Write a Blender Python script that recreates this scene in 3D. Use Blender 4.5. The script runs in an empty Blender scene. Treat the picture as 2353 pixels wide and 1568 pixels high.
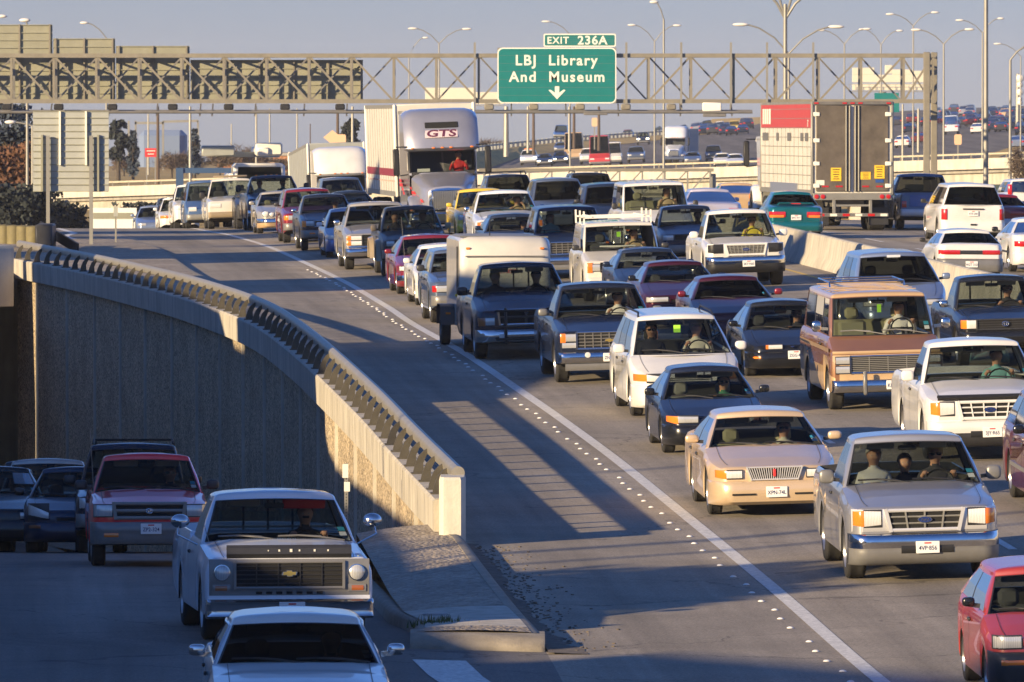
import bpy, bmesh, math, random
from mathutils import Vector, Matrix
random.seed(7)
R = math.radians
C = bpy.context.scene.collection
SC = bpy.context.scene

# ---------------------------------------------------------------- camera
F = 19600.0; YH = 230.0; CX = 1176.5; CZ = 6.25     # focal length and horizon in units of a 2353 px wide picture
cam = bpy.data.cameras.new('camera'); camo = bpy.data.objects.new('camera', cam); C.objects.link(camo)
cam.sensor_width = 36.0; cam.lens = F / 2353 * 36.0
cam.clip_start = 1.0; cam.clip_end = 30000.0
camo.location = (0, 0, CZ)
camo.rotation_euler = (R(90) - math.atan((784 - YH) / F), 0, 0)
cam.dof.use_dof = True; cam.dof.focus_distance = 135.0; cam.dof.aperture_fstop = 16.0
SC.camera = camo

# ---------------------------------------------------------------- sky, sun, exposure
SUN_EL = 14.5; LIGHT = Vector((.75, .66, 0)).normalized()      # horizontal direction the light travels
world = bpy.data.worlds.new('World'); SC.world = world; world.use_nodes = True
wn = world.node_tree; wn.nodes.clear()
sky = wn.nodes.new('ShaderNodeTexSky'); sky.sky_type = 'NISHITA'; sky.sun_disc = False
sky.sun_elevation = R(SUN_EL)
# sun stands opposite to the light direction; Blender's rotation runs clockwise from +Y
sky.sun_rotation = math.atan2(-LIGHT.x, -LIGHT.y)
sky.air_density = 1.0; sky.dust_density = 0.0; sky.ozone_density = 4.0
tint = wn.nodes.new('ShaderNodeMix'); tint.data_type = 'RGBA'; tint.blend_type = 'MULTIPLY'
tint.inputs[0].default_value = 1.0; tint.inputs[7].default_value = (.86, .92, 1.22, 1)
bg = wn.nodes.new('ShaderNodeBackground'); bg.inputs[1].default_value = 0.085
wo = wn.nodes.new('ShaderNodeOutputWorld')
gc = wn.nodes.new('ShaderNodeTexCoord'); sp = wn.nodes.new('ShaderNodeSeparateXYZ'); mr = wn.nodes.new('ShaderNodeMapRange'); mr.interpolation_type = 'SMOOTHSTEP'
mr.inputs[1].default_value = -.002; mr.inputs[2].default_value = .30; hz = wn.nodes.new('ShaderNodeMix'); hz.data_type = 'RGBA'; hz.inputs[6].default_value = (.385, .43, .745, 1); hz.inputs[7].default_value = (.76, .87, 1.25, 1)
wn.links.new(gc.outputs['Generated'], sp.inputs[0]); wn.links.new(sp.outputs[2], mr.inputs[0]); wn.links.new(mr.outputs[0], hz.inputs[0]); wn.links.new(hz.outputs[2], tint.inputs[7])
wn.links.new(sky.outputs[0], tint.inputs[6]); wn.links.new(tint.outputs[2], bg.inputs[0]); wn.links.new(bg.outputs[0], wo.inputs[0])
sun = bpy.data.lights.new('sun', 'SUN'); suno = bpy.data.objects.new('sun', sun); C.objects.link(suno)
sun.energy = 5.0; sun.angle = R(0.6); sun.color = (1.0, .77, .46)
ld = Vector((LIGHT.x, LIGHT.y, -math.tan(R(SUN_EL))))
suno.rotation_euler = ld.to_track_quat('-Z', 'Y').to_euler(); suno.location = (-60, -60, 60)
SC.view_settings.view_transform = 'Standard'; SC.view_settings.look = 'None'
SC.view_settings.exposure = 0.95; SC.view_settings.gamma = 1.0
SC.render.engine = 'CYCLES'
SC.cycles.max_bounces = 8; SC.cycles.transparent_max_bounces = 24

# ---------------------------------------------------------------- the lie of the land
def hermite(T, x):
    n = len(T)
    if x <= T[0][0]: return T[0][1] + (T[1][1] - T[0][1]) / (T[1][0] - T[0][0]) * (x - T[0][0])
    if x >= T[-1][0]: return T[-1][1] + (T[-1][1] - T[-2][1]) / (T[-1][0] - T[-2][0]) * (x - T[-1][0])
    i = 0
    while not (T[i][0] <= x <= T[i + 1][0]): i += 1
    def sl(j):
        if j <= 0: return (T[1][1] - T[0][1]) / (T[1][0] - T[0][0])
        if j >= n - 1: return (T[-1][1] - T[-2][1]) / (T[-1][0] - T[-2][0])
        return (T[j + 1][1] - T[j - 1][1]) / (T[j + 1][0] - T[j - 1][0])
    h = T[i + 1][0] - T[i][0]; u = (x - T[i][0]) / h
    return ((2*u**3 - 3*u*u + 1) * T[i][1] + (u**3 - 2*u*u + u) * sl(i) * h + (-2*u**3 + 3*u*u) * T[i+1][1] + (u**3 - u*u) * sl(i+1) * h)
GRADE = [(40,-7.35),(60,-7.15),(85,-6.74),(100,-6.46),(111,-6.24),(140,-5.68),(169,-5.14),(190,-4.98),(213,-4.87),(240,-4.66),(265,-4.52),(290,-4.60),(311,-4.80),(330,-4.97),(345,-5.25),(370,-6.0),(420,-7.8),(480,-9.6),(540,-10.5),(640,-10.6)]
EDGE = [(60,6.6),(80,5.25),(95.8,4.15),(108.4,3.42),(124.7,2.4),(136.9,1.62),(147.9,.83),(159.5,-.06),(177.5,-1.37),(191.1,-2.3),(203,-2.98),(220.9,-4.15),(238,-5.5),(256.6,-7.0),(280.4,-8.9),(327.2,-12.2),(420,-19.0),(560,-30)]
WALL = [(117.5,-.92),(127,-1.6),(137.9,-2.34),(151.3,-3.35),(160,-4.05),(170,-4.93),(178,-5.8),(190,-7.28),(200,-8.74),(207,-9.78),(215,-11.1),(224,-12.85),(232,-14.4),(260,-20)]
def Xe(Y): return hermite(EDGE, Y)
def Xw(Y): return hermite(WALL, Y)
def ez(Y): return .025 + .010 * min(1, max(0, (Y - 150) / 120))
def zg(X, Y):                                          # freeway surface
    t = X - Xe(Y)
    return CZ + hermite(GRADE, Y) + ez(Y) * min(max(t, 0), 12.5) - .008 * max(0, t - 12.5)
def zlow(Y):                                           # frontage road coming up out of the underpass
    c = .0011
    if Y < 97: return CZ - 6.42 - .004 * (97 - Y)
    if Y < 151.5: return CZ - 6.42 - c * (Y - 97) ** 2 / 2
    return CZ + max(-6.42 - c * 54.5 ** 2 / 2 - .06 * (Y - 151.5), -11.3)
KERB = [(55,2.2),(80,1.2),(98,.48),(100.5,.36),(104.36,.08),(111.3,-.355),(116.3,-.65),(117.5,-.75)]
def XL(Y):                                             # left edge of the freeway sheet
    return hermite(KERB, Y) if Y < 117.5 else (Xw(Y) + .17 if Y < 226 else Xw(226) + .17 - (Y - 226) * .12)
def zmain(X, Y): return zg(X, Y)
def at(x, y, Y):                                       # a point at distance Y seen at x, y of the 2353 px picture
    return Vector(((x - CX) * Y / F, Y, CZ - (y - YH) * Y / F))
def on_road(x, y, fun=zg, y0=70, y1=420):              # where the sight line meets a surface
    Y = y0
    while Y < y1:
        X = (x - CX) * Y / F
        if YH + F * (CZ - fun(X, Y)) / Y - y <= 0: break
        Y += .1
    return X, Y, fun(X, Y)

# ---------------------------------------------------------------- materials
MATS = {}
def mat(key, col, rough=.6, metal=0., coat=0., noise=0., nscale=6., bump=0., bscale=40., spec=.5, coords='Object', emit=None):
    if key in MATS: return MATS[key]
    m = bpy.data.materials.new(key); m.use_nodes = True; MATS[key] = m
    nt = m.node_tree; b = nt.nodes['Principled BSDF']
    b.inputs['Base Color'].default_value = (*col, 1); b.inputs['Roughness'].default_value = rough
    b.inputs['Metallic'].default_value = metal; b.inputs['Coat Weight'].default_value = coat
    b.inputs['Coat Roughness'].default_value = .03; b.inputs['Specular IOR Level'].default_value = spec
    if emit: b.inputs['Emission Color'].default_value = (*emit[0], 1); b.inputs['Emission Strength'].default_value = emit[1]
    tc = nt.nodes.new('ShaderNodeTexCoord')
    if noise > 0:
        n = nt.nodes.new('ShaderNodeTexNoise'); n.inputs['Scale'].default_value = nscale; n.inputs['Detail'].default_value = 6
        n.inputs['Roughness'].default_value = .62
        nt.links.new(tc.outputs[coords], n.inputs['Vector'])
        mr = nt.nodes.new('ShaderNodeMapRange'); mr.inputs[1].default_value = .3; mr.inputs[2].default_value = .7
        mr.inputs[3].default_value = 1 - noise; mr.inputs[4].default_value = 1 + noise * .6
        nt.links.new(n.outputs[0], mr.inputs[0])
        mx = nt.nodes.new('ShaderNodeMix'); mx.data_type = 'RGBA'; mx.blend_type = 'MULTIPLY'; mx.inputs[0].default_value = 1
        mx.inputs[6].default_value = (*col, 1); nt.links.new(mr.outputs[0], mx.inputs[7]); nt.links.new(mx.outputs[2], b.inputs['Base Color'])
    if bump > 0:
        n2 = nt.nodes.new('ShaderNodeTexNoise'); n2.inputs['Scale'].default_value = bscale; n2.inputs['Detail'].default_value = 4
        nt.links.new(tc.outputs[coords], n2.inputs['Vector'])
        bp = nt.nodes.new('ShaderNodeBump'); bp.inputs['Strength'].default_value = bump; bp.inputs['Distance'].default_value = .03
        nt.links.new(n2.outputs[0], bp.inputs['Height']); nt.links.new(bp.outputs[0], b.inputs['Normal'])
    return m
def glassmat(key, tintc, refl=.06, ior=1.5):
    if key in MATS: return MATS[key]
    m = bpy.data.materials.new(key); m.use_nodes = True; MATS[key] = m
    nt = m.node_tree; nt.nodes.clear()
    t = nt.nodes.new('ShaderNodeBsdfTransparent'); t.inputs[0].default_value = (*tintc, 1)
    g = nt.nodes.new('ShaderNodeBsdfGlossy'); g.inputs['Roughness'].default_value = .03
    fr = nt.nodes.new('ShaderNodeFresnel'); fr.inputs[0].default_value = ior
    ad = nt.nodes.new('ShaderNodeMath'); ad.operation = 'ADD'; ad.inputs[1].default_value = refl; ad.use_clamp = True
    mx = nt.nodes.new('ShaderNodeMixShader'); o = nt.nodes.new('ShaderNodeOutputMaterial')
    nt.links.new(fr.outputs[0], ad.inputs[0]); nt.links.new(ad.outputs[0], mx.inputs[0])
    nt.links.new(t.outputs[0], mx.inputs[1]); nt.links.new(g.outputs[0], mx.inputs[2]); nt.links.new(mx.outputs[0], o.inputs[0])
    return m
def road_mat(key, c1, c2, streak=True):
    m = bpy.data.materials.new(key); m.use_nodes = True; MATS[key] = m
    nt = m.node_tree; b = nt.nodes['Principled BSDF']; b.inputs['Roughness'].default_value = .9; b.inputs['Specular IOR Level'].default_value = .25
    tc = nt.nodes.new('ShaderNodeTexCoord'); uv = tc.outputs['UV']
    def noise(sc, det, mscale=None, src=None):
        n = nt.nodes.new('ShaderNodeTexNoise'); n.inputs['Scale'].default_value = sc; n.inputs['Detail'].default_value = det
        n.inputs['Roughness'].default_value = .6
        v = src or tc.outputs['Object']
        if mscale:
            mp = nt.nodes.new('ShaderNodeMapping'); mp.inputs['Scale'].default_value = mscale; nt.links.new(v, mp.inputs[0]); v = mp.outputs[0]
        nt.links.new(v, n.inputs['Vector']); return n.outputs[0]
    def ramp(v, a, bb, lo, hi):
        r = nt.nodes.new('ShaderNodeMapRange'); r.inputs[1].default_value = a; r.inputs[2].default_value = bb
        r.inputs[3].default_value = lo; r.inputs[4].default_value = hi; nt.links.new(v, r.inputs[0]); return r.outputs[0]
    def mul(a, bb):
        x = nt.nodes.new('ShaderNodeMath'); x.operation = 'MULTIPLY'; nt.links.new(a, x.inputs[0]); nt.links.new(bb, x.inputs[1]); return x.outputs[0]
    cm = nt.nodes.new('ShaderNodeMix'); cm.data_type = 'RGBA'; cm.inputs[6].default_value = (*c1, 1); cm.inputs[7].default_value = (*c2, 1)
    nt.links.new(ramp(noise(.35, 5), .35, .68, 0, 1), cm.inputs[0])
    k = mul(ramp(noise(30, 3), .25, .75, .62, 1.34), ramp(noise(.9, 4), .3, .7, .90, 1.08))
    if streak:                                            # tyre-worn lanes and oil run along the road: UV.x = metres across, UV.y = metres along
        k = mul(k, ramp(noise(1.0, 3, (1.1, .03, 1), uv), .3, .7, .74, 1.16))
        su = nt.nodes.new('ShaderNodeSeparateXYZ'); nt.links.new(uv, su.inputs[0])
        def mth(op, a, v):
            x = nt.nodes.new('ShaderNodeMath'); x.operation = op; nt.links.new(a, x.inputs[0])
            if v is not None: x.inputs[1].default_value = v
            return x.outputs[0]
        cs = mth('COSINE', mth('MULTIPLY', mth('SUBTRACT', su.outputs[0], 1.85), 2*math.pi/3.72), None)
        k = mul(k, ramp(cs, -1, 1, 1.06, .86))                # oil drip down the middle of each lane
        vo = nt.nodes.new('ShaderNodeTexVoronoi'); vo.feature = 'DISTANCE_TO_EDGE'; vo.inputs['Scale'].default_value = .16
        dm = nt.nodes.new('ShaderNodeMix'); dm.data_type = 'VECTOR'; dm.inputs[0].default_value = .06; nz = nt.nodes.new('ShaderNodeTexNoise'); nz.inputs['Scale'].default_value = 1.2; nz.inputs['Detail'].default_value = 5
        nt.links.new(tc.outputs['Object'], nz.inputs['Vector']); va = nt.nodes.new('ShaderNodeVectorMath'); va.operation = 'MULTIPLY_ADD'; nt.links.new(nz.outputs['Color'], va.inputs[0]); va.inputs[1].default_value = (1.6, 1.6, 0); nt.links.new(tc.outputs['Object'], va.inputs[2])
        nt.links.new(va.outputs[0], vo.inputs['Vector']); k = mul(k, ramp(vo.outputs['Distance'], .002, .006, .62, 1.0))   # cracks
        k = mul(k, ramp(noise(1.0, 4, (5, .06, 1), uv), .35, .7, .92, 1.06))
    mx = nt.nodes.new('ShaderNodeMix'); mx.data_type = 'RGBA'; mx.blend_type = 'MULTIPLY'; mx.inputs[0].default_value = 1
    nt.links.new(cm.outputs[2], mx.inputs[6]); nt.links.new(k, mx.inputs[7]); nt.links.new(mx.outputs[2], b.inputs['Base Color'])
    bp = nt.nodes.new('ShaderNodeBump'); bp.inputs['Strength'].default_value = .35; bp.inputs['Distance'].default_value = .01
    nt.links.new(noise(60, 3), bp.inputs['Height']); nt.links.new(bp.outputs[0], b.inputs['Normal'])
    return m
def pebble_mat(key, c1, c2, scale=9):
    m = bpy.data.materials.new(key); m.use_nodes = True; MATS[key] = m
    nt = m.node_tree; b = nt.nodes['Principled BSDF']; b.inputs['Roughness'].default_value = .85
    tc = nt.nodes.new('ShaderNodeTexCoord')
    v = nt.nodes.new('ShaderNodeTexVoronoi'); v.inputs['Scale'].default_value = scale; nt.links.new(tc.outputs['Object'], v.inputs['Vector'])
    sep = nt.nodes.new('ShaderNodeSeparateColor'); nt.links.new(v.outputs['Color'], sep.inputs[0])
    cr = nt.nodes.new('ShaderNodeMix'); cr.data_type = 'RGBA'; cr.inputs[6].default_value = (*c1, 1); cr.inputs[7].default_value = (*c2, 1)
    nt.links.new(sep.outputs[0], cr.inputs[0])
    n = nt.nodes.new('ShaderNodeTexNoise'); n.inputs['Scale'].default_value = .8; n.inputs['Detail'].default_value = 5; nt.links.new(tc.outputs['Object'], n.inputs['Vector'])
    r = nt.nodes.new('ShaderNodeMapRange'); r.inputs[1].default_value = .3; r.inputs[2].default_value = .7; r.inputs[3].default_value = .75; r.inputs[4].default_value = 1.15
    nt.links.new(n.outputs[0], r.inputs[0])
    mx = nt.nodes.new('ShaderNodeMix'); mx.data_type = 'RGBA'; mx.blend_type = 'MULTIPLY'; mx.inputs[0].default_value = 1
    nt.links.new(cr.outputs[2], mx.inputs[6]); nt.links.new(r.outputs[0], mx.inputs[7]); nt.links.new(mx.outputs[2], b.inputs['Base Color'])
    bp = nt.nodes.new('ShaderNodeBump'); bp.inputs['Strength'].default_value = .9; bp.inputs['Distance'].default_value = .04; bp.invert = True
    nt.links.new(v.outputs['Distance'], bp.inputs['Height']); nt.links.new(bp.outputs[0], b.inputs['Normal'])
    return m
def stained(key, col, streak=.25):                        # concrete with rain streaks running down
    m = mat(key, col, .85, noise=.18, nscale=1.2, bump=.2, bscale=30)
    nt = m.node_tree; b = nt.nodes['Principled BSDF']; l = b.inputs['Base Color'].links[0]; src = l.from_socket
    tc = nt.nodes.new('ShaderNodeTexCoord'); mp = nt.nodes.new('ShaderNodeMapping'); mp.inputs['Scale'].default_value = (3, 3, .25)
    n = nt.nodes.new('ShaderNodeTexNoise'); n.inputs['Scale'].default_value = 1.5; n.inputs['Detail'].default_value = 5
    nt.links.new(tc.outputs['Object'], mp.inputs[0]); nt.links.new(mp.outputs[0], n.inputs['Vector'])
    r = nt.nodes.new('ShaderNodeMapRange'); r.inputs[1].default_value = .4; r.inputs[2].default_value = .65; r.inputs[3].default_value = 1; r.inputs[4].default_value = 1 - streak
    nt.links.new(n.outputs[0], r.inputs[0])
    mx = nt.nodes.new('ShaderNodeMix'); mx.data_type = 'RGBA'; mx.blend_type = 'MULTIPLY'; mx.inputs[0].default_value = 1
    nt.links.new(src, mx.inputs[6]); nt.links.new(r.outputs[0], mx.inputs[7]); nt.links.new(mx.outputs[2], b.inputs['Base Color'])
    return m
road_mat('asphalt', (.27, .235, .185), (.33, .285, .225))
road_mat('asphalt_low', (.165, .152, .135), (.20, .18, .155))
road_mat('far_asphalt', (.13, .118, .105), (.17, .15, .13))  # base colour darkened to stand in for the shadow over the far road
pebble_mat('aggregate', (.09, .075, .055), (.72, .57, .37), 24)
pebble_mat('gravel', (.22, .18, .135), (.40, .34, .26), 16)
stained('concrete', (.47, .43, .35)); stained('concrete_dark', (.34, .32, .28)); stained('concrete_pale', (.56, .52, .43), .15)
mat('kerb', (.27, .235, .18), .9, noise=.3, nscale=3, bump=.3)
mat('dirt', (.13, .105, .078), 1., noise=.5, nscale=7)
mat('line_white', (.62, .60, .55), .8, noise=.35, nscale=14); mat('line_yellow', (.55, .38, .08), .8, noise=.35, nscale=14)
mat('marker', (.75, .73, .68), .5)
mat('steel', (.25, .225, .17), .5, .35, noise=.15, nscale=3); mat('galv', (.27, .26, .225), .5, .4, noise=.12, nscale=2)
mat('galv_dark', (.20, .19, .17), .5, .4, noise=.2, nscale=4); mat('rail', (.34, .31, .245), .45, .5, noise=.15, nscale=4); mat('rail_post', (.085, .075, .055), .6, .3, noise=.2, nscale=6)
mat('alu_back', (.27, .265, .195), .6, .3, noise=.12, nscale=2); mat('alu_pale', (.38, .39, .35), .5, .3, noise=.1, nscale=2)
mat('sign_green', (.0, .155, .145), .45, noise=.08, nscale=3); mat('sign_white', (.70, .68, .58), .5)
mat('sign_yellow', (.80, .50, .03), .5); mat('sign_red', (.55, .03, .03), .5); mat('orange', (.70, .22, .04), .5)
mat('black', (.012, .012, .013), .55); mat('trim', (.03, .03, .032), .45, noise=.2); mat('under', (.008, .008, .008), .9); mat('rubber', (.022, .021, .02), .85, noise=.3, nscale=9)
mat('chrome', (.62, .62, .62), .14, 1., noise=.08, nscale=4); mat('bumper_grey', (.20, .195, .185), .4, .3, noise=.1)
mat('rim', (.42, .41, .40), .3, .8); mat('rim_dark', (.10, .10, .10), .5, .3)
mat('lens', (.62, .62, .60), .2, .3, coat=1.); mat('lens_hot', (.88, .86, .80), .25, .15, coat=1.); mat('brightwork', (.62, .61, .60), .3, .35, coat=.6); mat('amber', (.75, .20, .02), .2, coat=1.); mat('red_lens', (.45, .012, .01), .2, coat=1.); mat('amber_dim', (.30, .09, .02), .3, coat=1.)
mat('lamp_on', (.9, .85, .7), .3, emit=((1., .85, .55), 6.0))
mat('interior', (.035, .034, .034), .8); mat('seat_grey', (.10, .10, .105), .85); mat('seat_tan', (.38, .35, .22), .8); mat('seat_pale', (.30, .29, .26), .85); mat('dash', (.022, .022, .024), .7); mat('dash_red', (.22, .025, .025), .7); mat('seat_dark', (.03, .03, .033), .85)
mat('plate', (.72, .71, .68), .5); mat('plate_ink', (.02, .03, .10), .5); mat('skin', (.42, .23, .155), .6); mat('lip', (.30, .10, .08), .6); mat('denim', (.04, .06, .12), .9)
mat('hair_dark', (.02, .014, .01), .7); mat('hair_blond', (.42, .29, .10), .7); mat('hair_grey', (.28, .26, .24), .7); mat('shades', (.006, .006, .007), .15)
mat('sticker', (.05, .32, .42), .5); mat('lime', (.35, .75, .05), .5)
mat('gold', (.62, .45, .12), .3, .7); mat('oval_blue', (.012, .03, .14), .25, coat=1.)
mat('grass', (.38, .255, .065), 1., noise=.4, nscale=.3); mat('grass_green', (.10, .12, .035), 1., noise=.4, nscale=.5)
mat('wood_pole', (.10, .07, .05), .9); mat('white_panel', (.75, .72, .64), .5, noise=.06, nscale=2)
mat('lamp_head', (.70, .67, .60), .4); mat('far_white', (.60, .56, .44), .7, noise=.06, nscale=.3); mat('far_blue', (.14, .19, .30), .7)
mat('trailer_door', (.155, .128, .095), .5, .35, noise=.35, nscale=2.2); mat('trailer_side', (.60, .57, .49), .5, .1, noise=.12, nscale=1.5)
mat('trailer_red', (.42, .05, .045), .5, noise=.12); mat('stripe_red', (.22, .02, .03), .45); mat('skirt', (.16, .18, .24), .5)
glassmat('windshield', (.60, .64, .63), .006, 1.09); glassmat('side_glass', (.45, .50, .48), .28); glassmat('dark_glass', (.09, .095, .10), .006, 1.03)
for k_ in ('lens', 'lens_hot'):
    nt = MATS[k_].node_tree; b = nt.nodes['Principled BSDF']; c_ = tuple(b.inputs['Base Color'].default_value); tc = nt.nodes.new('ShaderNodeTexCoord'); wv = nt.nodes.new('ShaderNodeTexWave'); wv.inputs['Scale'].default_value = 16; wv.inputs['Distortion'].default_value = 2.5; wv.inputs['Detail'].default_value = 2
    cm = nt.nodes.new('ShaderNodeMix'); cm.data_type = 'RGBA'; cm.inputs[6].default_value = tuple(v*.68 for v in c_[:3]) + (1,); cm.inputs[7].default_value = c_
    nt.links.new(tc.outputs['Object'], wv.inputs['Vector']); nt.links.new(wv.outputs['Fac'], cm.inputs[0]); nt.links.new(cm.outputs[2], b.inputs['Base Color'])
def paint(name, col, metal=.25, rough=.3): mat(name, col, rough, metal, coat=.9 if max(col) > .12 else .4, noise=.10, nscale=1.7, spec=.5 if max(col) > .12 else .3); return name

# ---------------------------------------------------------------- mesh builder
class MB:
    def __init__(s): s.v = []; s.f = []; s.m = []; s.uv = None
    def add(s, verts, faces, m):
        o = len(s.v); s.v += [tuple(p) for p in verts]
        for q in faces: s.f.append([i + o for i in q]); s.m.append(m)
    def join(s, o):
        k = len(s.v); s.v += o.v
        for q, m in zip(o.f, o.m): s.f.append([i + k for i in q]); s.m.append(m)
    def grid(s, rows, m, closed=False):
        n = len(rows[0]); o = len(s.v)
        for r in rows: s.v += [tuple(p) for p in r]
        for i in range(len(rows) - 1):
            for j in range(n if closed else n - 1):
                k = (j + 1) % n
                s.f.append([o + i*n + j, o + i*n + k, o + (i+1)*n + k, o + (i+1)*n + j]); s.m.append(m(i, j) if callable(m) else m)
    def box(s, c, d, m, ch=0., rot=None):
        x, y, z = d[0]/2, d[1]/2, d[2]/2
        if ch <= 0:
            P = [(sx*x, sy*y, sz*z) for sz in (-1, 1) for sx, sy in ((-1,-1),(1,-1),(1,1),(-1,1))]
            Q = [(3,2,1,0),(4,5,6,7),(0,1,5,4),(1,2,6,5),(2,3,7,6),(3,0,4,7)]
        else:
            ch = min(ch, x*.9, y*.9, z*.9); P = []; ix = {}
            for a in (-1, 1):
                for b in (-1, 1):
                    for c2 in (-1, 1):
                        for ax in range(3):
                            p = [a*(x-ch), b*(y-ch), c2*(z-ch)]; p[ax] = (a*x, b*y, c2*z)[ax]
                            ix[(a,b,c2,ax)] = len(P); P.append(tuple(p))
            Q = []
            for ax in range(3):
                o1, o2 = [k for k in range(3) if k != ax]
                for sg in (-1, 1):
                    q = []
                    for u, w in ((-1,-1),(1,-1),(1,1),(-1,1)):
                        t = [0,0,0]; t[ax] = sg; t[o1] = u; t[o2] = w; q.append(ix[(*t, ax)])
                    Q.append(q if (sg > 0) != (ax == 1) else q[::-1])
                for u in (-1, 1):
                    for w in (-1, 1):
                        t = [0,0,0]; t[o1] = u; t[o2] = w; a = list(t); a[ax] = -1; b = list(t); b[ax] = 1
                        Q.append([ix[(*a,o1)], ix[(*b,o1)], ix[(*b,o2)], ix[(*a,o2)]])
            for a in (-1, 1):
                for b in (-1, 1):
                    for c2 in (-1, 1): Q.append([ix[(a,b,c2,0)], ix[(a,b,c2,1)], ix[(a,b,c2,2)]])
        M = rot.to_3x3() if rot else None
        P = [(M @ Vector(p) if M else Vector(p)) + Vector(c) for p in P]
        s.add(P, Q, m)
    def bar(s, a, b, w, h, m, up=(0, 0, 1)):
        a, b = Vector(a), Vector(b); d = (b - a); L = d.length; d.normalize(); u = Vector(up)
        if abs(d.dot(u)) > .95: u = Vector((0, 1, 0))
        r = d.cross(u).normalized(); u = r.cross(d)
        P = [p + r*sx*w/2 + u*sz*h/2 for p in (a, b) for sx, sz in ((-1,-1),(1,-1),(1,1),(-1,1))]
        s.add(P, [(3,2,1,0),(4,5,6,7),(0,1,5,4),(1,2,6,5),(2,3,7,6),(3,0,4,7)], m)
    def tube(s, pts, r, m, n=8, cap=True):
        pts = [Vector(p) for p in pts]; rows = []
        for i, p in enumerate(pts):
            d = (pts[min(i+1, len(pts)-1)] - pts[max(i-1, 0)]).normalized()
            u = Vector((0,0,1)) if abs(d.z) < .9 else Vector((1,0,0))
            a = d.cross(u).normalized(); b = a.cross(d); rr = r[i] if isinstance(r, (list, tuple)) else r
            rows.append([p + (a*math.cos(2*math.pi*k/n) + b*math.sin(2*math.pi*k/n))*rr for k in range(n)])
        o = len(s.v); s.grid(rows, m, True)
        if cap: s.f += [list(range(o, o+n))[::-1], list(range(o+(len(pts)-1)*n, o+len(pts)*n))]; s.m += [m, m]
    def lathe(s, prof, c, axis, m, n=24):                 # prof = (along axis, radius)
        c = Vector(c); ax = Vector(axis).normalized(); u = Vector((0,0,1)) if abs(ax.z) < .9 else Vector((1,0,0))
        a = ax.cross(u).normalized(); b = a.cross(ax)
        rows = [[c + ax*h + (a*math.cos(2*math.pi*k/n) + b*math.sin(2*math.pi*k/n))*r for k in range(n)] for h, r in prof]
        mm = m if not callable(m) else (lambda i, j: m(i))
        s.grid(rows, mm, True)
    def ball(s, c, r, m, n=12, k=8):
        c = Vector(c); rows = []
        for i in range(k + 1):
            t = math.pi * i / k; rows.append([c + Vector((r[0]*math.sin(t)*math.cos(2*math.pi*j/n), r[1]*math.sin(t)*math.sin(2*math.pi*j/n), r[2]*math.cos(t))) for j in range(n)])
        s.grid(rows, m, True)
    def sball(s, c, r, m, e=.6, n=16, k=10):
        f = lambda v: math.copysign(abs(v)**e, v); rows = []
        for i in range(k + 1):
            t = math.pi*i/k; rows.append([(c[0] + r[0]*f(math.sin(t))*f(math.cos(2*math.pi*j/n)), c[1] + r[1]*f(math.sin(t))*f(math.sin(2*math.pi*j/n)), c[2] + r[2]*f(math.cos(t))) for j in range(n)])
        s.grid(rows, m, True)
    def prism(s, poly, y0, y1, m):                        # outline in x, z extruded along y
        n = len(poly); P = [(x, y0, z) for x, z in poly] + [(x, y1, z) for x, z in poly]
        s.add(P, [list(range(n)), list(range(2*n-1, n-1, -1))] + [[i, n+i, n+(i+1) % n, (i+1) % n] for i in range(n)], m)
    def build(s, name, parent=None, smooth=38, loc=None, uv=None):
        me = bpy.data.meshes.new(name); me.from_pydata(s.v, [], s.f)
        keys = []
        for k in s.m:
            if k not in keys: keys.append(k)
        for k in keys: me.materials.append(MATS[k])
        idx = {k: i for i, k in enumerate(keys)}
        me.polygons.foreach_set('material_index', [idx[k] for k in s.m])
        if uv:
            l = me.uv_layers.new(name='UVMap')
            for lp in me.loops: l.data[lp.index].uv = uv[lp.vertex_index]
        me.validate(); me.update()
        bm = bmesh.new(); bm.from_mesh(me); bmesh.ops.recalc_face_normals(bm, faces=bm.faces); bm.to_mesh(me); bm.free()
        if smooth:
            me.polygons.foreach_set('use_smooth', [True] * len(me.polygons)); me.set_sharp_from_angle(angle=R(smooth))
        o = bpy.data.objects.new(name, me); C.objects.link(o)
        if parent: o.parent = parent
        if loc: o.location = loc
        return o
def tag(o, label=None, cat=None, group=None, kind=None):
    if label: o['label'] = label
    if cat: o['category'] = cat
    if group: o['group'] = group
    if kind: o['kind'] = kind
    return o
def empty(name, label=None, cat=None, loc=(0, 0, 0), rz=0, group=None):
    o = bpy.data.objects.new(name, None); C.objects.link(o); o.location = loc; o.rotation_euler = (0, 0, rz); o.empty_display_size = .3
    return tag(o, label, cat, group)
def copy_tree(o, parent=None):
    c = o.copy(); C.objects.link(c)
    if parent: c.parent = parent
    for ch in list(o.children): copy_tree(ch, c)
    return c
TXT = {}
def text_geo(body, size, bold=0., spacing=1.):            # verts in x (right) and z (up), centred, flat
    key = (body, bold, spacing)
    if key not in TXT:
        cu = bpy.data.curves.new('lettering', 'FONT'); cu.body = body; cu.size = 1; cu.align_x = 'CENTER'; cu.align_y = 'CENTER'
        cu.offset = bold; cu.space_character = spacing; cu.resolution_u = 3
        to = bpy.data.objects.new('lettering', cu); C.objects.link(to); bpy.context.view_layer.update()
        me = bpy.data.meshes.new_from_object(to.evaluated_get(bpy.context.evaluated_depsgraph_get()))
        TXT[key] = ([tuple(v.co) for v in me.vertices], [tuple(p.vertices) for p in me.polygons])
        bpy.data.objects.remove(to); bpy.data.curves.remove(cu); bpy.data.meshes.remove(me)
    V, Q = TXT[key]
    return [(x*size, 0, y*size) for x, y, z in V], Q
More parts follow.
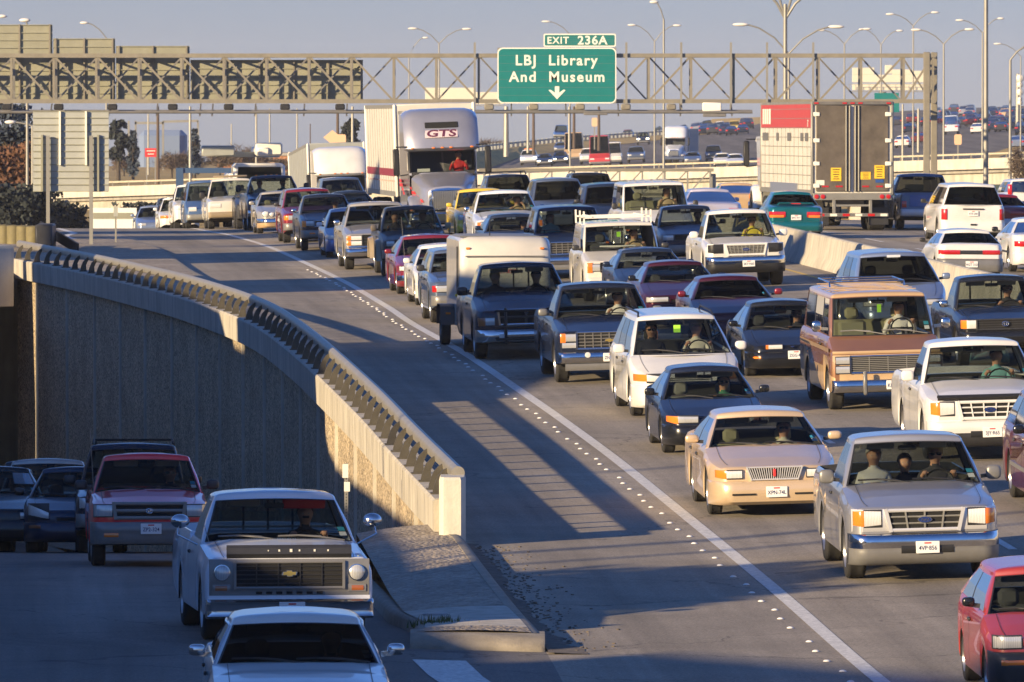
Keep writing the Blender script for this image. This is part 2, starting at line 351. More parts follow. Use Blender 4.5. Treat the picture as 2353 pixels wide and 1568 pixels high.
def put_text(mb, body, size, c, m, bold=0., spacing=1., face=-1, sx=1.):   # face -1: readable from -y
    V, Q = text_geo(body, size, bold, spacing)
    mb.add([(c[0] - face*x*sx, c[1], c[2] + z) for x, y, z in V], Q, m)
# ================================================================ SETTING
def frange(a, b, st):
    out = []; x = a
    while x < b - 1e-6: out.append(x); x += st
    return out + [b]
# --- far plain: one sheet to the horizon
def plane_far(X, Y):
    x = max(-140, min(160, X)); rz = -10.07 + .0027 * Y + .042 * max(0, x)
    lz = -5.9 - .0076 * max(0, Y - 720) - .004 * max(0, 720 - Y)
    u = min(1, max(0, (x + 60) / 52)); u = u * u * (3 - 2 * u); z = CZ + lz * (1 - u) + rz * u
    if Y > 1700: z -= .016 * (Y - 1700)
    if Y > 1320: z -= .020 * (Y - 1320) * min(1, max(0, (34 - x) / 14))
    return z
def terrain(X, Y):
    if Y < 470: return CZ - 13.0
    u = min(1, (Y - 470) / 150); u = u*u*(3 - 2*u)
    return (1 - u) * (CZ - 13.0) + u * plane_far(X, Y)
mb = MB(); XS = [-900, -600, -400, -250] + frange(-160, 220, 20) + [300, 500, 900]
YS = frange(20, 460, 40) + frange(480, 1700, 40) + [1750, 1850, 2000, 2400, 3000, 3600]
mb.grid([[(X, Y, terrain(X, Y)) for X in XS] for Y in YS], 'grass'); tag(mb.build('ground', smooth=80), kind='structure')
# --- freeway sheet (both carriageways) with UVs in metres across / along
mb = MB(); rows = []; uv = []
Ys = frange(50, 117.5, 2.5) + frange(120, 540, 3)
TT = [0, .5, 1, 2, 3, 5, 8, 12.5, 13, 20, 30, 36]
for Y in Ys:
    xl = XL(Y); xe = Xe(Y); xs = [xl, xl + (xe - xl) * .33, xl + (xe - xl) * .66] + [xe + t for t in TT]
    rows.append([(x, Y, zmain(x, Y)) for x in xs]); uv += [(x - xe, Y) for x in xs]
mb.grid(rows, 'asphalt'); tag(mb.build('freeway_road', smooth=80, uv=uv), kind='structure')
# --- frontage road: meets the freeway sheet ahead of the island, dives under the bridge behind it
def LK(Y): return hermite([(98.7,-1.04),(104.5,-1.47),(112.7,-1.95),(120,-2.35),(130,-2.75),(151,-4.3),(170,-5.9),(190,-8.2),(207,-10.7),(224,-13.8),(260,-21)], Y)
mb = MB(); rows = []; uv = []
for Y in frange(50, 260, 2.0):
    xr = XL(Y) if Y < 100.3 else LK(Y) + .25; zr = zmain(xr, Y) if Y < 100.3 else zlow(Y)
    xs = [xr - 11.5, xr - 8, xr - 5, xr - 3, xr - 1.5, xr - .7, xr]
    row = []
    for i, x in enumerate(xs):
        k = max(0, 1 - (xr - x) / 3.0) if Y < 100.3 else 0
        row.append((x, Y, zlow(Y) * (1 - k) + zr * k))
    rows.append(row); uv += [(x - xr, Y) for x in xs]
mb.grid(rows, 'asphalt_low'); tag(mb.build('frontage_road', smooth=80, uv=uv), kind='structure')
# --- painted lines
def ribbon(name, fx, w, m, Y0, Y1, step=2.0, dz=.006, dash=None):
    mb = MB()
    segs = [(Y0, Y1)] if not dash else [(y, min(y + dash[0], Y1)) for y in frange(Y0, Y1 - .1, dash[0] + dash[1])[:-1]]
    for a, b in segs:
        mb.grid([[(fx(Y) + k * w, Y, zmain(fx(Y) + k * w, Y) + dz) for k in (-.5, .5)] for Y in frange(a, b, step)], m)
    return tag(mb.build(name, smooth=80), kind='structure')
ribbon('edge_line', lambda Y: Xe(Y), .19, 'line_white', 55, 345)
ribbon('lane_line', lambda Y: Xe(Y) + 3.75, .12, 'line_white', 55, 340, dash=(4.5, 7.5))
ribbon('lane_line', lambda Y: Xe(Y) + 7.45, .12, 'line_white', 60, 340, dash=(4.5, 7.5))
ribbon('median_line', lambda Y: Xe(Y) + 11.5, .13, 'line_yellow', 55, 345)
ribbon('lane_line', lambda Y: Xe(Y) + 17.6, .12, 'line_white', 60, 340, dash=(4.5, 7.5))
ribbon('lane_line', lambda Y: Xe(Y) + 21.3, .12, 'line_white', 60, 340, dash=(4.5, 7.5))
ribbon('merge_line', lambda Y: hermite([(270,-13.3),(285,-14.9),(300,-15.4),(330,-17.6)], Y), .25, 'line_white', 268, 330)
def zfront(x, Y):
    xr = XL(Y); k = max(0, 1 - (xr - x) / 3.0); return zlow(Y) * (1 - k) + zmain(xr, Y) * k if x < xr else zmain(x, Y)
mb = MB()                                                  # wide gore stripe in front of the island nose
mb.grid([[(x0 + k * .62, Y, zfront(x0 + k * .62, Y) + .007) for k in (0, .35, .7, 1)] for Y, x0 in ((98.2, -1.15), (96, -.95), (93, -.55), (90.5, -.3), (88, -.05), (82, .55))], 'line_white')
tag(mb.build('gore_line', smooth=80), kind='structure')
# --- island of exposed gravel with its kerbs
mb = MB(); rows = []
IY = [100.4, 101.2, 102.3, 104.5, 108, 112, 116.5, 119]
def isl(Y): return (max(LK(Y), LK(100.4)) if Y < 104 else LK(Y)), (XL(Y) if Y < 117.6 else Xw(Y) + .1)
for Y in IY:
    a, b = isl(Y); za = max(zlow(Y), zmain(b, Y) - .15) + .16; zb = zmain(b, Y) + .17
    rows.append([(a + (b - a) * k, Y, za + (zb - za) * k + .03 * math.sin(k * 3.1)) for k in (.09, .3, .5, .7, .91)])
for Y in (122, 126, 132, 140, 152, 166, 180, 196, 212, 224):
    a = LK(Y); b = Xw(Y) - .02; za = zlow(Y) + .16
    rows.append([(a + (b - a) * k, Y, za + .1 * k) for k in (.2, .4, .6, .8, 1)])
mb.grid(rows, lambda i, j: 'concrete' if i in (1, 2) else ('dirt' if 8 <= i < 10 and j > 1 else 'gravel')); tag(mb.build('gravel_island', smooth=60), kind='structure')
mb = MB(); pr = []
for Y in frange(100.4, 118, 1.6):
    a, b = isl(Y); w = .09 * (b - a)
    zr = zmain(b, Y); pr.append([(b + .02, Y, zr - .05), (b, Y, zr + .13), (b - .05, Y, zr + .172), (b - max(w, .14) - .02, Y, zr + .172), (b - max(w, .14) - .02, Y, zr)])
mb.grid(pr, 'kerb'); pl = []
for Y in frange(100.4, 224, 2.4):
    a, b = isl(Y) if Y < 119 else (LK(Y), Xw(Y)); w = .09 * (b - a) if Y < 119 else .2 * (b - a)
    zl = max(zlow(Y), zmain(b, Y) - .15 if Y < 104 else -99); pl.append([(a - .03, Y, zl - .15), (a, Y, zl + .12), (a + .05, Y, zl + .163), (a + max(w, .14) + .02, Y, zl + .163), (a + max(w, .14) + .02, Y, zl)])
mb.grid(pl, 'kerb')
a, b = isl(100.4); rows = []
for k in (0, .04, .3, .6, .96, 1):
    x = a - .03 + (b - a + .05)*k; y0 = 100.0 - .28*k + (.06 if k in (0, 1) else 0); zn = zfront(x, 99.8); zt = max(zlow(100.4), zmain(b, 100.4) - .15)*(1 - k) + zmain(b, 100.4)*k + .165
    rows.append([(x, y0, zn - .1), (x, y0, zn + .03), (x, y0 + .06, zn + .09), (x, y0 + .22, zt - .02), (x, y0 + .5, zt), (x, 100.75, zt + .004), (x, 100.75, zn - .1)])
mb.grid(rows, 'kerb'); e = len(mb.v); mb.f += [list(range(e - 42, e - 35)), list(range(e - 7, e))]; mb.m += ['kerb', 'kerb']
tag(mb.build('island_kerb', smooth=50), kind='structure')
mb = MB(); m0 = .5 * (isl(103)[0] + isl(103)[1])
mb.lathe([(0, .5), (.012, .47), (.014, 0)], (m0 - .1, 103.6, .5 * (zlow(103.6) + zmain(0, 103.6)) + .17), (0, 0, 1), 'galv_dark', 20)
tag(mb.build('manhole_cover'), 'dark round iron manhole cover set in the gravel island', 'manhole cover')
mb = MB(); rnd = random.Random(3)                         # sand and grit swept against the kerb, weeds at the nose
rows = []; wd = .3
for Y in frange(99.4, 117.3, .22):
    wd = max(.05, min(.26, wd + rnd.uniform(-.06, .06))); w = wd * (1.8 if Y < 102 else 1.)
    rows.append([(XL(Y) + .012 + w*k, Y, zmain(XL(Y), Y) + .005 + .02*(1 - k)) for k in (0, .5, 1)])
mb.grid(rows, 'dirt')
for i in range(700):
    Y = rnd.uniform(99.6, 117); x = XL(Y) + abs(rnd.gauss(0, .34)) + .03; s = rnd.uniform(.006, .02)
    mb.box((x, Y, zmain(x, Y) + s * .3), (s * 1.6, s * 2, s * .8), 'dirt', rot=Matrix.Rotation(rnd.uniform(0, 3), 4, 'Z'))
tag(mb.build('roadside_grit', smooth=0), kind='stuff')
mb = MB()
for i in range(260):
    Y = rnd.choice((rnd.gauss(102.0, .12), rnd.uniform(117.6, 124))); x = (isl(102)[0] + .32 + rnd.gauss(0, .14)) if Y < 110 else Xw(Y) - .05 - abs(rnd.gauss(0, .06))
    z = .5 * (zlow(Y) + zmain(0, Y)) + .12 if Y < 110 else zlow(Y) + .2; h = rnd.uniform(.05, .16)
    mb.add([(x - .012, Y, z), (x + .012, Y, z), (x + rnd.uniform(-.05, .05), Y + rnd.uniform(-.05, .05), z + h)], [(0, 1, 2)], 'grass_green')
tag(mb.build('weeds', smooth=0), kind='stuff')
# gravel verge and kerb between the ramp and the railing, farther up
mb = MB(); rows = []
FK = [(200,-6.9),(207,-6.45),(219,-7.45),(227.5,-8.4),(240,-9.4),(252,-10.3),(268,-11.9)]
for Y in frange(196, 268, 4):
    a = XL(Y); b = max(hermite(FK, Y), a + .02) if Y > 204 else a + (Y - 196) / 8 * (hermite(FK, 204) - a)
    rows.append([(a, Y, zmain(a, Y) + .14), (a + (b - a) * .5, Y, zmain(a, Y) + .17), (b - .12, Y, zmain(b, Y) + .15), (b, Y, zmain(b, Y) + .14), (b + .02, Y, zmain(b, Y) - .05)])
mb.grid(rows, lambda i, j: 'gravel' if j < 2 else 'kerb'); tag(mb.build('gravel_verge', smooth=50), kind='structure')
# --- raised markers along the edge line
proto = None; Y = 93.0; k = 0
while Y < 236 and k < 110:
    x = Xe(Y) - .35 + (.05 if k % 3 == 0 else 0)
    if proto is None:
        m_ = MB(); m_.grid([[(r*math.cos(a)*.045, r*math.sin(a)*.045, h*.8) for a in [2*math.pi*i/10 for i in range(10)]] for r, h in ((1, 0), (.85, .014), (.45, .024), (.02, .026))], 'marker', True)
        proto = m_.build('road_marker'); o = proto
    else: o = proto.copy(); C.objects.link(o)
    o.location = (x, Y, zmain(x, Y) + .003); k += 1
    tag(o, 'round white raised marker in the row beside the solid white edge line', 'road marker', 'raised markers beside the white edge line')
    Y += 1.36 if k % 7 else 2.0

# --- retaining wall of exposed aggregate panels under a concrete coping
wall = empty('retaining_wall', 'tall curving retaining wall of pebbled panels beside the frontage road', 'wall', (Xw(118), 118, 0))
def wrel(o): o.location = (-Xw(118), -118, 0); return o
def wnorm(Y):
    d = (Xw(Y + .5) - Xw(Y - .5)); n = Vector((-1, d, 0)).normalized(); return n       # outward, towards the frontage road
arc = [118.0]; s_ = 0; Yc = 118.0; RIB = []; PO = []
acc = 0.0; pacc = 0.0; YY = [118.0]
while Yc < 225.5:
    dY = .25; dl = math.hypot(dY, Xw(Yc + dY) - Xw(Yc)); Yc += dY; acc += dl; pacc += dl
    if acc >= 5.6: RIB.append(Yc); acc = 0
    if pacc >= 1.75: PO.append(Yc); pacc = 0
def wtop(Y): return zmain(Xw(Y), Y) + .60
edges = [118.0] + RIB + [225.0]
for i in range(len(edges) - 1):
    mb = MB(); rows = []
    for Y in frange(edges[i], edges[i + 1], 1.4):
        n = wnorm(Y); x = Xw(Y); rows.append([(x + n.x*.0, Y + n.y*.0, zlow(Y) - .4), (x, Y, (zlow(Y) + wtop(Y)) / 2), (x, Y, wtop(Y) - .50)])
    mb.grid(rows, 'aggregate'); wrel(mb.build('wall_panel', wall, 60))
for Y in RIB:
    mb = MB(); n = wnorm(Y); t = Vector((-n.y, n.x, 0)); c = Vector((Xw(Y), Y, 0))
    for z0, z1 in ((zlow(Y) - .4, wtop(Y) - .48),):
        P = [c + t*a + n*b + Vector((0,0,z)) for z in (z0, z1) for a, b in ((-.10, -.05), (.10, -.05), (.085, .05), (-.085, .05))]
        mb.add(P, [(0,1,5,4),(1,2,6,5),(2,3,7,6),(3,0,4,7),(4,5,6,7)], 'concrete')
    wrel(mb.build('wall_rib', wall))
mb = MB(); rows = []
for Y in frange(117.6, 225.5, 1.2):
    n = wnorm(Y); c = Vector((Xw(Y), Y, 0)); z = wtop(Y)
    rows.append([c + n*a + Vector((0,0,z + b)) for a, b in ((.02, -.54), (.15, -.50), (.16, -.03), (.13, 0), (-.26, 0), (-.29, -.03), (-.30, -.75))])
mb.grid(rows, 'concrete'); mb.f += [list(range(7)), list(range(len(mb.v) - 7, len(mb.v)))]; mb.m += ['concrete', 'concrete']
for k, Y in enumerate(frange(119.5, 224, 1.75)):                                # vertical joints in the coping
    n = wnorm(Y); t = Vector((-n.y, n.x, 0)); c = Vector((Xw(Y), Y, wtop(Y) - .26)) + n*.162
    mb.add([c + t*a + Vector((0,0,b)) for a, b in ((-.018,-.22),(.018,-.22),(.018,.22),(-.018,.22))], [(0,1,2,3)], 'concrete_dark')
wrel(mb.build('coping', wall))
# --- bridge railing: curved cast posts carrying a broad rail, concrete end block
rl = empty('bridge_railing', 'long metal traffic railing on curved posts along the top of the wall', 'railing', (Xw(118), 118, 0))
PP = [118.8] + PO
for Y in PP:
    mb = MB(); n = wnorm(Y); t = Vector((-n.y, n.x, 0)); c = Vector((Xw(Y), Y, wtop(Y)))
    prof = [(.10, 0), (.07, .13), (.02, .25), (-.05, .33), (-.12, .37), (-.16, .39), (-.16, .32), (-.10, .27), (-.05, .16), (-.06, 0)]
    P = [c + n*a + t*w + Vector((0,0,b)) for w in (-.04, .04) for a, b in prof]; m = len(prof)
    mb.add(P, [list(range(m)), list(range(2*m-1, m-1, -1))] + [[i, m+i, m+(i+1) % m, (i+1) % m] for i in range(m)], 'rail_post')
    P = [c + n*(.02 + a) + t*w + Vector((0,0,b)) for w in (-.11, .11) for a, b in ((-.1, 0), (.1, 0), (.1, .02), (-.1, .02))]
    mb.add(P, [(0,1,2,3),(7,6,5,4),(0,4,5,1),(1,5,6,2),(2,6,7,3),(3,7,4,0)], 'rail_post')
    o = mb.build('rail_post', rl); o.location = (-Xw(118), -118, 0)
mb = MB(); rows = []
for Y in frange(117.7, 226, 1.0):
    n = wnorm(Y); c = Vector((Xw(Y), Y, wtop(Y)))
    rows.append([c + n*a + Vector((0,0,b)) for a, b in ((-.15, .27), (-.11, .29), (-.10, .38), (-.13, .43), (-.18, .455), (-.24, .44), (-.27, .41), (-.285, .36), (-.27, .30), (-.22, .27))])
mb.grid(rows, 'rail', True); mb.f += [list(range(10)), list(range(len(mb.v) - 10, len(mb.v)))]; mb.m += ['rail', 'rail']; o = mb.build('rail_beam', rl); o.location = (-Xw(118), -118, 0)
mb = MB(); zb = zmain(-.6, 117.4)
pts = [(-1.0, 117.9), (-.68, 117.9), (-.64, 117.8), (-.64, 117.0), (-.70, 116.85), (-.94, 116.85), (-1.0, 116.95)]
rows = [[(x, y, zb - .25) for x, y in pts], [(x, y, zb + .90) for x, y in pts], [(-.82 + (x + .82) * .9, 117.27 + (y - 117.27) * .93, zb + .94) for x, y in pts]]
mb.grid(rows, 'concrete_pale', True); mb.f.append([14, 15, 16, 17, 18, 19, 20]); mb.m.append('concrete_pale')
o = mb.build('end_block', rl, 30); o.location = (-Xw(118), -118, 0)
# --- bridge deck over the frontage road at the far end of the wall
bd = empty('overpass_bridge', 'pale concrete edge of the overpass bridge above the dark underpass', 'bridge', (-14, 224, 0))
mb = MB(); P = [(-13.15, 222.2), (-27, 209), (-60, 190), (-60, 262), (-13.2, 262), (-13.15, 226)]
mb.grid([[(x, y, .95) for x, y in P], [(x, y, 1.7) for x, y in P]], 'concrete_dark', True); n = len(P)
mb.f += [list(range(n)), list(range(2*n-1, n-1, -1))]; mb.m += ['concrete_dark', 'concrete_dark']
o = mb.build('deck', bd, 0); o.location = (14, -224, 0)
mb = MB(); d = Vector((-27 + 13.15, 209 - 222.2, 0)).normalized(); q = Vector((d.y, -d.x, 0))
if q.y > 0: q = -q
rows = []
for L in (0, 6, 12, 19.1):
    b = Vector((-13.15, 222.2, 0)) + d*L; rows.append([b + q*a + Vector((0,0,z)) for a, z in ((.02, .90), (.25, .88), (.27, 2.38), (.22, 2.47), (-.2, 2.47), (-.23, 1.65))])
mb.grid(rows, 'concrete_pale'); mb.f.append([0, 1, 2, 3, 4, 5]); mb.m.append('concrete_pale'); o = mb.build('parapet', bd, 30); o.location = (14, -224, 0)
mb = MB(); mb.box((-24, 258, -4.4), (30, 1.2, 11), 'concrete_dark'); o = mb.build('abutment', bd); o.location = (14, -224, 0)
# --- unseen wall added opposite, its top stepped to shade the frontage road and wall
lw = empty('shade_wall', 'unseen concrete wall added beyond the frontage road to shade it', 'wall', (-15, 90, 0))
TE = math.tan(R(SUN_EL)); mb = MB(); rows = []
SH = [(40,.05),(120,.05),(130,-.05),(138,-.1),(146,-.12),(149.6,.1),(150.6,.35),(151.4,2.0),(157,2.6),(171,2.6),(172,1.0),(178,1.1),(180,1.75),(212,2.35),(235,2.3),(262,2.4)]   # height of the shade it throws on the wall opposite
for Yw in frange(40, 146, 4) + [147, 148, 149, 149.6, 150.2, 150.6, 151.0, 151.4, 153, 157, 160, 165, 171, 171.5, 172, 174, 176, 178, 179, 180, 184, 190, 196, 200, 206, 212]:
    xw = Xw(max(118, Yw)); x = -16.2 if Yw < 165 else -16.2 - (Yw - 165)*.10; k = (xw - x) / LIGHT.x; Y = Yw - LIGHT.y*k
    top = SH[0][1]
    for p, q in zip(SH, SH[1:]):
        if p[0] <= Yw <= q[0]: top = p[1] + (q[1] - p[1])*(Yw - p[0])/(q[0] - p[0])
    top += TE*k; zb = zlow(max(Y, 60)) - .5; rows.append([(x, Y, zb), (x, Y, top), (x - .45, Y, top), (x - .45, Y, zb)])
mb.grid(rows, 'concrete'); o = mb.build('wall_panel', lw, 20); o.location = (15, -90, 0)
mb = MB(); mb.grid([[(x, Y, 2.2 if Y < 150 else 1.0) for x in (-16.5 if Y < 155 else -16.4 - (Y - 155) * .12, -30, -60, -140)] for Y in (-20, 60, 120, 150, 190, 205)], 'grass')
tag(mb.build('verge', smooth=0), kind='structure')
# --- median barrier
mb = MB(); JP = [(-.30, 0), (-.30, .08), (-.17, .32), (-.09, .84), (-.05, .87), (.05, .87), (.09, .84), (.17, .32), (.30, .08), (.30, 0)]
mbar = empty('median_barrier', 'sloped concrete barrier dividing the two carriageways', 'barrier', (Xe(180) + 12.6, 180, 0))
Y = 62.0
while Y < 335:
    mb = MB(); rows = []
    for k in frange(0, 9.1, 1.3):
        y = Y + k * .996; x = Xe(y) + 12.6; rows.append([(x + a, y, zmain(Xe(y) + 12.5, y) - .03 + b) for a, b in JP])
    mb.grid(rows, 'concrete'); e = len(JP); mb.f += [list(range(e))[::-1], list(range(len(mb.v) - e, len(mb.v)))]; mb.m += ['concrete', 'concrete']
    o = mb.build('barrier_section', mbar, 30); o.location = (-(Xe(180) + 12.6), -180, 0); Y += 9.12
# ================================================================ VEHICLES
BASE = dict(L=4.8, W=1.8, H=1.42, fo=.9, wb=2.7, r=.32, tw=.20, gc=.2, zn=.72, zc=.95, yc=1.3, yt=2.05, yr=3.3, yb=3.95, zb=1.0, rear=[(4.0,1.02),(4.7,.98)],
            n0=.74, nl=.75, r0=.8, rl=.5, wr=.68, bow=.16, sh=.07, win=[(.05,.48),(.52,.93)], bed=None, bench=False, rear_glass=True, seat='seat_grey', dash='dash', low=None, lowz=None, glass='windshield', sglass='side_glass', crown=.042, bp=True, van=False, rimm='rim')
def spec(base=None, **k):
    d = dict(base or BASE); d.update(k); return d
SEDAN = spec()
LUX = spec(L=5.2, W=1.87, H=1.42, zn=.73, zc=.94, yc=1.35, yt=2.25, yr=3.5, yb=4.25, rear=[(4.3,1.03),(5.1,.95)], wb=2.77, r=.33, wr=.70, n0=.70, nl=.8)
COMPACT = spec(L=4.3, W=1.69, H=1.34, zn=.62, zc=.84, yc=1.15, yt=1.95, yr=3.0, yb=3.6, rear=[(3.65,.96),(4.25,.9)], wb=2.6, fo=.82, r=.29, wr=.68, gc=.17, zb=.93, n0=.66, nl=.8)
HATCH = spec(L=3.75, W=1.59, H=1.38, zn=.72, zc=.92, yc=.95, yt=1.65, yr=3.2, yb=3.65, zb=.98, rear=[(3.66,.98),(3.72,.95)], wb=2.37, fo=.72, r=.27, wr=.70, n0=.78, nl=.5, win=[(.04,.5),(.54,.92)])
PICKUP = spec(L=5.3, W=1.98, H=1.80, fo=.95, wb=3.1, r=.37, tw=.25, gc=.3, zn=.98, zc=1.17, yc=1.38, yt=2.02, yr=2.95, yb=3.05, zb=1.2, rear=[(3.1,1.2),(5.28,1.2)], bed=(3.2,5.2), n0=.80, nl=.5, r0=.95, rl=.15, wr=.73, bow=.14, win=[(.08,.9)], bench=True, sh=.08, crown=.058)
SMALLPU = spec(PICKUP, L=4.7, W=1.72, H=1.66, fo=.8, wb=2.8, r=.34, tw=.21, zn=.92, zc=1.08, yc=1.25, yt=1.85, yr=2.7, yb=2.8, zb=1.1, rear=[(2.85,1.1),(4.68,1.1)], bed=(2.95,4.6), wr=.74)
SUV = spec(L=4.7, W=1.80, H=1.74, fo=.85, wb=2.8, r=.36, tw=.23, gc=.28, zn=.93, zc=1.1, yc=1.3, yt=1.9, yr=4.45, yb=4.65, zb=1.13, rear=[(4.66,1.13),(4.69,1.1)], n0=.82, nl=.4, wr=.76, win=[(.04,.3),(.34,.62),(.66,.95)], rl=.25, r0=.88, crown=.035)
MINIVAN = spec(L=4.95, W=1.92, H=1.72, fo=.95, wb=2.95, r=.33, tw=.21, zn=.76, zc=1.05, yc=.95, yt=1.95, yr=4.55, yb=4.85, zb=1.1, rear=[(4.86,1.1),(4.93,1.06)], n0=.66, nl=.85, wr=.72, win=[(.07,.33),(.36,.66),(.69,.96)], bow=.24, rl=.35, r0=.84)
FULLVAN = spec(L=5.1, W=1.98, H=2.03, fo=.85, wb=3.1, r=.36, tw=.24, gc=.3, zn=1.0, zc=1.27, yc=.72, yt=1.22, yr=4.85, yb=5.0, zb=1.28, rear=[(5.01,1.28),(5.08,1.26)], n0=.93, nl=.18, wr=.84, win=[(.03,.19),(.23,.52),(.56,.92)], bow=.06, rl=.15, r0=.95, van=True, crown=.02)

class Veh:
    def __init__(s, S, name, label, cat, pos, rz=0., col='white', lod=0, group=None):
        s.S = S; s.col = col; s.lod = lod; s.L, s.W, s.H = S['L'], S['W'], S['H']; s.w2 = s.W / 2
        s.args = (name, label, cat, pos, rz, group); s.parts = {}
        if lod < 2: s.root = empty(name, label, cat, pos, rz, group)
        else: s.acc = MB(); s.root = None
        s.shell(); s.cabin(); s.wheels()
        if lod < 2: s.interior()
    def part(s, name, mb, parent=None, smooth=38):
        if not mb.v: return None
        if s.lod >= 2: s.acc.join(mb); return None
        return mb.build(name, parent or s.root, smooth)
    def finish(s):
        if s.lod >= 2:
            n, l, c, p, rz, g = s.args; o = s.acc.build(n); o.location = p; o.rotation_euler = (0, 0, rz); tag(o, l, c, g); s.root = o
        return s.root
    # plan of nose and tail
    def ny(s, x):
        S = s.S; k = (abs(x) / s.w2 - S['n0']) / (1 - S['n0'])
        return (0 if k <= 0 else S['nl'] * (1 - math.sqrt(max(0, 1 - min(1, k) ** 2))))
    def ry(s, x):
        S = s.S; k = (abs(x) / s.w2 - S['r0']) / (1 - S['r0'])
        return s.L - (0 if k <= 0 else S['rl'] * (1 - math.sqrt(max(0, 1 - min(1, k) ** 2))))
    def half(s, y):
        S = s.S; f = 1.
        if y < S['nl']: f = S['n0'] + (1 - S['n0']) * math.sqrt(max(0, 1 - (1 - y / S['nl']) ** 2))
        q = s.L - y
        if q < S['rl']: f = min(f, S['r0'] + (1 - S['r0']) * math.sqrt(max(0, 1 - (1 - q / S['rl']) ** 2)))
        return f * s.w2
    def belt(s, y):
        S = s.S; return S['zc'] + (S['zb'] - S['zc']) * min(1, max(0, (y - S['yc']) / (S['yb'] - S['yc'])))
    def topz(s, y):
        S = s.S
        rl_ = .11 if S['n0'] < .85 else .06
        T = [(0, S['zn'] - rl_*.85), (rl_*.12, S['zn'] - rl_*.5), (rl_*.42, S['zn'] - rl_*.2), (rl_*.8, S['zn'] - rl_*.05), (rl_*1.3, S['zn']), (S['yc'], S['zc']), (S['yb'], S['zb'])] + S['rear'] + [(s.L, S['rear'][-1][1] - .05)]
        for a, b in zip(T, T[1:]):
            if a[0] <= y <= b[0]: return a[1] + (b[1] - a[1]) * (y - a[0]) / max(1e-6, b[0] - a[0])
        return T[-1][1]
    def shell(s):
        S = s.S; axles = (S['fo'], S['fo'] + S['wb']); Rr = S['r'] * 1.17
        rl_ = .11 if S['n0'] < .85 else .06
        ys = {0, rl_*.12, rl_*.42, rl_*.8, rl_*1.3, S['yc'], S['yb'], s.L} | {S['nl'] * k for k in (.01, .04, .1, .2, .35, .55, .8, 1)} | {s.L - S['rl'] * k for k in (.01, .04, .1, .2, .35, .6, 1)} | {a for a, b in S['rear']}
        for a in axles: ys |= {a + Rr * math.cos(math.pi * k / 10) for k in range(11)} | {a - Rr - .004, a + Rr + .004}
        c0, c1 = S['yc'] + .03, S['yb'] - .03; ys |= {c0, c0 + .01, c1 - .01, c1}
        if S['bed']: ys |= {S['bed'][0], S['bed'][0] + .01, S['bed'][1] - .01, S['bed'][1]}
        ys |= {S['yc'] * k for k in (.35, .6, .8)}
        ys = sorted(y for y in ys if 0 <= y <= s.L); rows = []; kinds = []
        for y in ys:
            w = s.half(y); zt = s.topz(y); zb = S['gc'] + (.10 * (1 - y / .35) if y < .35 else 0) + (.12 * (1 - (s.L - y) / .5) if y > s.L - .5 else 0)
            for a in axles:
                d = abs(y - a)
                if d <= Rr + 1e-4: zb = max(zb, S['r'] + math.sqrt(max(0, Rr * Rr - d * d)))
            zb = min(zb, zt - .12); zs = zt - S['sh']; cabin_ = c0 + .005 < y < c1 - .005; bed_ = S['bed'] and S['bed'][0] + .005 < y < S['bed'][1] - .005
            h = zs - zb; cr = S['crown'] * min(1, y / .5) if y < S['yc'] else S['crown'] * .5
            zm = zb + .55 * h if zb > S['gc'] + .15 else S['gc'] + .5 * (zs - S['gc'])
            half = [(0, zb), (.86*w, zb), (.975*w, zb + .015), (.992*w, zb + .12 * h), (w, max(zm, zb + .2*h)), (.99*w, zs - .10 * h), (.972*w, zs), (.945*w, zt - .3*S['sh'])]
            fl = .42
            if cabin_: half += [(.925*w, zt), (.90*w, zt - .03), (.89*w, fl), (0, fl)]
            elif bed_: half += [(.925*w, zt), (.90*w, zt), (.89*w, .62), (0, .62)]
            else: half += [(.88*w, zt), (.6*w, zt + cr*.75), (.3*w, zt + cr*.95), (0, zt + cr)]
            kinds.append('c' if cabin_ else 'b' if bed_ else 'o')
            rows.append([(x, y, z) for x, z in half] + [(-x, y, z) for x, z in half[-2:0:-1]])
        n = len(rows[0]); col = s.col; low = S['low'] or col
        def m(i, j):
            jj = min(j, n - 1 - j)
            if jj <= 1: return 'under'
            if jj <= 4 and S['low'] and (S['lowz'] is None or jj < S['lowz']): return low
            if jj >= 9 and kinds[i] == 'c' and kinds[i + 1] == 'c': return 'interior'
            if jj >= 9 and 'c' in (kinds[i], kinds[i + 1]) : return 'interior'
            if jj >= 9 and 'b' in (kinds[i], kinds[i + 1]): return 'trim' if S.get('liner') else col
            return col
        mb = MB(); mb.grid(rows, m, True)
        mb.f += [list(range(n)), list(range(len(mb.v) - n, len(mb.v)))]; mb.m += [col, col]
        s.body = s.part('body', mb, smooth=40)
    def cabP(s, f, side, v, where):
        pass
    def cabin(s):
        S = s.S; wB = s.w2 * .922; wT = s.w2 * S['wr'] * 1.0; zT = s.H - .088
        fx = [0, .25, .5, .75, .945, .972, 1.]
        fs = sorted({f for ab in S['win'] for f in ab} | {f + d for ab in S['win'] for f, d in ((ab[0], .0), (ab[1], .0))})
        ring = []                                       # (base, top, tag)
        for f in fx: ring.append(((wB*f*(1 if f < 1 else 1), S['yc'] - S['bow']*(1 - f*f) + (.06 if f == 1 else 0)), (wT*f, S['yt'] - S['bow']*.55*(1 - f*f) + (.05 if f == 1 else 0)), ('f', f)))
        y0b, y1b = S['yc'] + .12, S['yb'] - .10; y0t, y1t = S['yt'] + .09, S['yr'] - .06
        for f in fs:
            bl = .02 * math.sin(math.pi * f)
            ring.append(((wB + bl*.3, y0b + (y1b - y0b)*f), (wT + bl, y0t + (y1t - y0t)*f), ('s', f)))
        rbow = .10 if not S['bed'] else .02
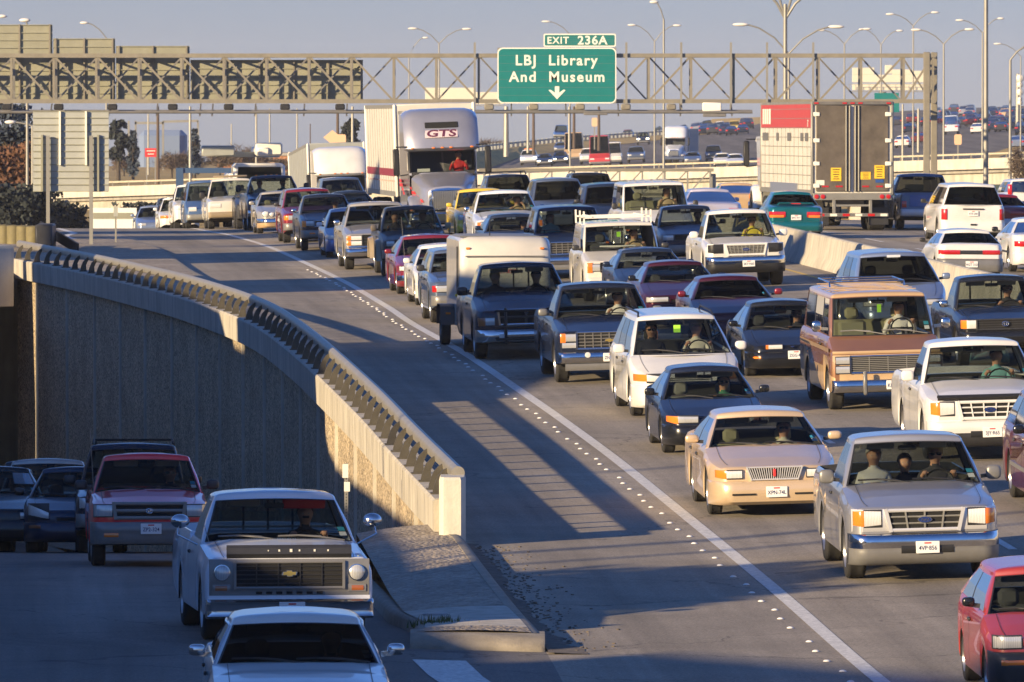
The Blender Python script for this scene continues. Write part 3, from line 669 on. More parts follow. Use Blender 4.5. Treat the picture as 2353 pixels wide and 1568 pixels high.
        for f in fx[::-1]: ring.append(((wB*f, S['yb'] + rbow*(1 - f*f) - (.05 if f == 1 else 0)), (wT*f*.985, S['yr'] + rbow*.7*(1 - f*f) - (.02 if f == 1 else 0)), ('r', f)))
        arch = .028 if not S['van'] else .02; V = [0, .025, .055, .5, .962, .982, 1.]
        def P(k, v, sg):
            (xb, yb_), (xt, yt_), _ = ring[k]; zb = s.belt(yb_) - .012
            zq = zT - arch*(abs(xt)/wT)**2; z = zb + (zq - zb) * v; x = xb + (xt - xb) * v; y = yb_ + (yt_ - yb_) * v; bu = math.sin(math.pi * v)
            if ring[k][2][0] == 's' or ring[k][2] == ('f', 1.) : x += .018 * bu
            if ring[k][2][0] == 'f': y -= .03 * bu
            if ring[k][2][0] == 'r' and not S['bed']: y += .02 * bu
            return (x * sg, y, z)
        K = len(ring); frame = MB(); glass = {}
        wins = S['win']
        for sg in (1, -1):
            for k in range(K - 1):
                (ta, fa), (tb, fb) = ring[k][2], ring[k + 1][2]
                for q in range(len(V) - 1):
                    quad = [P(k, V[q], sg), P(k + 1, V[q], sg), P(k + 1, V[q + 1], sg), P(k, V[q + 1], sg)]
                    inner = 2 <= q <= 3; mid = 1 <= q <= 4; key = None; mm = s.col
                    if ta == tb and ta in 'fr':
                        hi = max(fa, fb)
                        if ta == 'f' or S['rear_glass']:
                            if inner and hi <= .946: key = 'windshield' if ta == 'f' else 'rear_window'
                            elif mid and hi <= .973: mm = 'black'
                    elif ta == tb == 's':
                        for wi, (a, b) in enumerate(wins):
                            if fa >= a - 1e-6 and fb <= b + 1e-6 and inner: key = ('side_window', wi, sg)
                        if key is None and S['bp'] and inner and fa > wins[0][0] and fb < wins[-1][1]: mm = 'black'
                    if key: glass.setdefault(key, MB()).add(quad, [(0, 1, 2, 3)], S['glass'] if key in ('windshield',) else S['sglass'])
                    else: frame.add(quad, [(0, 1, 2, 3)], mm)
        cyc = (S['yt'] + S['yr']) / 2; o = len(frame.v)
        sc = [(1., 0.), (.990, .028), (.965, .050), (.91, .066), (.78, .078), (.5, .086), (.2, .088)]
        rows = []
        for a, dz in sc:
            rows.append([(P(k, 1, 1)[0]*a, cyc + (P(k, 1, 1)[1] - cyc)*(1 - (1 - a)*.45), P(k, 1, 1)[2] + (zT - P(k, 1, 1)[2])*(1 - a)*1.0 + dz) for k in range(K)])
        roofm = S.get('roofm', s.col)
        for sg in (1, -1):
            frame.grid([[(x*sg, y, z) for x, y, z in r] for r in rows], roofm)
        frame.grid([[(x, y, z) for x, y, z in rows[-1]], [(-x, y, z) for x, y, z in rows[-1]]], roofm)
        # weld
        bmv = {}; newv = []; rem = []
        for p in frame.v:
            q = (round(p[0], 4), round(p[1], 4), round(p[2], 4))
            if q not in bmv: bmv[q] = len(newv); newv.append(p)
            rem.append(bmv[q])
        F2 = []; M2 = []
        for fc, mm in zip(frame.f, frame.m):
            c2 = []
            for i in fc:
                if rem[i] not in c2: c2.append(rem[i])
            if len(c2) > 2: F2.append(c2); M2.append(mm)
        frame.v, frame.f, frame.m = newv, F2, M2
        s.part('roof', frame, smooth=42)
        for key, g in glass.items():
            nm = key if isinstance(key, str) else key[0]; o = s.part(nm, g, smooth=60); s.parts[key] = o
        s.P = P; s.ring = ring
    def wheels(s):
        S = s.S; r, tw = S['r'], S['tw']
        for y in (S['fo'], S['fo'] + S['wb']):
            for sg in (-1, 1):
                x = sg * (s.w2 - tw/2 - .035); mb = MB(); n = 20 if s.lod == 0 else 12
                pr = [(-.5*tw, .6*r), (-.5*tw, .9*r), (-.42*tw, .975*r), (-.3*tw, r), (-.24*tw, .985*r), (-.08*tw, r), (0, .985*r), (.08*tw, r), (.24*tw, .985*r), (.3*tw, r), (.42*tw, .975*r), (.5*tw, .9*r), (.5*tw, .6*r)]
                if s.lod: pr = [(-.5*tw, .5*r), (-.5*tw, .9*r), (-.4*tw, r), (.4*tw, r), (.5*tw, .9*r), (.5*tw, .5*r)]
                mb.lathe(pr, (x, y, r), (1, 0, 0), 'rubber', n); w = s.part('wheel', mb)
                mb = MB(); d = sg
                mb.lathe([(d*.46*tw, .62*r), (d*.50*tw, .60*r), (d*.34*tw, .55*r), (d*.24*tw, .50*r), (d*.34*tw, .30*r), (d*.40*tw, .16*r), (d*.46*tw, .12*r), (d*.47*tw, .0)], (x, y, r), (1, 0, 0), lambda i: S['rimm'] if i != 3 else 'rim_dark', n)
                if s.lod < 2: s.part('rim', mb, w)
                else: s.part('rim', mb)
    def interior(s):
        S = s.S; zf = .45
        mb = MB(); mb.box((0, S['yc'] + .26, S['zc'] - .10), (s.W*.80, .42, .2), S['dash'], .06); s.part('dashboard', mb)
        s.seaty = S['yt'] + .42; s.hip = s.H - .985; sx = .39 * s.W / 1.9; s.sx = sx
        def seat(x, y, w, top, head, m):
            mb = MB(); rot = Matrix.Rotation(R(-12), 4, 'X'); z0 = s.hip - .12
            mb.box((x, y - .22, z0), (w, .5, .16), m, .05)
            mb.box((x, y + .10, (z0 + top)/2), (w, .14, top - z0), m, .06, rot)
            if head: mb.box((x, y + .20, top + .11), (w*.48 if w < .8 else .28, .10, .2), m, .05, rot)
            s.part('seat', mb)
        if s.lod == 0:
            if S['bench']: seat(0, s.seaty + .05, s.W*.72, s.H - .62, False, S['seat'])
            else:
                for sg in (-1, 1): seat(sg*sx, s.seaty + .05, .5, s.H - .52, True, S['seat'])
            if not S['bed']: seat(0, min(S['yr'] - .1, s.seaty + 1.0), s.W*.68, s.H - .56, False, S['seat'])
            mb = MB(); c = Vector((sx, S['yt'] + .0, s.H - .66)); rows = []
            for i in range(16):
                a = 2*math.pi*i/16; ctr = c + Vector((.19*math.cos(a), .19*math.sin(a)*.45, .19*math.sin(a)*.9)); rad = (ctr - c).normalized(); ax = Vector((0, -.9, .45))
                rows.append([ctr + (rad*math.cos(b) + ax*math.sin(b))*.014 for b in (0, 1.57, 3.14, 4.71)])
            mb.grid(rows + [rows[0]], 'black', True); mb.bar(c - Vector((.18, 0, 0)), c + Vector((.18, 0, 0)), .03, .03, 'black'); mb.bar(c, c + Vector((0, -.25, -.12)), .05, .05, 'black')
            s.part('steering_wheel', mb)
            mb = MB(); mb.box((0, S['yt'] + .10, s.H - .19), (.24, .03, .065), 'black', .02); mb.bar((0, S['yt'] + .09, s.H - .17), (0, S['yt'] + .06, s.H - .08), .02, .02, 'black'); s.part('rear_view_mirror', mb)
            for sg in (-1, 1):
                mb = MB(); y0 = S['yt'] + .16; mb.box((sg*.33*s.W/1.9, y0, s.H - .155), (.36, .03, .12), 'seat_pale' if S['seat'] != 'seat_dark' else 'seat_grey', .02, Matrix.Rotation(R(35), 4, 'X')); s.part('sun_visor', mb)
        else:
            mb = MB(); 
            for sg in (-1, 1): mb.box((sg*sx, s.seaty + .15, s.H - .72), (.46, .14, .5), S['seat'], .06); mb.box((sg*sx, s.seaty + .18, s.H - .38), (.24, .1, .2), S['seat'], .05)
            s.part('seat', mb)
    # ---- panels laid on nose (rear=False) or tail
    def yy(s, x, off, rear): return (s.ry(x) + off) if rear else (s.ny(x) - off)
    def panel(s, mb, xs, zlo, zhi, off, m, rear=False, depth=.05):
        fl = zlo if callable(zlo) else (lambda x: zlo); fh = zhi if callable(zhi) else (lambda x: zhi)
        sgn = 1 if not rear else -1; bev = min(.012, off * .6)
        rows = [[(x, s.yy(x, off, rear) + sgn*depth, fl(x)) for x in xs], [(x, s.yy(x, off, rear) + sgn*bev*.6, fl(x)) for x in xs], [(x, s.yy(x, off, rear), fl(x) + bev) for x in xs], [(x, s.yy(x, off, rear), (fl(x) + fh(x))/2) for x in xs], [(x, s.yy(x, off, rear), fh(x) - bev) for x in xs], [(x, s.yy(x, off, rear) + sgn*bev*.6, fh(x)) for x in xs], [(x, s.yy(x, off, rear) + sgn*depth, fh(x)) for x in xs]]
        o = len(mb.v); mb.grid(rows, m); n = len(xs)
        for e in (0, n - 1): mb.f.append([o + i*n + e for i in range(7)]); mb.m.append(m)
    def xs(s, a, b, n=6): return [a + (b - a) * i / n for i in range(n + 1)]
    def lamp(s, name, x0, x1, z0, z1, m, off=.012, z0o=None, z1o=None, rear=False, parent=None, n=6, only=None):
        out = []
        for sg in ((-1, 1) if only is None else (only,)):
            mb = MB()
            if name == 'headlight' and s.lod == 0: s.panel(mb, [sg * x for x in s.xs(x0 - .012, x1 + .008, n)], min(z0, z0o or z0) - .012, max(z1, z1o or z1) + .012, off - .005, 'trim', rear)
            lo = lambda x: z0 + ((z0o if z0o is not None else z0) - z0) * (abs(x) - x0) / (x1 - x0); hi = lambda x: z1 + ((z1o if z1o is not None else z1) - z1) * (abs(x) - x0) / (x1 - x0)
            s.panel(mb, [sg * x for x in s.xs(x0, x1, n)], lo, hi, off, m, rear); out.append(s.part(name, mb, parent[len(out)] if parent and parent[0] else None))
        return out
    def roundlamp(s, name, x, z, r, m='lens', off=.03, rear=False):
        for sg in (-1, 1):
            mb = MB(); d = (0, -1 if not rear else 1, 0); c = (sg*x, s.yy(x, off - .02, rear), z)
            mb.lathe([(-.03, r*1.12), (.02, r*1.12), (.022, r)], c, d, 'chrome', 20); mb.lathe([(.020, r), (.032, r*.8), (.04, r*.4), (.042, .0)], c, d, m, 20)
            s.part(name, mb)
    def bump(s, xw, prof, m, rear=False, name='bumper', n=18, drop=0.):
        mb = MB(); xs_ = [xw * math.sin(math.pi/2 * (2*i/n - 1)) for i in range(n + 1)]; sg = 1 if not rear else -1
        rows = [[(x, s.yy(x, 0, rear) + sg*dy, z) for dy, z in prof] for x in xs_]
        mb.grid(rows, m if not callable(m) else (lambda i, j: m(j))); k = len(prof)
        for o in (0, len(mb.v) - k): mb.f.append(list(range(o, o + k))); mb.m.append(m if not callable(m) else m(0))
        return s.part(name, mb, smooth=50)
    def grille(s, xt, z0, z1, nh=3, nv=0, frame='chrome', bar='black', ft=.03, off=.02, xb=None, bt=.014, back='under', name='grille', round_=0.):
        xb = xb if xb is not None else xt; mb = MB(); N = 12
        X = lambda u, z: (xb + (xt - xb) * (z - z0) / (z1 - z0)) * u
        def rr(u): return round_ * (abs(u) ** 6)
        us = [2*i/N - 1 for i in range(N + 1)]
        rows = [[(X(u, z), s.yy(X(u, z), .011, False), z) for u in us] for z in (z0 + .01, (z0 + z1)/2, z1 - .01)]; mb.grid(rows, back)
        if ft > 0:
            for a, b in ((z0 - ft/2, z0 + ft/2), (z1 - ft/2, z1 + ft/2)): s.panel(mb, [X(u, (a + b)/2)*1.0 for u in us], (lambda x, a=a: a), (lambda x, b=b: b), off + .012, frame)
            for sg in (-1, 1): mb.bar((X(sg, z0), s.yy(X(sg, z0), off*.5, False), z0 - ft/2), (X(sg, z1), s.yy(X(sg, z1), off*.5, False), z1 + ft/2), ft, off + .03, frame, (0, 1, 0))
        for i in range(nh):
            z = z0 + (z1 - z0) * (i + 1) / (nh + 1); s.panel(mb, [X(u, z) for u in us], z - bt/2, z + bt/2, off, bar, depth=.02)
        for i in range(nv):
            u = 2*(i + 1)/(nv + 1) - 1; mb.bar((X(u, z0), s.yy(X(u, z0), off*.8, False), z0), (X(u, z1), s.yy(X(u, z1), off*.8, False), z1), bt, .02, bar, (0, 1, 0))
        return s.part(name, mb)
    def plate(s, text, x, z, off=.03, rear=False, parent=None):
        mb = MB(); y = s.yy(x, off, rear); d = -1 if not rear else 1
        mb.box((x, y, z), (.305, .012, .155), 'plate', .004)
        if s.lod < 1:
            if text: put_text(mb, text, .088 if len(text) < 7 else .078, (x, y + d*.0085, z - .012), 'plate_ink', .012, 1.0, face=d, sx=.9)
            mb.box((x, y + d*.007, z + .055), (.09, .003, .018), 'sign_red')
        return s.part('license_plate', mb, parent)
    def oval(s, z, w=.2, h=.085, x=0, parent=None, text='Ford', rear=False, off=.045):
        mb = MB(); y = s.yy(x, off, rear); N = 20
        for k, (sc, m, dy) in enumerate(((1., 'chrome', 0), (.90, 'oval_blue', -.004))):
            P = [(x + w/2*sc*math.cos(2*math.pi*i/N), y + dy, z + h/2*sc*math.sin(2*math.pi*i/N)) for i in range(N)]
            mb.add(P + [(a, y + .04, c) for a, b, c in P], [list(range(N))] + [[i, N+i, N+(i+1) % N, (i+1) % N] for i in range(N)], m)
        put_text(mb, text, h*.62, (x, y - .007, z), 'chrome', .01)
        return s.part('emblem', mb, parent)
    def bowtie(s, z, w=.2, h=.07, parent=None, m='gold', off=.05):
        mb = MB(); y = s.yy(0, off, False); a, b = w/2, h/2
        P = [(-a, -b*.55), (-a*.36, -b*.55), (-a*.30, -b), (a*.36, -b), (a*.42, -b*.55), (a*.85, -b*.55), (a, b*.55), (a*.36, b*.55), (a*.30, b), (-a*.36, b), (-a*.42, b*.55), (-a*.85, b*.55)]
        for sc, mm, dy in ((1.0, 'chrome', 0), (.84, m, -.006)):
            mb.prism([(p*sc, z + q*sc) for p, q in P], y + dy, y + .03, mm)
        return s.part('emblem', mb, parent)
    def rings(s, z, r=.05, parent=None):                     # interlaced ellipses
        mb = MB(); y = s.yy(0, .05, False)
        for w, h in ((1.4, 1), (.5, .95), (1.0, .5)):
            mb.tube([(w*r*math.cos(2*math.pi*i/16), y, z + (h*r*math.sin(2*math.pi*i/16) if h != .5 else .5*r + h*r*math.sin(2*math.pi*i/16))) for i in range(17)], .009, 'chrome', 6, False)
        return s.part('emblem', mb, parent)
    def mirrors(s, m=None, w=.2, h=.15, drop=0., out=.0, d=.12):
        S = s.S; m = m or s.col
        for sg in (-1, 1):
            mb = MB(); y = S['yc'] + .42 if not S['van'] else S['yc'] + .2; z = s.belt(y) + .1 + drop; x = sg*(s.w2 + w*.45 + out)
            mb.sball((x, y, z), (w*.42, d*.45, h*.44), m, .62); mb.bar((sg*s.w2*.94, y + .02, z - .05), (x, y, z - .03), .05, .05, 'trim' if m != 'chrome' else 'chrome')
            s.part('side_mirror', mb)
    def wipers(s, n=2, m='black'):
        for i in range(n):
            mb = MB(); k0 = -.55 + i*.85
            def pt(u, v, lift=.02):
                a = abs(u)*.94; k = 0
                fx = [0, .25, .5, .75, .945]
                while k < 3 and fx[k + 1] < a: k += 1
                t = (a - fx[k])/(fx[k + 1] - fx[k]); p, q = s.P(k, v, 1 if u > 0 else -1), s.P(k + 1, v, 1 if u > 0 else -1)
                return Vector((p[0] + (q[0]-p[0])*t, p[1] + (q[1]-p[1])*t - lift, p[2] + (q[2]-p[2])*t + lift*.4))
            a, b = pt(k0 + .62, .04), pt(k0 - .02, .16); mb.tube([a, (a + b)/2 + Vector((0, -.012, .01)), b], .011, m, 5); mb.tube([pt(k0 - .32, .145), b, pt(k0 + .30, .13)], .012, m, 5)
            s.part('wiper', mb)
    def sticker(s, x=.62, n=2):
        mb = MB()
        for i in range(n):
            p = Vector(s.P(3, .16 + .11*i, 1)); q = Vector(s.P(4, .16 + .11*i, 1)); r = Vector(s.P(3, .25 + .11*i, 1)); t = Vector(s.P(4, .25 + .11*i, 1))
            e = Vector((0, .006, 0)); a = p + (q - p)*.42; b = p + (q - p)*.92; c = r + (t - r)*.92; d = r + (t - r)*.42
            mb.add([a + e, b + e, c + e, d + e], [(0, 1, 2, 3)], 'sticker' if i == n - 1 else 'plate')
        s.part('window_sticker', mb, s.parts.get('windshield'))
    def seams(s, doors=((.0, .95),), handle=True):
        S = s.S
        mb = MB()                                           # door shut lines and handles on the flanks
        for sg in (-1, 1):
            for a, b in doors:
                for y in (S['yc'] + a, S['yc'] + b):
                    z1 = s.belt(y) - S['sh']; w = s.half(y)
                    mb.add([(sg*(w*f + .0035), y + dy, z) for f, z in ((.992, S['gc'] + .1), (1., S['gc'] + .5*(z1 - S['gc'])), (.99, z1 - .1*(z1 - S['gc'])), (.972, z1)) for dy in (-.006, .006)], [(0, 1, 3, 2), (2, 3, 5, 4), (4, 5, 7, 6)], 'black')
        s.part('door_seam', mb, s.body)
        for sg in (-1, 1):
            for a, b in doors:
                mb = MB(); y = S['yc'] + b - .14; mb.box((sg*(s.half(y) + .005), y, s.belt(y) - .16), (.03, .15, .045), 'trim' if S.get('hdl') is None else S['hdl'], .012); s.part('door_handle', mb)
    def hoodline(s):
        S = s.S; mb = MB(); rows = []
        for sg in (-1, 1):
            pts = []
            for k in range(9):
                y = S['nl']*.25 + (S['yc'] - .05 - S['nl']*.25)*k/8; w = s.half(y); z = s.topz(y); cr = S['crown']*min(1, y/.5)
                pts.append((sg*w*.78, y, z + cr*.42 + .004))
            mb.grid([[(x - .0035, y, z) for x, y, z in pts], [(x + .0035, y, z) for x, y, z in pts]], 'black')
        s.part('hood_seam', mb, s.body)
    def antenna(s, x, y, h, ball=False, lean=.05):
        mb = MB(); z = s.topz(y); mb.tube([(x, y, z), (x - lean, y + .06, z + h)], [.006, .004], 'galv_dark', 5)
        if ball: mb.ball((x - lean, y + .06, z + h), (.035,)*3, 'sign_white', 10, 8)
        s.part('antenna', mb)
    def exhaust_gap(s): pass

# --- people: one continuous seated figure, with hair, cap or glasses as children
def skin_figure(arms, lean=0.):
    V = [(0,0,0), (0,.05,.18), (0,.10,.40), (0,.115,.49), (0,.10,.56), (0,.072,.625), (0,.075,.695), (0,.088,.765)]; Rd = [.16,.155,.165,.08,.058,.088,.104,.074]; E = [(i, i+1) for i in range(7)]
    def chain(a, pts):
        p = a
        for x, y, z, r in pts: V.append((x, y, z)); Rd.append(r); E.append((p, len(V) - 1)); p = len(V) - 1
        return p
    chain(6, [(0, -.036, .668, .020)])                         # nose
    for sg in (-1, 1): chain(6, [(sg*.092, .09, .675, .02)])   # ears
    for sg in (-1, 1):
        chain(0, [(sg*.1, -.12, -.01, .092), (sg*.13, -.46, .06, .066), (sg*.14, -.60, -.22, .05), (sg*.14, -.68, -.36, .04)])
        a = arms[0 if sg < 0 else 1]
        h = chain(2, [(sg*.165, .10, .405, .078), (sg*a[0][0], a[0][1], a[0][2], .046), (sg*a[1][0], a[1][1], a[1][2], .031), (sg*a[2][0], a[2][1], a[2][2], .03)])
        hx, hy, hz = sg*a[2][0], a[2][1], a[2][2]
        for f, L in zip((-1.2, -.4, .4, 1.2), (.045, .055, .052, .04)):
            chain(h, [(hx + f*.017, hy - L*.7, hz + .012, .011), (hx + f*.018, hy - L, hz - .012, .0095), (hx + f*.018, hy - L*.7, hz - .032, .009)])
        chain(h, [(hx - sg*.035, hy - .015, hz + .0, .012), (hx - sg*.045, hy - .04, hz - .012, .01)])
    me = bpy.data.meshes.new('person'); me.from_pydata(V, E, []); o = bpy.data.objects.new('person', me); C.objects.link(o)
    o.modifiers.new('skin', 'SKIN'); 
    if not me.skin_vertices: 
        bm = bmesh.new(); bm.from_mesh(me); bm.verts.layers.skin.verify(); bm.to_mesh(me); bm.free()
    for i, sv in enumerate(me.skin_vertices[0].data): sv.radius = (Rd[i], Rd[i] * (.72 if i in (0, 1, 2) else 1)); sv.use_root = (i == 0)
    sb = o.modifiers.new('sub', 'SUBSURF'); sb.levels = 1; sb.render_levels = 1
    bpy.context.view_layer.update(); res = bpy.data.meshes.new_from_object(o.evaluated_get(bpy.context.evaluated_depsgraph_get()))
    bpy.data.objects.remove(o); res.name = 'person'
    res.materials.clear()
    for k in ('denim', 'skin', 'denim'): res.materials.append(MATS[k])
    hands = [(-arms[0][2][0], *arms[0][2][1:]), (arms[1][2][0], *arms[1][2][1:])]
    for p in res.polygons:
        c = p.center; sk = c.z > .535 and abs(c.x) < .2 and c.y > -.08
        for h in hands:
            if (c - Vector(h)).length < .105: sk = True
        p.material_index = 1 if sk else (2 if c.z < .06 and c.y < -.1 and abs(c.z) < .45 and abs(c.x) < .25 and c.z < .13 else 0); p.use_smooth = True
    return res
DRIVE = ((( .27, -.06, .22), (.22, -.30, .40), (.19, -.40, .47)), ((.27, -.06, .22), (.22, -.30, .40), (.19, -.40, .47)))
REST = (((.25, .02, .17), (.20, -.20, .12), (.15, -.32, .12)), ((.25, .02, .17), (.20, -.20, .12), (.15, -.32, .12)))
POINT = (((.27, -.06, .22), (.22, -.30, .40), (.19, -.40, .47)), ((.25, -.10, .30), (.20, -.12, .50), (.13, -.06, .60)))
FIG = {}
def person(v, side, label, shirt, hair='hair_dark', cap=None, shades=False, pose='drive', sc=1., long=False, tache=False, group=None, dz=0):
    if pose not in FIG: FIG[pose] = skin_figure({'drive': DRIVE, 'rest': REST, 'wave': POINT}[pose])
    o = bpy.data.objects.new('person', FIG[pose]); C.objects.link(o)
    mt = v.root.matrix_basis; o.location = mt @ Vector((side * v.sx, v.seaty, v.hip + .0 + dz)); o.rotation_euler = v.root.rotation_euler; o.scale = (sc,)*3
    for i, k in ((0, shirt),): o.material_slots[i].link = 'OBJECT'; o.material_slots[i].material = MATS[shirt]
    tag(o, label, 'person', group)
    mb = MB(); c = Vector((0, .092, .705)); rows = []
    for i in range(7):
        t = math.pi*.60*i/6; row = []
        for j in range(14):
            a = 2*math.pi*j/14; fr = max(0, -math.sin(a)); tt = t * (1 - .45*fr) if not long else t * (1.25 - .62*fr)
            row.append(c + Vector((.110*math.sin(tt)*math.cos(a), .120*math.sin(tt)*math.sin(a), .114*math.cos(tt))))
        rows.append(row)
    mb.grid(rows, cap or hair, True)
    if cap: mb.box((0, -.055, .735), (.15, .14, .015), cap, .006)
    h = mb.build('cap' if cap else 'hair', o, 60)
    if cap:
        mb = MB(); mb.grid([[c + Vector((.097*math.cos(a), .104*math.sin(a), z)) for a in [math.pi*k/8 for k in range(9)]] for z in (.02, -.05)], hair); mb.build('hair', o)
    mb = MB()
    for sg in (-1, 1):
        if shades: mb.box((sg*.036, -.024, .682), (.064, .02, .042), 'shades', .008); mb.bar((sg*.066, -.018, .686), (sg*.096, .08, .686), .008, .01, 'shades')
        else: mb.ball((sg*.034, -.024, .684), (.012, .006, .006), 'sign_white', 8, 6); mb.ball((sg*.034, -.029, .684), (.007, .004, .006), 'black', 6, 4)
    mb.build('sunglasses' if shades else 'eyes', o)
    mb = MB(); mb.box((0, -.014, .628), (.045, .012, .007), 'lip', .003); mb.build('mouth', o)
    if tache: mb = MB(); mb.box((0, -.026, .643), (.085, .024, .034), 'hair_dark', .01); mb.build('moustache', o)
    return o
SHIRTS = dict(shirt_white=(.70,.67,.64), shirt_yellow=(.62,.50,.05), shirt_green=(.03,.14,.08), shirt_blue=(.10,.18,.30), shirt_red=(.55,.03,.03), shirt_dark=(.03,.03,.04), shirt_teal=(.14,.32,.32), shirt_pale=(.48,.46,.40), shirt_tan=(.40,.30,.18))
for k, c in SHIRTS.items(): mat(k, c, .9, noise=.1)
# ================================================================ TRAFFIC
def pose(x, y, S, fun=None, away=False, yaw=None, Yfix=None):
    fun = fun or zg; f = S['fo'] if not away else S['L'] - S['fo'] - S['wb']
    if Yfix: Y = Yfix; X = (x - CX) * Y / F; z = fun(X, Y)
    else: X, Y, z = on_road(x, y, fun)
    a = (Xe(Y + 3) - Xe(Y - 3)) / 6 if yaw is None else yaw
    d = Vector((math.sin(math.atan(a)), math.cos(math.atan(a)), 0)); x2, y2 = X + d.x*S['wb'], Y + d.y*S['wb']
    sl = (fun(x2, y2) - z) / S['wb']; cr = (fun(X + .8, Y) - fun(X - .8, Y)) / 1.6
    rz = -math.atan(a)
    if not away: return (X - d.x*f, Y - d.y*f, z - sl*f), (math.atan(sl), -math.atan(cr), rz)
    L = S['L']; return (X + d.x*(L - f), Y + d.y*(L - f), z + sl*(L - f)), (-math.atan(sl), math.atan(cr), rz + math.pi)
def veh(x, y, S, name, label, cat, col, lod=0, fun=None, away=False, yaw=None, group=None, Yfix=None):
    p, r = pose(x, y, S, fun, away, yaw, Yfix); v = Veh(S, name, label, cat, p, 0, col, lod, group)
    if v.root: v.root.rotation_euler = r
    v.rot = r; return v
low = lambda X, Y: zlow(Y)
CB = [(.03,.63),(-.12,.63),(-.15,.60),(-.155,.52),(-.15,.44),(-.12,.41),(.03,.41)]                   # plain steel truck bumper
def cb(dz, k=1.): return [(a, dz + (z - .41)*k) for a, z in CB]
def car_bumper(v, m, z1=.54, z0=.18, d=.08, strip=None):
    v.bump(v.w2*.985, [(.03, z1), (-d*.6, z1 - .01), (-d, z1 - .06), (-d, z1 - .20), (-d*.7, z0 + .05), (.06, z0)], m if not strip else (lambda j: strip if j == 2 else m))
def ford_front(v, grille='brightwork', bars='galv', bumper='chrome', lower='bumper_grey', z=0., plate=None, px=0., emblem=True, n=(2, 3), lens='lens_hot'):
    k = v.w2; mb = MB(); v.panel(mb, v.xs(-k*.945, k*.945, 14), .665 + z, .955 + z, .008, grille); v.part('grille_surround', mb); g = v.grille(k*.51, .68 + z, .935 + z, n[0], n[1], grille, bars, .045, .03, xb=k*.44, bt=.022)
    v.lamp('headlight', k*.57, k*.79, .75 + z, .93 + z, lens, .02, z0o=.73 + z, z1o=.94 + z); v.lamp('turn_signal', k*.79, k*.93, .73 + z, .94 + z, 'amber' if lens != 'black' else 'black', .016, z0o=.75 + z, z1o=.93 + z)
    if emblem: v.oval(.81 + z, .19, .08, parent=g)
    prof = [(.05, .64 + z), (-.09, .635 + z), (-.13, .59 + z), (-.135, .50 + z), (-.115, .455 + z), (-.12, .42 + z), (-.11, .34 + z), (-.05, .25 + z), (.06, .23 + z)]
    b = v.bump(k*.985, prof, lambda j: 'trim' if j == 0 and bumper == 'chrome' else bumper if j < 4 else lower)
    mb = MB(); v.panel(mb, v.xs(-.34 + px, .34 + px, 4), .385 + z, .505 + z, .128, 'black', depth=.02); v.part('bumper_opening', mb, b)
    if plate: v.plate(plate, px, .46 + z, .148, parent=b)
def chevy_front(v, grille='chrome', z=0., plate=None, bow=True, px=.0, dark='chrome', two=True):
    k = v.w2; g = v.grille(k*.62, .66 + z, .965 + z, 4, 7, dark, 'galv_dark' if dark == 'chrome' else 'trim', .035, .018, bt=.018)
    v.lamp('headlight', k*.63, k*.83, .80 + z, .94 + z, 'lens', .022); v.lamp('turn_signal', k*.83, k*.93, .78 + z, .95 + z, 'amber', .018)
    if two: v.lamp('parking_light', k*.63, k*.90, .68 + z, .775 + z, 'lens', .02)
    if bow: v.bowtie(.81 + z, .2, .075, g)
    b = v.bump(k*.985, cb(.40 + z, .9), 'chrome'); mb = MB()
    v.panel(mb, v.xs(-k*.85, k*.85, 10), .26 + z, .405 + z, .09, 'bumper_grey'); v.part('valance', mb, b)
    if plate: v.plate(plate, px, .50 + z, .17, parent=b)
def usual(v, doors=((.03, 1.05),), m=None, mw=.2, mh=.15, wip='black', stick=True, drop=0.):
    v.mirrors(m, mw, mh, drop); 
    if v.lod == 0: v.wipers(2, wip); v.seams(doors); v.hoodline(); stick and v.sticker()
P_ = paint
P_('silver', (.36, .355, .36), .5, .32); P_('white', (.66, .645, .61), 0, .35); P_('offwhite', (.58, .55, .48), 0, .4); P_('champagne', (.60, .44, .27), .25, .32); P_('black_paint', (.012, .013, .016), .1, .25); P_('navy', (.012, .016, .032), .15, .25)
P_('dark_blue', (.016, .026, .055), .2, .28); P_('blue_grey', (.10, .13, .19), .4, .3); P_('steel_blue', (.22, .27, .38), .45, .3); P_('maroon', (.05, .007, .016), .3, .28); P_('burgundy', (.22, .015, .022), .3, .28); P_('red_paint', (.72, .010, .012), 0, .3); P_('faded_red', (.30, .028, .022), 0, .5)
P_('brown', (.24, .11, .05), .2, .4); P_('tan', (.52, .35, .18), .1, .4); P_('yellow', (.62, .44, .03), 0, .4); P_('teal', (.004, .13, .15), .35, .3); P_('truck_blue', (.06, .11, .22), .1, .45); P_('bright_blue', (.03, .10, .32), .3, .3); P_('lavender', (.50, .47, .55), .3, .35); P_('dusty_black', (.035, .034, .033), .1, .5); P_('dusty_silver', (.36, .34, .30), .4, .4); P_('charcoal', (.05, .05, .055), .3, .35); P_('grey_white', (.62, .64, .68), .05, .4)
P_('rosewood', (.13, .02, .02), .3, .3); P_('cab_silver', (.36, .36, .40), .5, .38); P_('dirty_tan', (.26, .20, .12), 0, .8); P_('red_far', (.45, .03, .03), 0, .5)

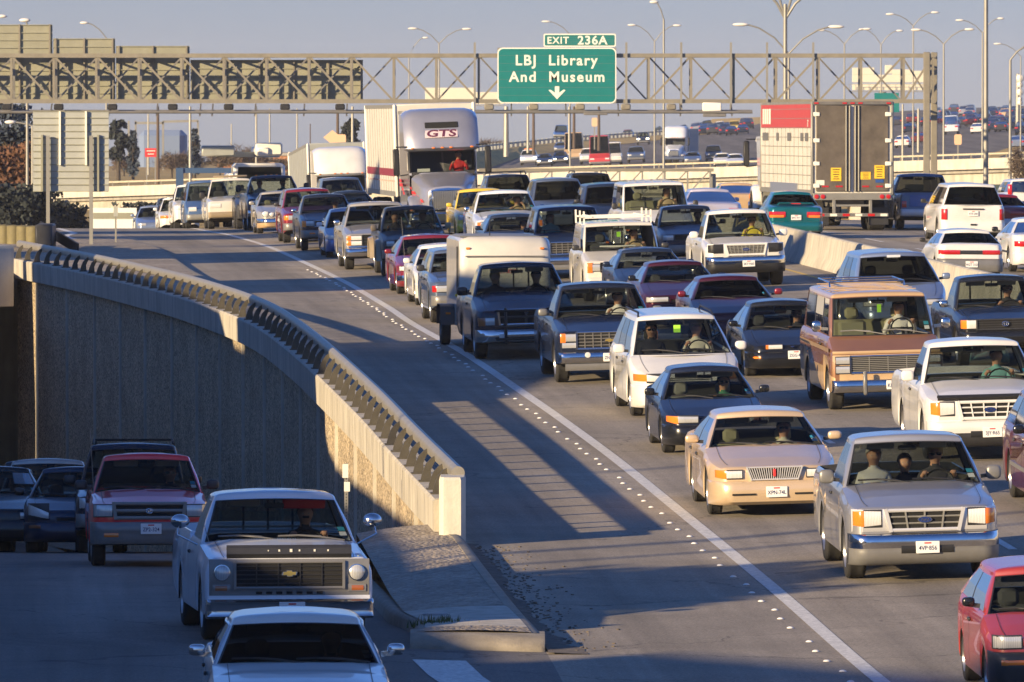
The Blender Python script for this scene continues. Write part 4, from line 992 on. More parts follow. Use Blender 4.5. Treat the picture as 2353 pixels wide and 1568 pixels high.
# ---------------- frontage road
v = veh(688, 1770, spec(SEDAN, W=1.77, H=1.44, L=4.7, zn=.82, zc=.98, yc=1.5, yt=2.15, yr=3.2, yb=3.75, zb=1.02, rear=[(3.8,1.04),(4.65,1.0)], n0=.93, nl=.2, wr=.72, glass='dark_glass', seat='seat_dark', wb=2.75), 'white_sedan', 'white older sedan with chrome window trim, nearest car on the frontage road', 'car', 'white', fun=low, yaw=-.055)
v.roundlamp('headlight', .68, .72, .09); v.grille(.36, .60, .80, 6, 1); v.bump(.86, cb(.36, .8), 'chrome'); v.mirrors('chrome', .2, .13); v.wipers(); v.seams(((.05, .95), (.97, 1.9))); v.hoodline(); v.sticker(); v.finish()
mb = MB()
for sg in (-1, 1): mb.tube([v.P(6, k, sg) for k in (0, .5, .94)] + [tuple(Vector(v.P(k, .97, sg)) + Vector((sg*.012, 0, .005))) for k in range(7, len(v.ring) - 7)], .012, 'chrome', 5)
v.part('window_trim', mb)
person(v, 1, 'driver of the white older sedan at the bottom edge, dim behind the tinted windshield', 'shirt_dark')
v = veh(648, 1470, spec(PICKUP, W=2.0, H=1.74, L=5.3, zn=1.02, zc=1.14, yc=1.42, yt=1.95, yr=2.8, yb=2.9, zb=1.16, rear=[(2.95,1.2),(5.28,1.2)], n0=.955, nl=.12, wr=.735, sh=.12, crown=.05, dash='dash_red', seat='seat_pale', bed=(3.05, 5.2), sglass='side_glass', r=.36), 'white_pickup', 'old white pickup with black hood deflector and chrome bumper, second on the frontage road', 'pickup', 'grey_white', fun=low, yaw=-.115)
mb = MB(); v.panel(mb, v.xs(-.95, .95, 12), .57, 1.0, .006, 'bumper_grey'); fr = v.part('headlight_surround', mb)
g = v.grille(.645, .66, .965, 5, 4, 'bumper_grey', 'black', .03, .022, bt=.014); v.bowtie(.83, .19, .075, g, 'gold'); v.roundlamp('headlight', .80, .84, .088, off=.035)
v.lamp('parking_light', .70, .91, .61, .70, 'bumper_grey', .02); v.lamp('turn_signal', .74, .88, .625, .685, 'amber_dim', .027)
mb = MB()
for i in range(7): mb.box((-.36 + i*.12, v.yy(0, .016, False), .60), (.07, .02, .03), 'under')
v.part('lower_vents', mb)
b = v.bump(.99, [(.05,.52),(-.12,.53),(-.17,.50),(-.15,.46),(-.16,.40),(-.15,.36),(-.17,.33),(-.12,.30),(.05,.31)], 'chrome'); v.plate('FR1 027', .02, .42, .172, parent=b)
mb = MB(); y0 = .06
mb.grid([[(x, y, z) for x in v.xs(-.74, .74, 8)] for y, z in ((.03, 1.0), (-.02, 1.06), (-.01, 1.13), (.03, 1.165), (.05, 1.16), (.05, 1.02))], 'trim'); df = v.part('hood_deflector', mb)
mb = MB()
for x, s in ((-.25, .012), (-.12, .02), (.02, .03), (.12, .018), (.30, .022), (.46, .018)): mb.box((x, -.02, 1.10), (s, .006, s*1.2), 'sign_white')
v.part('stuck_letters', mb, df)
mb = MB(); mb.box((0, v.S['yt'] + .12, 1.57), (.52, .04, .14), 'sign_red', .03, Matrix.Rotation(R(30), 4, 'X')); o = v.part('red_sun_visor', mb); o.location.x = .36
for sg in (-1, 1):
    mb = MB(); mb.ball((sg*1.16, 1.75, 1.38), (.115, .09, .085), 'chrome', 14, 10); mb.tube([(sg*.96, 1.6, 1.10), (sg*1.20, 1.66, 1.22), (sg*1.18, 1.72, 1.32)], .011, 'chrome', 6); v.part('side_mirror', mb)
mb = MB()
for i in range(40): mb.box((-.6 + i*.031, 1.30, v.topz(1.30) + .052), (.014, .05, .006), 'black')
v.part('cowl_vents', mb); mb = MB(); mb.bar((-.86, 2.95, 1.26), (.86, 2.95, 1.26), .03, .03, 'chrome'); [mb.bar((x, 2.93, 1.22), (x, 2.93, 1.62), .025, .025, 'black') for x in (-.3, 0, .3)]; v.part('rear_window_slider', mb)
v.wipers(2, 'galv_dark'); v.seams(((.05, 1.15),)); v.hoodline(); v.sticker(); v.antenna(-.84, 1.4, .2); v.finish()
person(v, 1, 'driver with dark moustache under red sun visor in old white pickup', 'shirt_dark', shades=False, tache=True)
S_ = spec(SMALLPU, W=1.76, H=1.66, L=4.7, gc=.32, n0=.84, seat='seat_tan')
v = veh(340, 1301, S_, 'red_pickup', 'bright red small pickup with grey bumper on the shaded frontage road', 'pickup', 'red_paint', fun=low, yaw=-.065)
k = v.w2; g = v.grille(k*.60, .72, .93, 1, 0, 'bumper_grey', 'bumper_grey', .05, .025, xb=k*.56, bt=.05); v.lamp('headlight', k*.62, k*.93, .74, .91, 'lens', .025); v.rings(.82, .035, g)
b = v.bump(k*.985, [(.05,.66),(-.11,.655),(-.15,.60),(-.15,.52),(-.13,.47),(-.14,.42),(-.10,.34),(.05,.32)], 'bumper_grey'); v.plate('ZP2-324', .02, .56, .165, parent=b); v.lamp('turn_signal', k*.52, k*.76, .44, .50, 'amber', .15)
usual(v, ((.03, 1.15),), 'trim', .22, .17); v.antenna(-.8, 1.1, .95); v.finish()
person(v, 1, 'driver in dark sunglasses at the wheel of the red small pickup', 'shirt_dark', shades=True)
S_ = spec(SUV, W=1.86, H=1.82)
v = veh(302, 1285, S_, 'dark_suv', 'dark blue sport utility with roof rack right behind the red pickup', 'suv', 'navy', fun=low, Yfix=139.5, yaw=-.03)
v.grille(.5, .7, .9, 3, 0); v.lamp('headlight', .55, .84, .73, .9, 'lens', .02); v.bump(.9, cb(.42), 'bumper_grey'); usual(v, ((.03, 1.05), (1.08, 2.0)), 'trim', .24, .17)
mb = MB()
for sg in (-1, 1): mb.tube([(sg*.66, 2.1, 1.80), (sg*.64, 2.25, 1.87), (sg*.64, 4.2, 1.87), (sg*.66, 4.35, 1.80)], .016, 'black', 6)
for yy in (2.4, 3.3, 4.1): mb.tube([(-.64, yy, 1.87), (.64, yy, 1.87)], .014, 'black', 6)
v.part('roof_rack', mb); v.finish()
v = veh(172, 1262, spec(COMPACT, W=1.70, H=1.43, zn=.70, zc=.9, yc=1.0, yt=1.75, n0=.6), 'dark_hatchback', 'dark blue hatchback with large clear headlight left of the red pickup', 'car', 'dark_blue', fun=low, Yfix=140.5, yaw=-.03)
v.lamp('headlight', .42, .76, .55, .66, 'lens_hot', .02, z0o=.62, z1o=.80); v.grille(.3, .5, .58, 2, 0, 'dark_blue'); car_bumper(v, 'dark_blue', .5); v.lamp('turn_signal', .55, .75, .40, .45, 'amber_dim', .085); usual(v, m='black_paint'); v.finish()
v = veh(105, 1262, spec(SMALLPU, W=1.7, H=1.62), 'silver_pickup', 'silver compact pickup squeezed between dark hatchback and left picture edge', 'pickup', 'dusty_silver', fun=low, Yfix=146, yaw=-.03)
v.lamp('headlight', .5, .8, .7, .85, 'lens', .02); v.grille(.48, .7, .86, 3, 0); v.bump(.84, cb(.42), 'bumper_grey'); usual(v, m='trim'); v.finish()
v = veh(92, 1250, spec(SUV, W=1.8, H=1.75), 'dark_suv', 'dark sport utility in deep shade behind the silver compact pickup', 'suv', 'charcoal', fun=low, Yfix=155, yaw=-.03, lod=1)
v.lamp('headlight', .5, .8, .72, .88, 'lens', .02); v.mirrors('trim'); v.finish()
v = veh(-20, 1262, spec(SEDAN, W=1.8, H=1.45), 'black_car', 'black car cut off by the left picture edge in the underpass shade', 'car', 'black_paint', fun=low, Yfix=142, yaw=-.03)
v.lamp('headlight', .5, .85, .55, .66, 'lens', .02); v.lamp('turn_signal', .55, .8, .44, .49, 'amber_dim', .085); car_bumper(v, 'black_paint'); usual(v, m='chrome'); v.finish()

# ---------------- freeway towards the camera, near to far
v = veh(2428, 1606, spec(HATCH, H=1.40), 'red_hatchback', 'faded red two door hatchback cut off at the lower right corner', 'car', 'faded_red', 0, yaw=-.05)
k = v.w2; v.lamp('headlight', k*.56, k*.93, .62, .75, 'lens', .02); mb = MB(); v.panel(mb, v.xs(-k*.54, k*.54, 8), .64, .72, .006, 'faded_red'); v.part('nose_panel', mb)
b = v.bump(k*.985, [(.04,.58),(-.08,.57),(-.12,.52),(-.12,.40),(-.09,.26),(.05,.20)], lambda j: 'trim'); v.lamp('turn_signal', k*.5, k*.85, .44, .50, 'amber', .125); usual(v, ((.03, 1.25),), 'black_paint', .17, .12); v.finish()
S_ = spec(PICKUP, L=5.25, W=1.98, H=1.80, rimm='rim', seat='seat_grey', liner=True)
v = veh(2112, 1326, S_, 'silver_pickup', 'silver pickup with chrome grille and three people in the lower right', 'pickup', 'silver', yaw=-.052)
ford_front(v, plate='4VP·856', px=.02); usual(v, ((.05, 1.2),), 'bumper_grey', .24, .21); v.finish()
person(v, 1, 'blond woman driving the silver pickup with both hands on the wheel', 'shirt_dark', 'hair_blond', shades=True, long=True)
person(v, -1, 'grey haired passenger in white shirt in the silver pickup', 'shirt_white', 'hair_grey', pose='rest')
person(v, 0, 'dim middle passenger between the two others in the silver pickup', 'shirt_dark', pose='rest', sc=.92, dz=-.05)
S_ = spec(LUX, seat='seat_tan')
v = veh(1770, 1180, S_, 'gold_sedan', 'champagne gold luxury sedan with vertical bar chrome grille', 'car', 'champagne', yaw=-.055)
k = v.w2; g = v.grille(.40, .545, .72, 0, 22, 'brightwork', 'brightwork', .022, .035, xb=.33, bt=.013); v.lamp('headlight', k*.50, k*.74, .57, .68, 'lens_hot', .03); v.lamp('turn_signal', k*.74, k*.90, .56, .69, 'amber', .026, z0o=.58)
mb = MB(); mb.box((0, v.yy(0, .05, False), .64), (.045, .02, .11), 'sign_red', .008); v.part('emblem', mb, g)
car_bumper(v, 'champagne', .53, .18, .10); mb = MB()
for sg in (-1, 1): mb.box((sg*.45, v.yy(.45, .10, False), .34), (.34, .03, .025), 'under')
v.part('bumper_slots', mb); v.plate('XPN-74L', .02, .37, .118); usual(v, ((.05, 1.15), (1.18, 2.2)), 'champagne', .24, .14); v.finish()
person(v, 1, 'driver in big dark sunglasses inside the champagne gold sedan', 'shirt_pale', shades=True)
v = veh(2515, 1172, spec(MINIVAN, W=1.85, H=1.6), 'maroon_minivan', 'dark maroon car entering at the right edge above the silver pickup', 'car', 'rosewood', yaw=-.045)
v.lamp('headlight', .5, .85, .6, .72, 'lens', .02); car_bumper(v, 'rosewood'); usual(v, ((.03, 1.0), (1.03, 2.1)), 'black_paint'); mb = MB(); [mb.box((sg*(v.w2 + .004), 2.3, .55), (.02, 2.4, .06), 'bumper_grey') for sg in (-1, 1)]; v.part('side_moulding', mb); v.finish()
S_ = spec(PICKUP, L=5.6, W=1.98, H=1.82, seat='seat_grey')
v = veh(2262, 1052, S_, 'white_pickup', 'white pickup with white grille bars and dark hood deflector at the right', 'pickup', 'white', yaw=-.058)
ford_front(v, 'white', 'white', 'white', 'trim', plate='3JY·R65', px=.02, n=(2, 4)); mb = MB(); mb.grid([[(x, v.ny(x) + y, z) for x in v.xs(-.82, .82, 10)] for y, z in ((.0, .965), (-.05, 1.01), (-.02, 1.045), (.04, 1.05), (.06, 1.0))], 'black'); v.part('hood_deflector', mb); usual(v, ((.05, 1.25),), 'white', .24, .2); v.finish()
person(v, 1, 'driver with arm over the wheel in the white pickup with hood deflector', 'shirt_teal', pose='drive')
S_ = spec(COMPACT, seat='seat_pale', r=.285)
v = veh(1637, 1038, S_, 'black_compact', 'black compact car ahead of the white minivan with amber corner lights', 'car', 'navy', yaw=-.062)
k = v.w2; v.lamp('headlight', k*.34, k*.72, .52, .62, 'lens', .02, z1o=.63); v.lamp('turn_signal', k*.72, k*.92, .50, .63, 'amber', .018, z0o=.54)
car_bumper(v, 'black_paint', .49, .16, .09); mb = MB(); v.panel(mb, v.xs(-.42, .42, 6), .24, .36, .094, 'under'); v.part('air_intake', mb); mb = MB(); mb.bar((-.42, v.yy(.4, .10, 0), .30), (.42, v.yy(.4, .10, 0), .30), .02, .02, 'trim'); v.part('intake_bar', mb); usual(v, ((.05, 1.25),), 'black_paint', .2, .14); v.finish()
person(v, 1, 'driver in green shirt and sunglasses in the black compact car', 'shirt_green', shades=True)
S_ = spec(FULLVAN, roofm='tan', low='tan', lowz=4, seat='seat_tan')
v = veh(2030, 938, S_, 'conversion_van', 'brown and tan full size van with roof rack and stacked headlights', 'van', 'brown', yaw=-.075)
k = v.w2; mb = MB(); v.panel(mb, v.xs(-k*.97, k*.97, 14), .42, .985, .006, 'tan'); v.part('nose_panel', mb); g = v.grille(k*.66, .67, .96, 8, 3, 'chrome', 'galv', .03, .02, bt=.012)
for z in (.73, .89): v.lamp('headlight', k*.68, k*.92, z - .06, z + .06, 'lens', .03)
mb = MB(); v.panel(mb, v.xs(-k*.97, k*.97, 12), 1.0, 1.05, .012, 'tan'); v.panel(mb, v.xs(-k*.97, k*.97, 12), .985, 1.0, .01, 'brown'); v.part('stripe', mb)
b = v.bump(k*.985, cb(.34, .95), 'chrome'); v.plate('KHG 63', .10, .46, .17, parent=b); mb = MB()
for x in (-.42, .42): mb.box((x, -.17, .50), (.07, .06, .42), 'bumper_grey', .02)
v.part('bumper_guard', mb, b)
for sg in (-1, 1):
    mb = MB(); mb.add([(sg*(k + .004), y, z) for y, z in ((.35, 1.02), (4.9, 1.02), (4.9, 1.09), (.35, 1.09))], [(0, 1, 2, 3)], 'tan'); mb.add([(sg*(k*.996 + .004), y, z) for y, z in ((.35, .95), (4.9, .95), (4.9, 1.0), (.35, 1.0))], [(0, 1, 2, 3)], 'brown'); v.part('side_stripe', mb)
v.mirrors('chrome', .2, .22, .08, .05)
for sg in (-1, 1): pass
v.wipers(2, 'galv'); v.seams(((.15, 1.05),)); v.sticker(); mb = MB()
for i in range(6): mb.bar((-.72, 1.7 + i*.55, 2.035), (.72, 1.7 + i*.55, 2.035), .03, .012, 'tan')
for sg in (-1, 1): mb.tube([(sg*.66, 2.9, 2.03), (sg*.66, 2.95, 2.12), (sg*.66, 4.7, 2.12)], .016, 'chrome', 6)
for yy in (2.95, 3.8, 4.7): mb.tube([(-.66, yy, 2.12), (.66, yy, 2.12)], .016, 'chrome', 6)
v.part('roof_rack', mb); mb = MB(); mb.box((.02, v.S['yt'] + .1, 1.72), (.07, .02, .14), 'lime'); v.part('hanging_tag', mb)
mb = MB(); c_ = Vector((0, 0, 0)); v.finish()
person(v, 1, 'driver in white shirt in the brown and tan van', 'shirt_white', cap='shirt_dark')
S_ = spec(MINIVAN, seat='seat_dark', r=.33)
v = veh(1571, 953, S_, 'white_minivan', 'white minivan with roof rails and lime green tag on its windshield', 'van', 'white', yaw=-.075)
k = v.w2; v.lamp('headlight', k*.44, k*.74, .62, .72, 'lens_hot', .02, z0o=.64, z1o=.76); v.lamp('turn_signal', k*.74, k*.95, .64, .76, 'amber', .018)
v.grille(.38, .60, .70, 2, 0, 'white', 'white', .02, .02); car_bumper(v, 'white', .57, .18, .10); mb = MB(); v.panel(mb, v.xs(-.30, .30, 5), .30, .38, .104, 'under'); v.part('air_intake', mb); mb = MB()
for sg in (-1, 1): mb.tube([(sg*.66, 2.0, 1.67), (sg*.64, 2.2, 1.735), (sg*.66, 4.3, 1.735), (sg*.66, 4.5, 1.67)], .018, 'black', 6)
v.part('roof_rail', mb); mb = MB(); p = Vector(v.P(0, .72, 1)); mb.box(p + Vector((-.03, .02, 0)), (.12, .01, .13), 'lime'); v.part('window_tag', mb); usual(v, ((.1, 1.1), (1.13, 2.2)), 'white', .24, .18, stick=False); v.finish()
person(v, 1, 'woman with light hair driving the white minivan, hand on wheel', 'shirt_pale', 'hair_grey', long=True)
person(v, -1, 'bald passenger with glasses in the white minivan', 'shirt_dark', shades=True, pose='rest')
S_ = spec(COMPACT, L=4.5, W=1.71, H=1.36, zn=.60, seat='seat_grey')
v = veh(1812, 862, S_, 'black_sedan', 'black sedan with narrow headlights left of the brown van', 'car', 'black_paint', yaw=-.07)
k = v.w2; v.lamp('headlight', k*.22, k*.52, .53, .61, 'lens_hot', .02); v.lamp('turn_signal', k*.52, k*.58, .53, .61, 'amber', .02); car_bumper(v, 'black_paint', .48, .17, .10); v.lamp('marker_light', k*.70, k*.86, .36, .40, 'amber', .10); v.plate('ZGG·47J', .06, .42, .115); v.oval(.57, .07, .03); usual(v, ((.05, 1.1), (1.13, 2.0)), 'black_paint', .2, .13); v.finish()
person(v, 1, 'driver in sunglasses in the black sedan beside the brown van', 'shirt_dark', shades=True)
mb = MB(); mb.box((.02, 2.2, 1.17), (.22, .05, .16), 'skin', .03); o = v.part('headrest_cover', mb)
S_ = spec(PICKUP, L=5.4, W=1.96, H=1.80, n0=.90, nl=.3, r=.38, zn=.99, gc=.34)
v = veh(1392, 876, S_, 'dark_pickup', 'dark blue pickup with chrome grid grille and amber corners behind white minivan', 'pickup', 'navy', yaw=-.078)
chevy_front(v, plate='ZNL·F19', px=.02); mb = MB(); mb.lathe([(0, .055), (.02, .05), (.025, 0)], (-.42, -.16, .55), (0, -1, 0), 'lens_hot', 14); v.part('fog_lamp', mb); usual(v, ((.05, 1.2),), 'bumper_grey', .22, .16); v.finish()
person(v, 1, 'driver in white shirt and cap in the dark blue pickup with grid grille', 'shirt_white', cap='shirt_dark')
S_ = spec(SMALLPU, W=1.72, H=1.70, gc=.38, r=.37, seat='seat_grey', zn=.95)
v = veh(2300, 845, S_, 'dark_pickup', 'black compact pickup with bright headlight at right behind the white pickup', 'pickup', 'black_paint', yaw=-.07)
k = v.w2; g = v.grille(k*.62, .76, .94, 3, 0, 'trim', 'trim', .03, .02); v.rings(.86, .045, g); v.lamp('headlight', k*.64, k*.84, .78, .94, 'lens_hot', .02); v.lamp('turn_signal', k*.84, k*.95, .78, .94, 'amber', .018); v.bump(k*.98, cb(.50), 'black_paint'); usual(v, ((.03, 1.1),), 'chrome', .2, .15); mb = MB(); [mb.bar((x, 2.82, 1.15), (x, 2.82, 1.55), .03, .03, 'black') for x in (-.3, .3)]; v.part('rear_window_slider', mb); v.finish()
person(v, 1, 'driver in black cap and sunglasses in the black compact pickup', 'shirt_dark', cap='shirt_dark', shades=True)
S_ = spec(PICKUP, L=5.6, W=2.02, H=1.86, n0=.80, nl=.4, zn=.98, zc=1.22, seat='seat_grey', crown=.09, gc=.32, r=.38)
v = veh(1203, 822, S_, 'dark_pickup', 'dark blue full size pickup with black grille guard towing the white trailer', 'pickup', 'navy', yaw=-.075)
k = v.w2; g = v.grille(.56, .70, .985, 1, 1, 'chrome', 'trim', .04, .03, xb=.52, bt=.05); v.lamp('headlight', k*.62, k*.80, .69, .84, 'lens', .02); v.lamp('turn_signal', k*.80, k*.94, .68, .84, 'amber_dim', .018)
b = v.bump(k*.985, cb(.36, 1.1), 'chrome'); v.plate('', .30, .44, .19, parent=b); mb = MB()
for x in (-.42, .42): mb.box((x, -.22, .68), (.06, .05, .72), 'black', .02)
for z in (.98, .66, .42): mb.tube([(-.62, -.20, z), (-.42, -.23, z), (.42, -.23, z), (.62, -.20, z)], .024, 'black', 8)
v.part('grille_guard', mb); mb = MB(); P = [(-.02, .03), (.02, .03), (.05, .05), (.04, -.01), (.0, -.06), (-.04, -.01), (-.05, .05)]; mb.prism([(x, .93 + z) for x, z in P], -.075, -.03, 'chrome'); v.part('emblem', mb, g)
mb = MB(); [mb.box((sg*.5, -.165, .47), (.10, .02, .10), 'lens_hot', .01) for sg in (-1, 1)]; v.part('fog_lamp', mb); mb = MB(); [mb.bar((x, 3.07, 1.22), (x, 3.07, 1.68), .03, .03, 'black') for x in (-.3, .0, .3)]; v.part('rear_window_slider', mb); usual(v, ((.05, 1.2),), 'black_paint', .26, .2); v.finish()
person(v, 1, 'driver in dark cap in the blue pickup with the grille guard', 'shirt_dark', cap='shirt_dark', pose='drive'); person(v, -1, 'blond passenger in the blue pickup with the grille guard', 'shirt_dark', 'hair_blond', pose='rest', long=True)
S_ = spec(MINIVAN, W=1.9, H=1.68, glass='dark_glass', seat='seat_dark')
v = veh(2068, 768, S_, 'light_blue_minivan', 'pale blue minivan behind the roof of the brown van', 'van', 'steel_blue', yaw=-.07)
v.lamp('headlight', .45, .82, .62, .73, 'lens', .02); car_bumper(v, 'steel_blue'); mb = MB(); p = Vector(v.P(0, .95, 1)); mb.box(p + Vector((0, -.02, .02)), (.28, .03, .05), 'grey_white'); v.part('roof_label', mb); usual(v, ((.1, 1.1), (1.13, 2.2)), 'steel_blue', stick=True); v.finish()
v = veh(1690, 797, spec(SEDAN, W=1.78, H=1.40, glass='dark_glass'), 'maroon_sedan', 'plum maroon sedan between the white minivan and the light blue minivan', 'car', 'maroon', yaw=-.07)
car_bumper(v, 'maroon'); v.lamp('headlight', .5, .82, .56, .66, 'lens', .02); usual(v, m='burgundy'); v.finish()
v = veh(1566, 752, spec(SEDAN, W=1.76, H=1.40), 'maroon_sedan', 'dark wine sedan right behind the dark blue grid grille pickup', 'car', 'maroon', yaw=-.07)
car_bumper(v, 'maroon'); v.lamp('headlight', .35, .80, .58, .68, 'lens', .02); v.grille(.3, .56, .64, 2, 0, 'maroon'); usual(v, m='black_paint'); v.finish()
v = veh(1500, 713, spec(SEDAN, W=1.75, H=1.40), 'dark_blue_sedan', 'dark slate blue sedan behind the dark wine sedan', 'car', 'dark_blue', yaw=-.07)
car_bumper(v, 'dark_blue'); v.lamp('headlight', .42, .8, .56, .66, 'lens', .02); usual(v, m='dark_blue'); v.finish()
person(v, 1, 'dim driver in the dark slate blue sedan', 'shirt_dark')
S_ = spec(FULLVAN, L=4.6, W=1.94, H=1.86, yc=.95, yt=1.45, zn=.97, zc=1.17, zb=1.18, rear=[(4.5,1.18),(4.58,1.16)], yr=4.3, yb=4.48, win=[(.03,.22)], fo=.8, wb=2.8, n0=.9, nl=.25, rear_glass=True, seat='seat_grey')
v = veh(1432, 690, S_, 'white_work_van', 'white work van with ladder rack and amber corner light', 'van', 'offwhite', yaw=-.075)
k = v.w2; v.grille(k*.60, .70, .92, 4, 0, 'black', 'trim', .02, .02); v.lamp('headlight', k*.62, k*.80, .73, .89, 'lens', .025); v.lamp('turn_signal', k*.80, k*.93, .69, .93, 'amber', .02); v.bump(k*.98, cb(.38, .9), 'offwhite'); v.mirrors('trim', .22, .15); v.wipers(); v.seams(((.1, 1.0),)); mb = MB(); [mb.box((x, -.15, .45), (.1, .06, .16), 'black', .01) for x in (-.1,)]; v.part('bumper_pad', mb)
mb = MB()
for yy in (1.75, 2.9, 4.1):
    mb.bar((-.82, yy, 1.96), (.82, yy, 1.96), .04, .04, 'white_panel')
    for sg in (-1, 1): mb.bar((sg*.80, yy, 1.80), (sg*.80, yy, 2.12), .04, .04, 'white_panel')
for sg in (-1, 1): mb.bar((sg*.62, 1.7, 1.99), (sg*.62, 4.2, 1.99), .035, .035, 'white_panel')
v.part('ladder_rack', mb); mb = MB(); mb.box((-.05, v.S['yt'] - .12, 1.27), (.85, .25, .05), 'sign_white', .01); v.part('dash_paper', mb); mb = MB(); mb.box((.0, v.S['yt'] + .1, 1.55), (.09, .02, .12), 'lime'); v.part('hanging_tag', mb); v.finish()
person(v, 1, 'driver in tan shirt in the white work van with ladder rack', 'shirt_tan')
S_ = spec(SUV, L=5.5, W=1.98, H=1.86, wb=3.3, zn=1.0, zc=1.17, n0=.9, nl=.3, r=.38)
v = veh(1315, 640, S_, 'dark_suv', 'dark blue full size sport utility left of the white work van', 'suv', 'dark_blue', yaw=-.075)
chevy_front(v, bow=False, two=True); usual(v, m='black_paint'); v.finish()
person(v, -1, 'pale passenger in the dark blue full size sport utility', 'shirt_teal', pose='rest')
S_ = spec(FULLVAN, L=5.6, W=2.0, H=2.06, yc=.95, yt=1.5, seat='seat_tan')
v = veh(1511, 588, S_, 'white_passenger_van', 'large white passenger van behind the white work van', 'van', 'white', yaw=-.07)
ford_front(v, 'chrome', 'galv', 'chrome'); v.mirrors('trim', .18, .22, .05, .06); v.wipers(); v.seams(((.1, 1.1),)); mb = MB(); [mb.bar((x, 1.6, 2.065), (x, 5.2, 2.065), .02, .012, 'white') for x in (-.5, -.25, 0, .25, .5)]; v.part('roof_ribs', mb); v.finish()
person(v, 1, 'driver in the large white passenger van', 'shirt_tan')
S_ = spec(PICKUP, L=5.6, W=2.0, H=1.88, gc=.42, r=.40, tw=.28, seat='seat_grey')
v = veh(1708, 657, S_, 'white_pickup', 'lifted white pickup with mesh grille beside the median barrier', 'pickup', 'white', yaw=-.07)
ford_front(v, 'white', 'galv', 'chrome', 'black', z=.12, plate='2KY·N05', n=(6, 9), lens='black', px=.05); v.mirrors('white', .26, .2); v.wipers(); v.seams(((.05, 1.2),)); v.hoodline(); v.finish()
person(v, 1, 'driver in bright yellow shirt in the lifted white pickup', 'shirt_yellow', shades=True)
v = veh(1588, 615, spec(SMALLPU, W=1.75, H=1.64, seat='seat_dark'), 'dark_blue_pickup', 'dark blue compact pickup directly behind the lifted white pickup', 'pickup', 'dark_blue', yaw=-.07)
v.lamp('headlight', .52, .80, .76, .90, 'lens', .02); v.grille(.48, .76, .9, 3, 0, 'trim'); v.bump(.86, cb(.42), 'galv_dark'); usual(v, m='trim'); v.finish()
person(v, 1, 'dim driver in the dark blue compact pickup', 'shirt_dark')
S_ = spec(PICKUP, W=2.0, H=1.80, n0=.93, nl=.25, zn=1.0, seat='seat_grey')
v = veh(1168, 582, S_, 'white_pickup', 'white pickup with chrome mirrors just ahead of the silver semi truck', 'pickup', 'grey_white', lod=0, yaw=-.075)
k = v.w2; v.grille(k*.62, .74, .96, 3, 5, 'chrome', 'galv'); v.lamp('headlight', k*.64, k*.84, .78, .94, 'lens', .02); v.lamp('turn_signal', k*.84, k*.94, .78, .94, 'amber', .018); v.bump(k*.98, cb(.42), 'chrome'); mb = MB(); mb.box((0, v.S['yt'] - .25, 1.2), (.8, .25, .05), 'sticker', .01); v.part('dash_paper', mb); usual(v, m='chrome', mw=.2, mh=.18); v.finish()
person(v, 1, 'driver with raised hand in the white pickup with chrome mirrors', 'shirt_tan', pose='wave')
v = veh(1112, 560, spec(SMALLPU, W=1.74, H=1.66), 'yellow_pickup', 'bright yellow compact pickup half hidden behind the white chrome mirror pickup', 'pickup', 'yellow', lod=1, yaw=-.075)
v.lamp('headlight', .5, .8, .75, .9, 'lens', .02); v.bump(.86, cb(.42), 'yellow'); v.mirrors('yellow'); v.finish()
v = veh(1186, 612, spec(SEDAN, W=1.74, H=1.42), 'dark_blue_sedan', 'dark blue sedan above the white cargo trailer roof', 'car', 'dark_blue', yaw=-.075)
car_bumper(v, 'dark_blue'); v.lamp('headlight', .42, .8, .56, .66, 'lens', .02); usual(v, m='dark_blue'); v.finish()
person(v, 1, 'dim driver in the dark blue sedan above the trailer', 'shirt_tan')
v = veh(1290, 537, spec(MINIVAN, W=1.88, H=1.74, glass='dark_glass'), 'dark_blue_minivan', 'dark blue minivan right of the yellow and white pickups', 'van', 'blue_grey', lod=1, yaw=-.07)
v.lamp('headlight', .45, .8, .62, .74, 'lens', .02); v.mirrors(); v.finish()
v = veh(1176, 517, spec(SUV, W=1.82, H=1.74, glass='dark_glass'), 'dark_suv', 'dark sport utility with roof rack right beside the silver semi truck', 'suv', 'navy', lod=1, yaw=-.07)
mb = MB(); [mb.tube([(sg*.62, 2.0, 1.72), (sg*.6, 2.2, 1.82), (sg*.6, 4.2, 1.82), (sg*.62, 4.4, 1.72)], .02, 'black', 5) for sg in (-1, 1)]; mb.tube([(-.6, 2.2, 1.82), (.6, 2.2, 1.82)], .02, 'black', 5); v.part('roof_rack', mb); v.mirrors('trim'); v.lamp('headlight', .5, .8, .72, .88, 'lens', .02); v.finish()
v = veh(1408, 548, spec(MINIVAN, W=1.86, H=1.66, glass='dark_glass'), 'dark_minivan', 'dark minivan mostly hidden left of the large white passenger van', 'van', 'dark_blue', lod=1, yaw=-.07)
v.mirrors('trim'); v.lamp('headlight', .45, .8, .62, .74, 'lens', .02); v.finish()
S_ = spec(PICKUP, L=5.6, W=1.98, H=1.82, n0=.91, nl=.28, zn=1.0, seat='seat_grey')
v = veh(872, 617, S_, 'silver_pickup', 'dusty silver pickup with stacked bright headlights in the left lane', 'pickup', 'dusty_silver', yaw=-.075)
k = v.w2; v.grille(k*.50, .68, .95, 2, 0, 'black', 'trim', .03, .02)
for z in (.74, .88): v.lamp('headlight', k*.53, k*.82, z - .06, z + .06, 'lens_hot', .025); v.lamp('turn_signal', k*.82, k*.94, z - .06, z + .06, 'amber', .02)
mb = MB(); v.panel(mb, v.xs(-k*.95, k*.95, 10), .60, .66, .02, 'chrome'); v.part('chrome_strip', mb); v.bump(k*.985, cb(.38), 'chrome'); usual(v, m='chrome', mw=.22, mh=.17); v.finish()
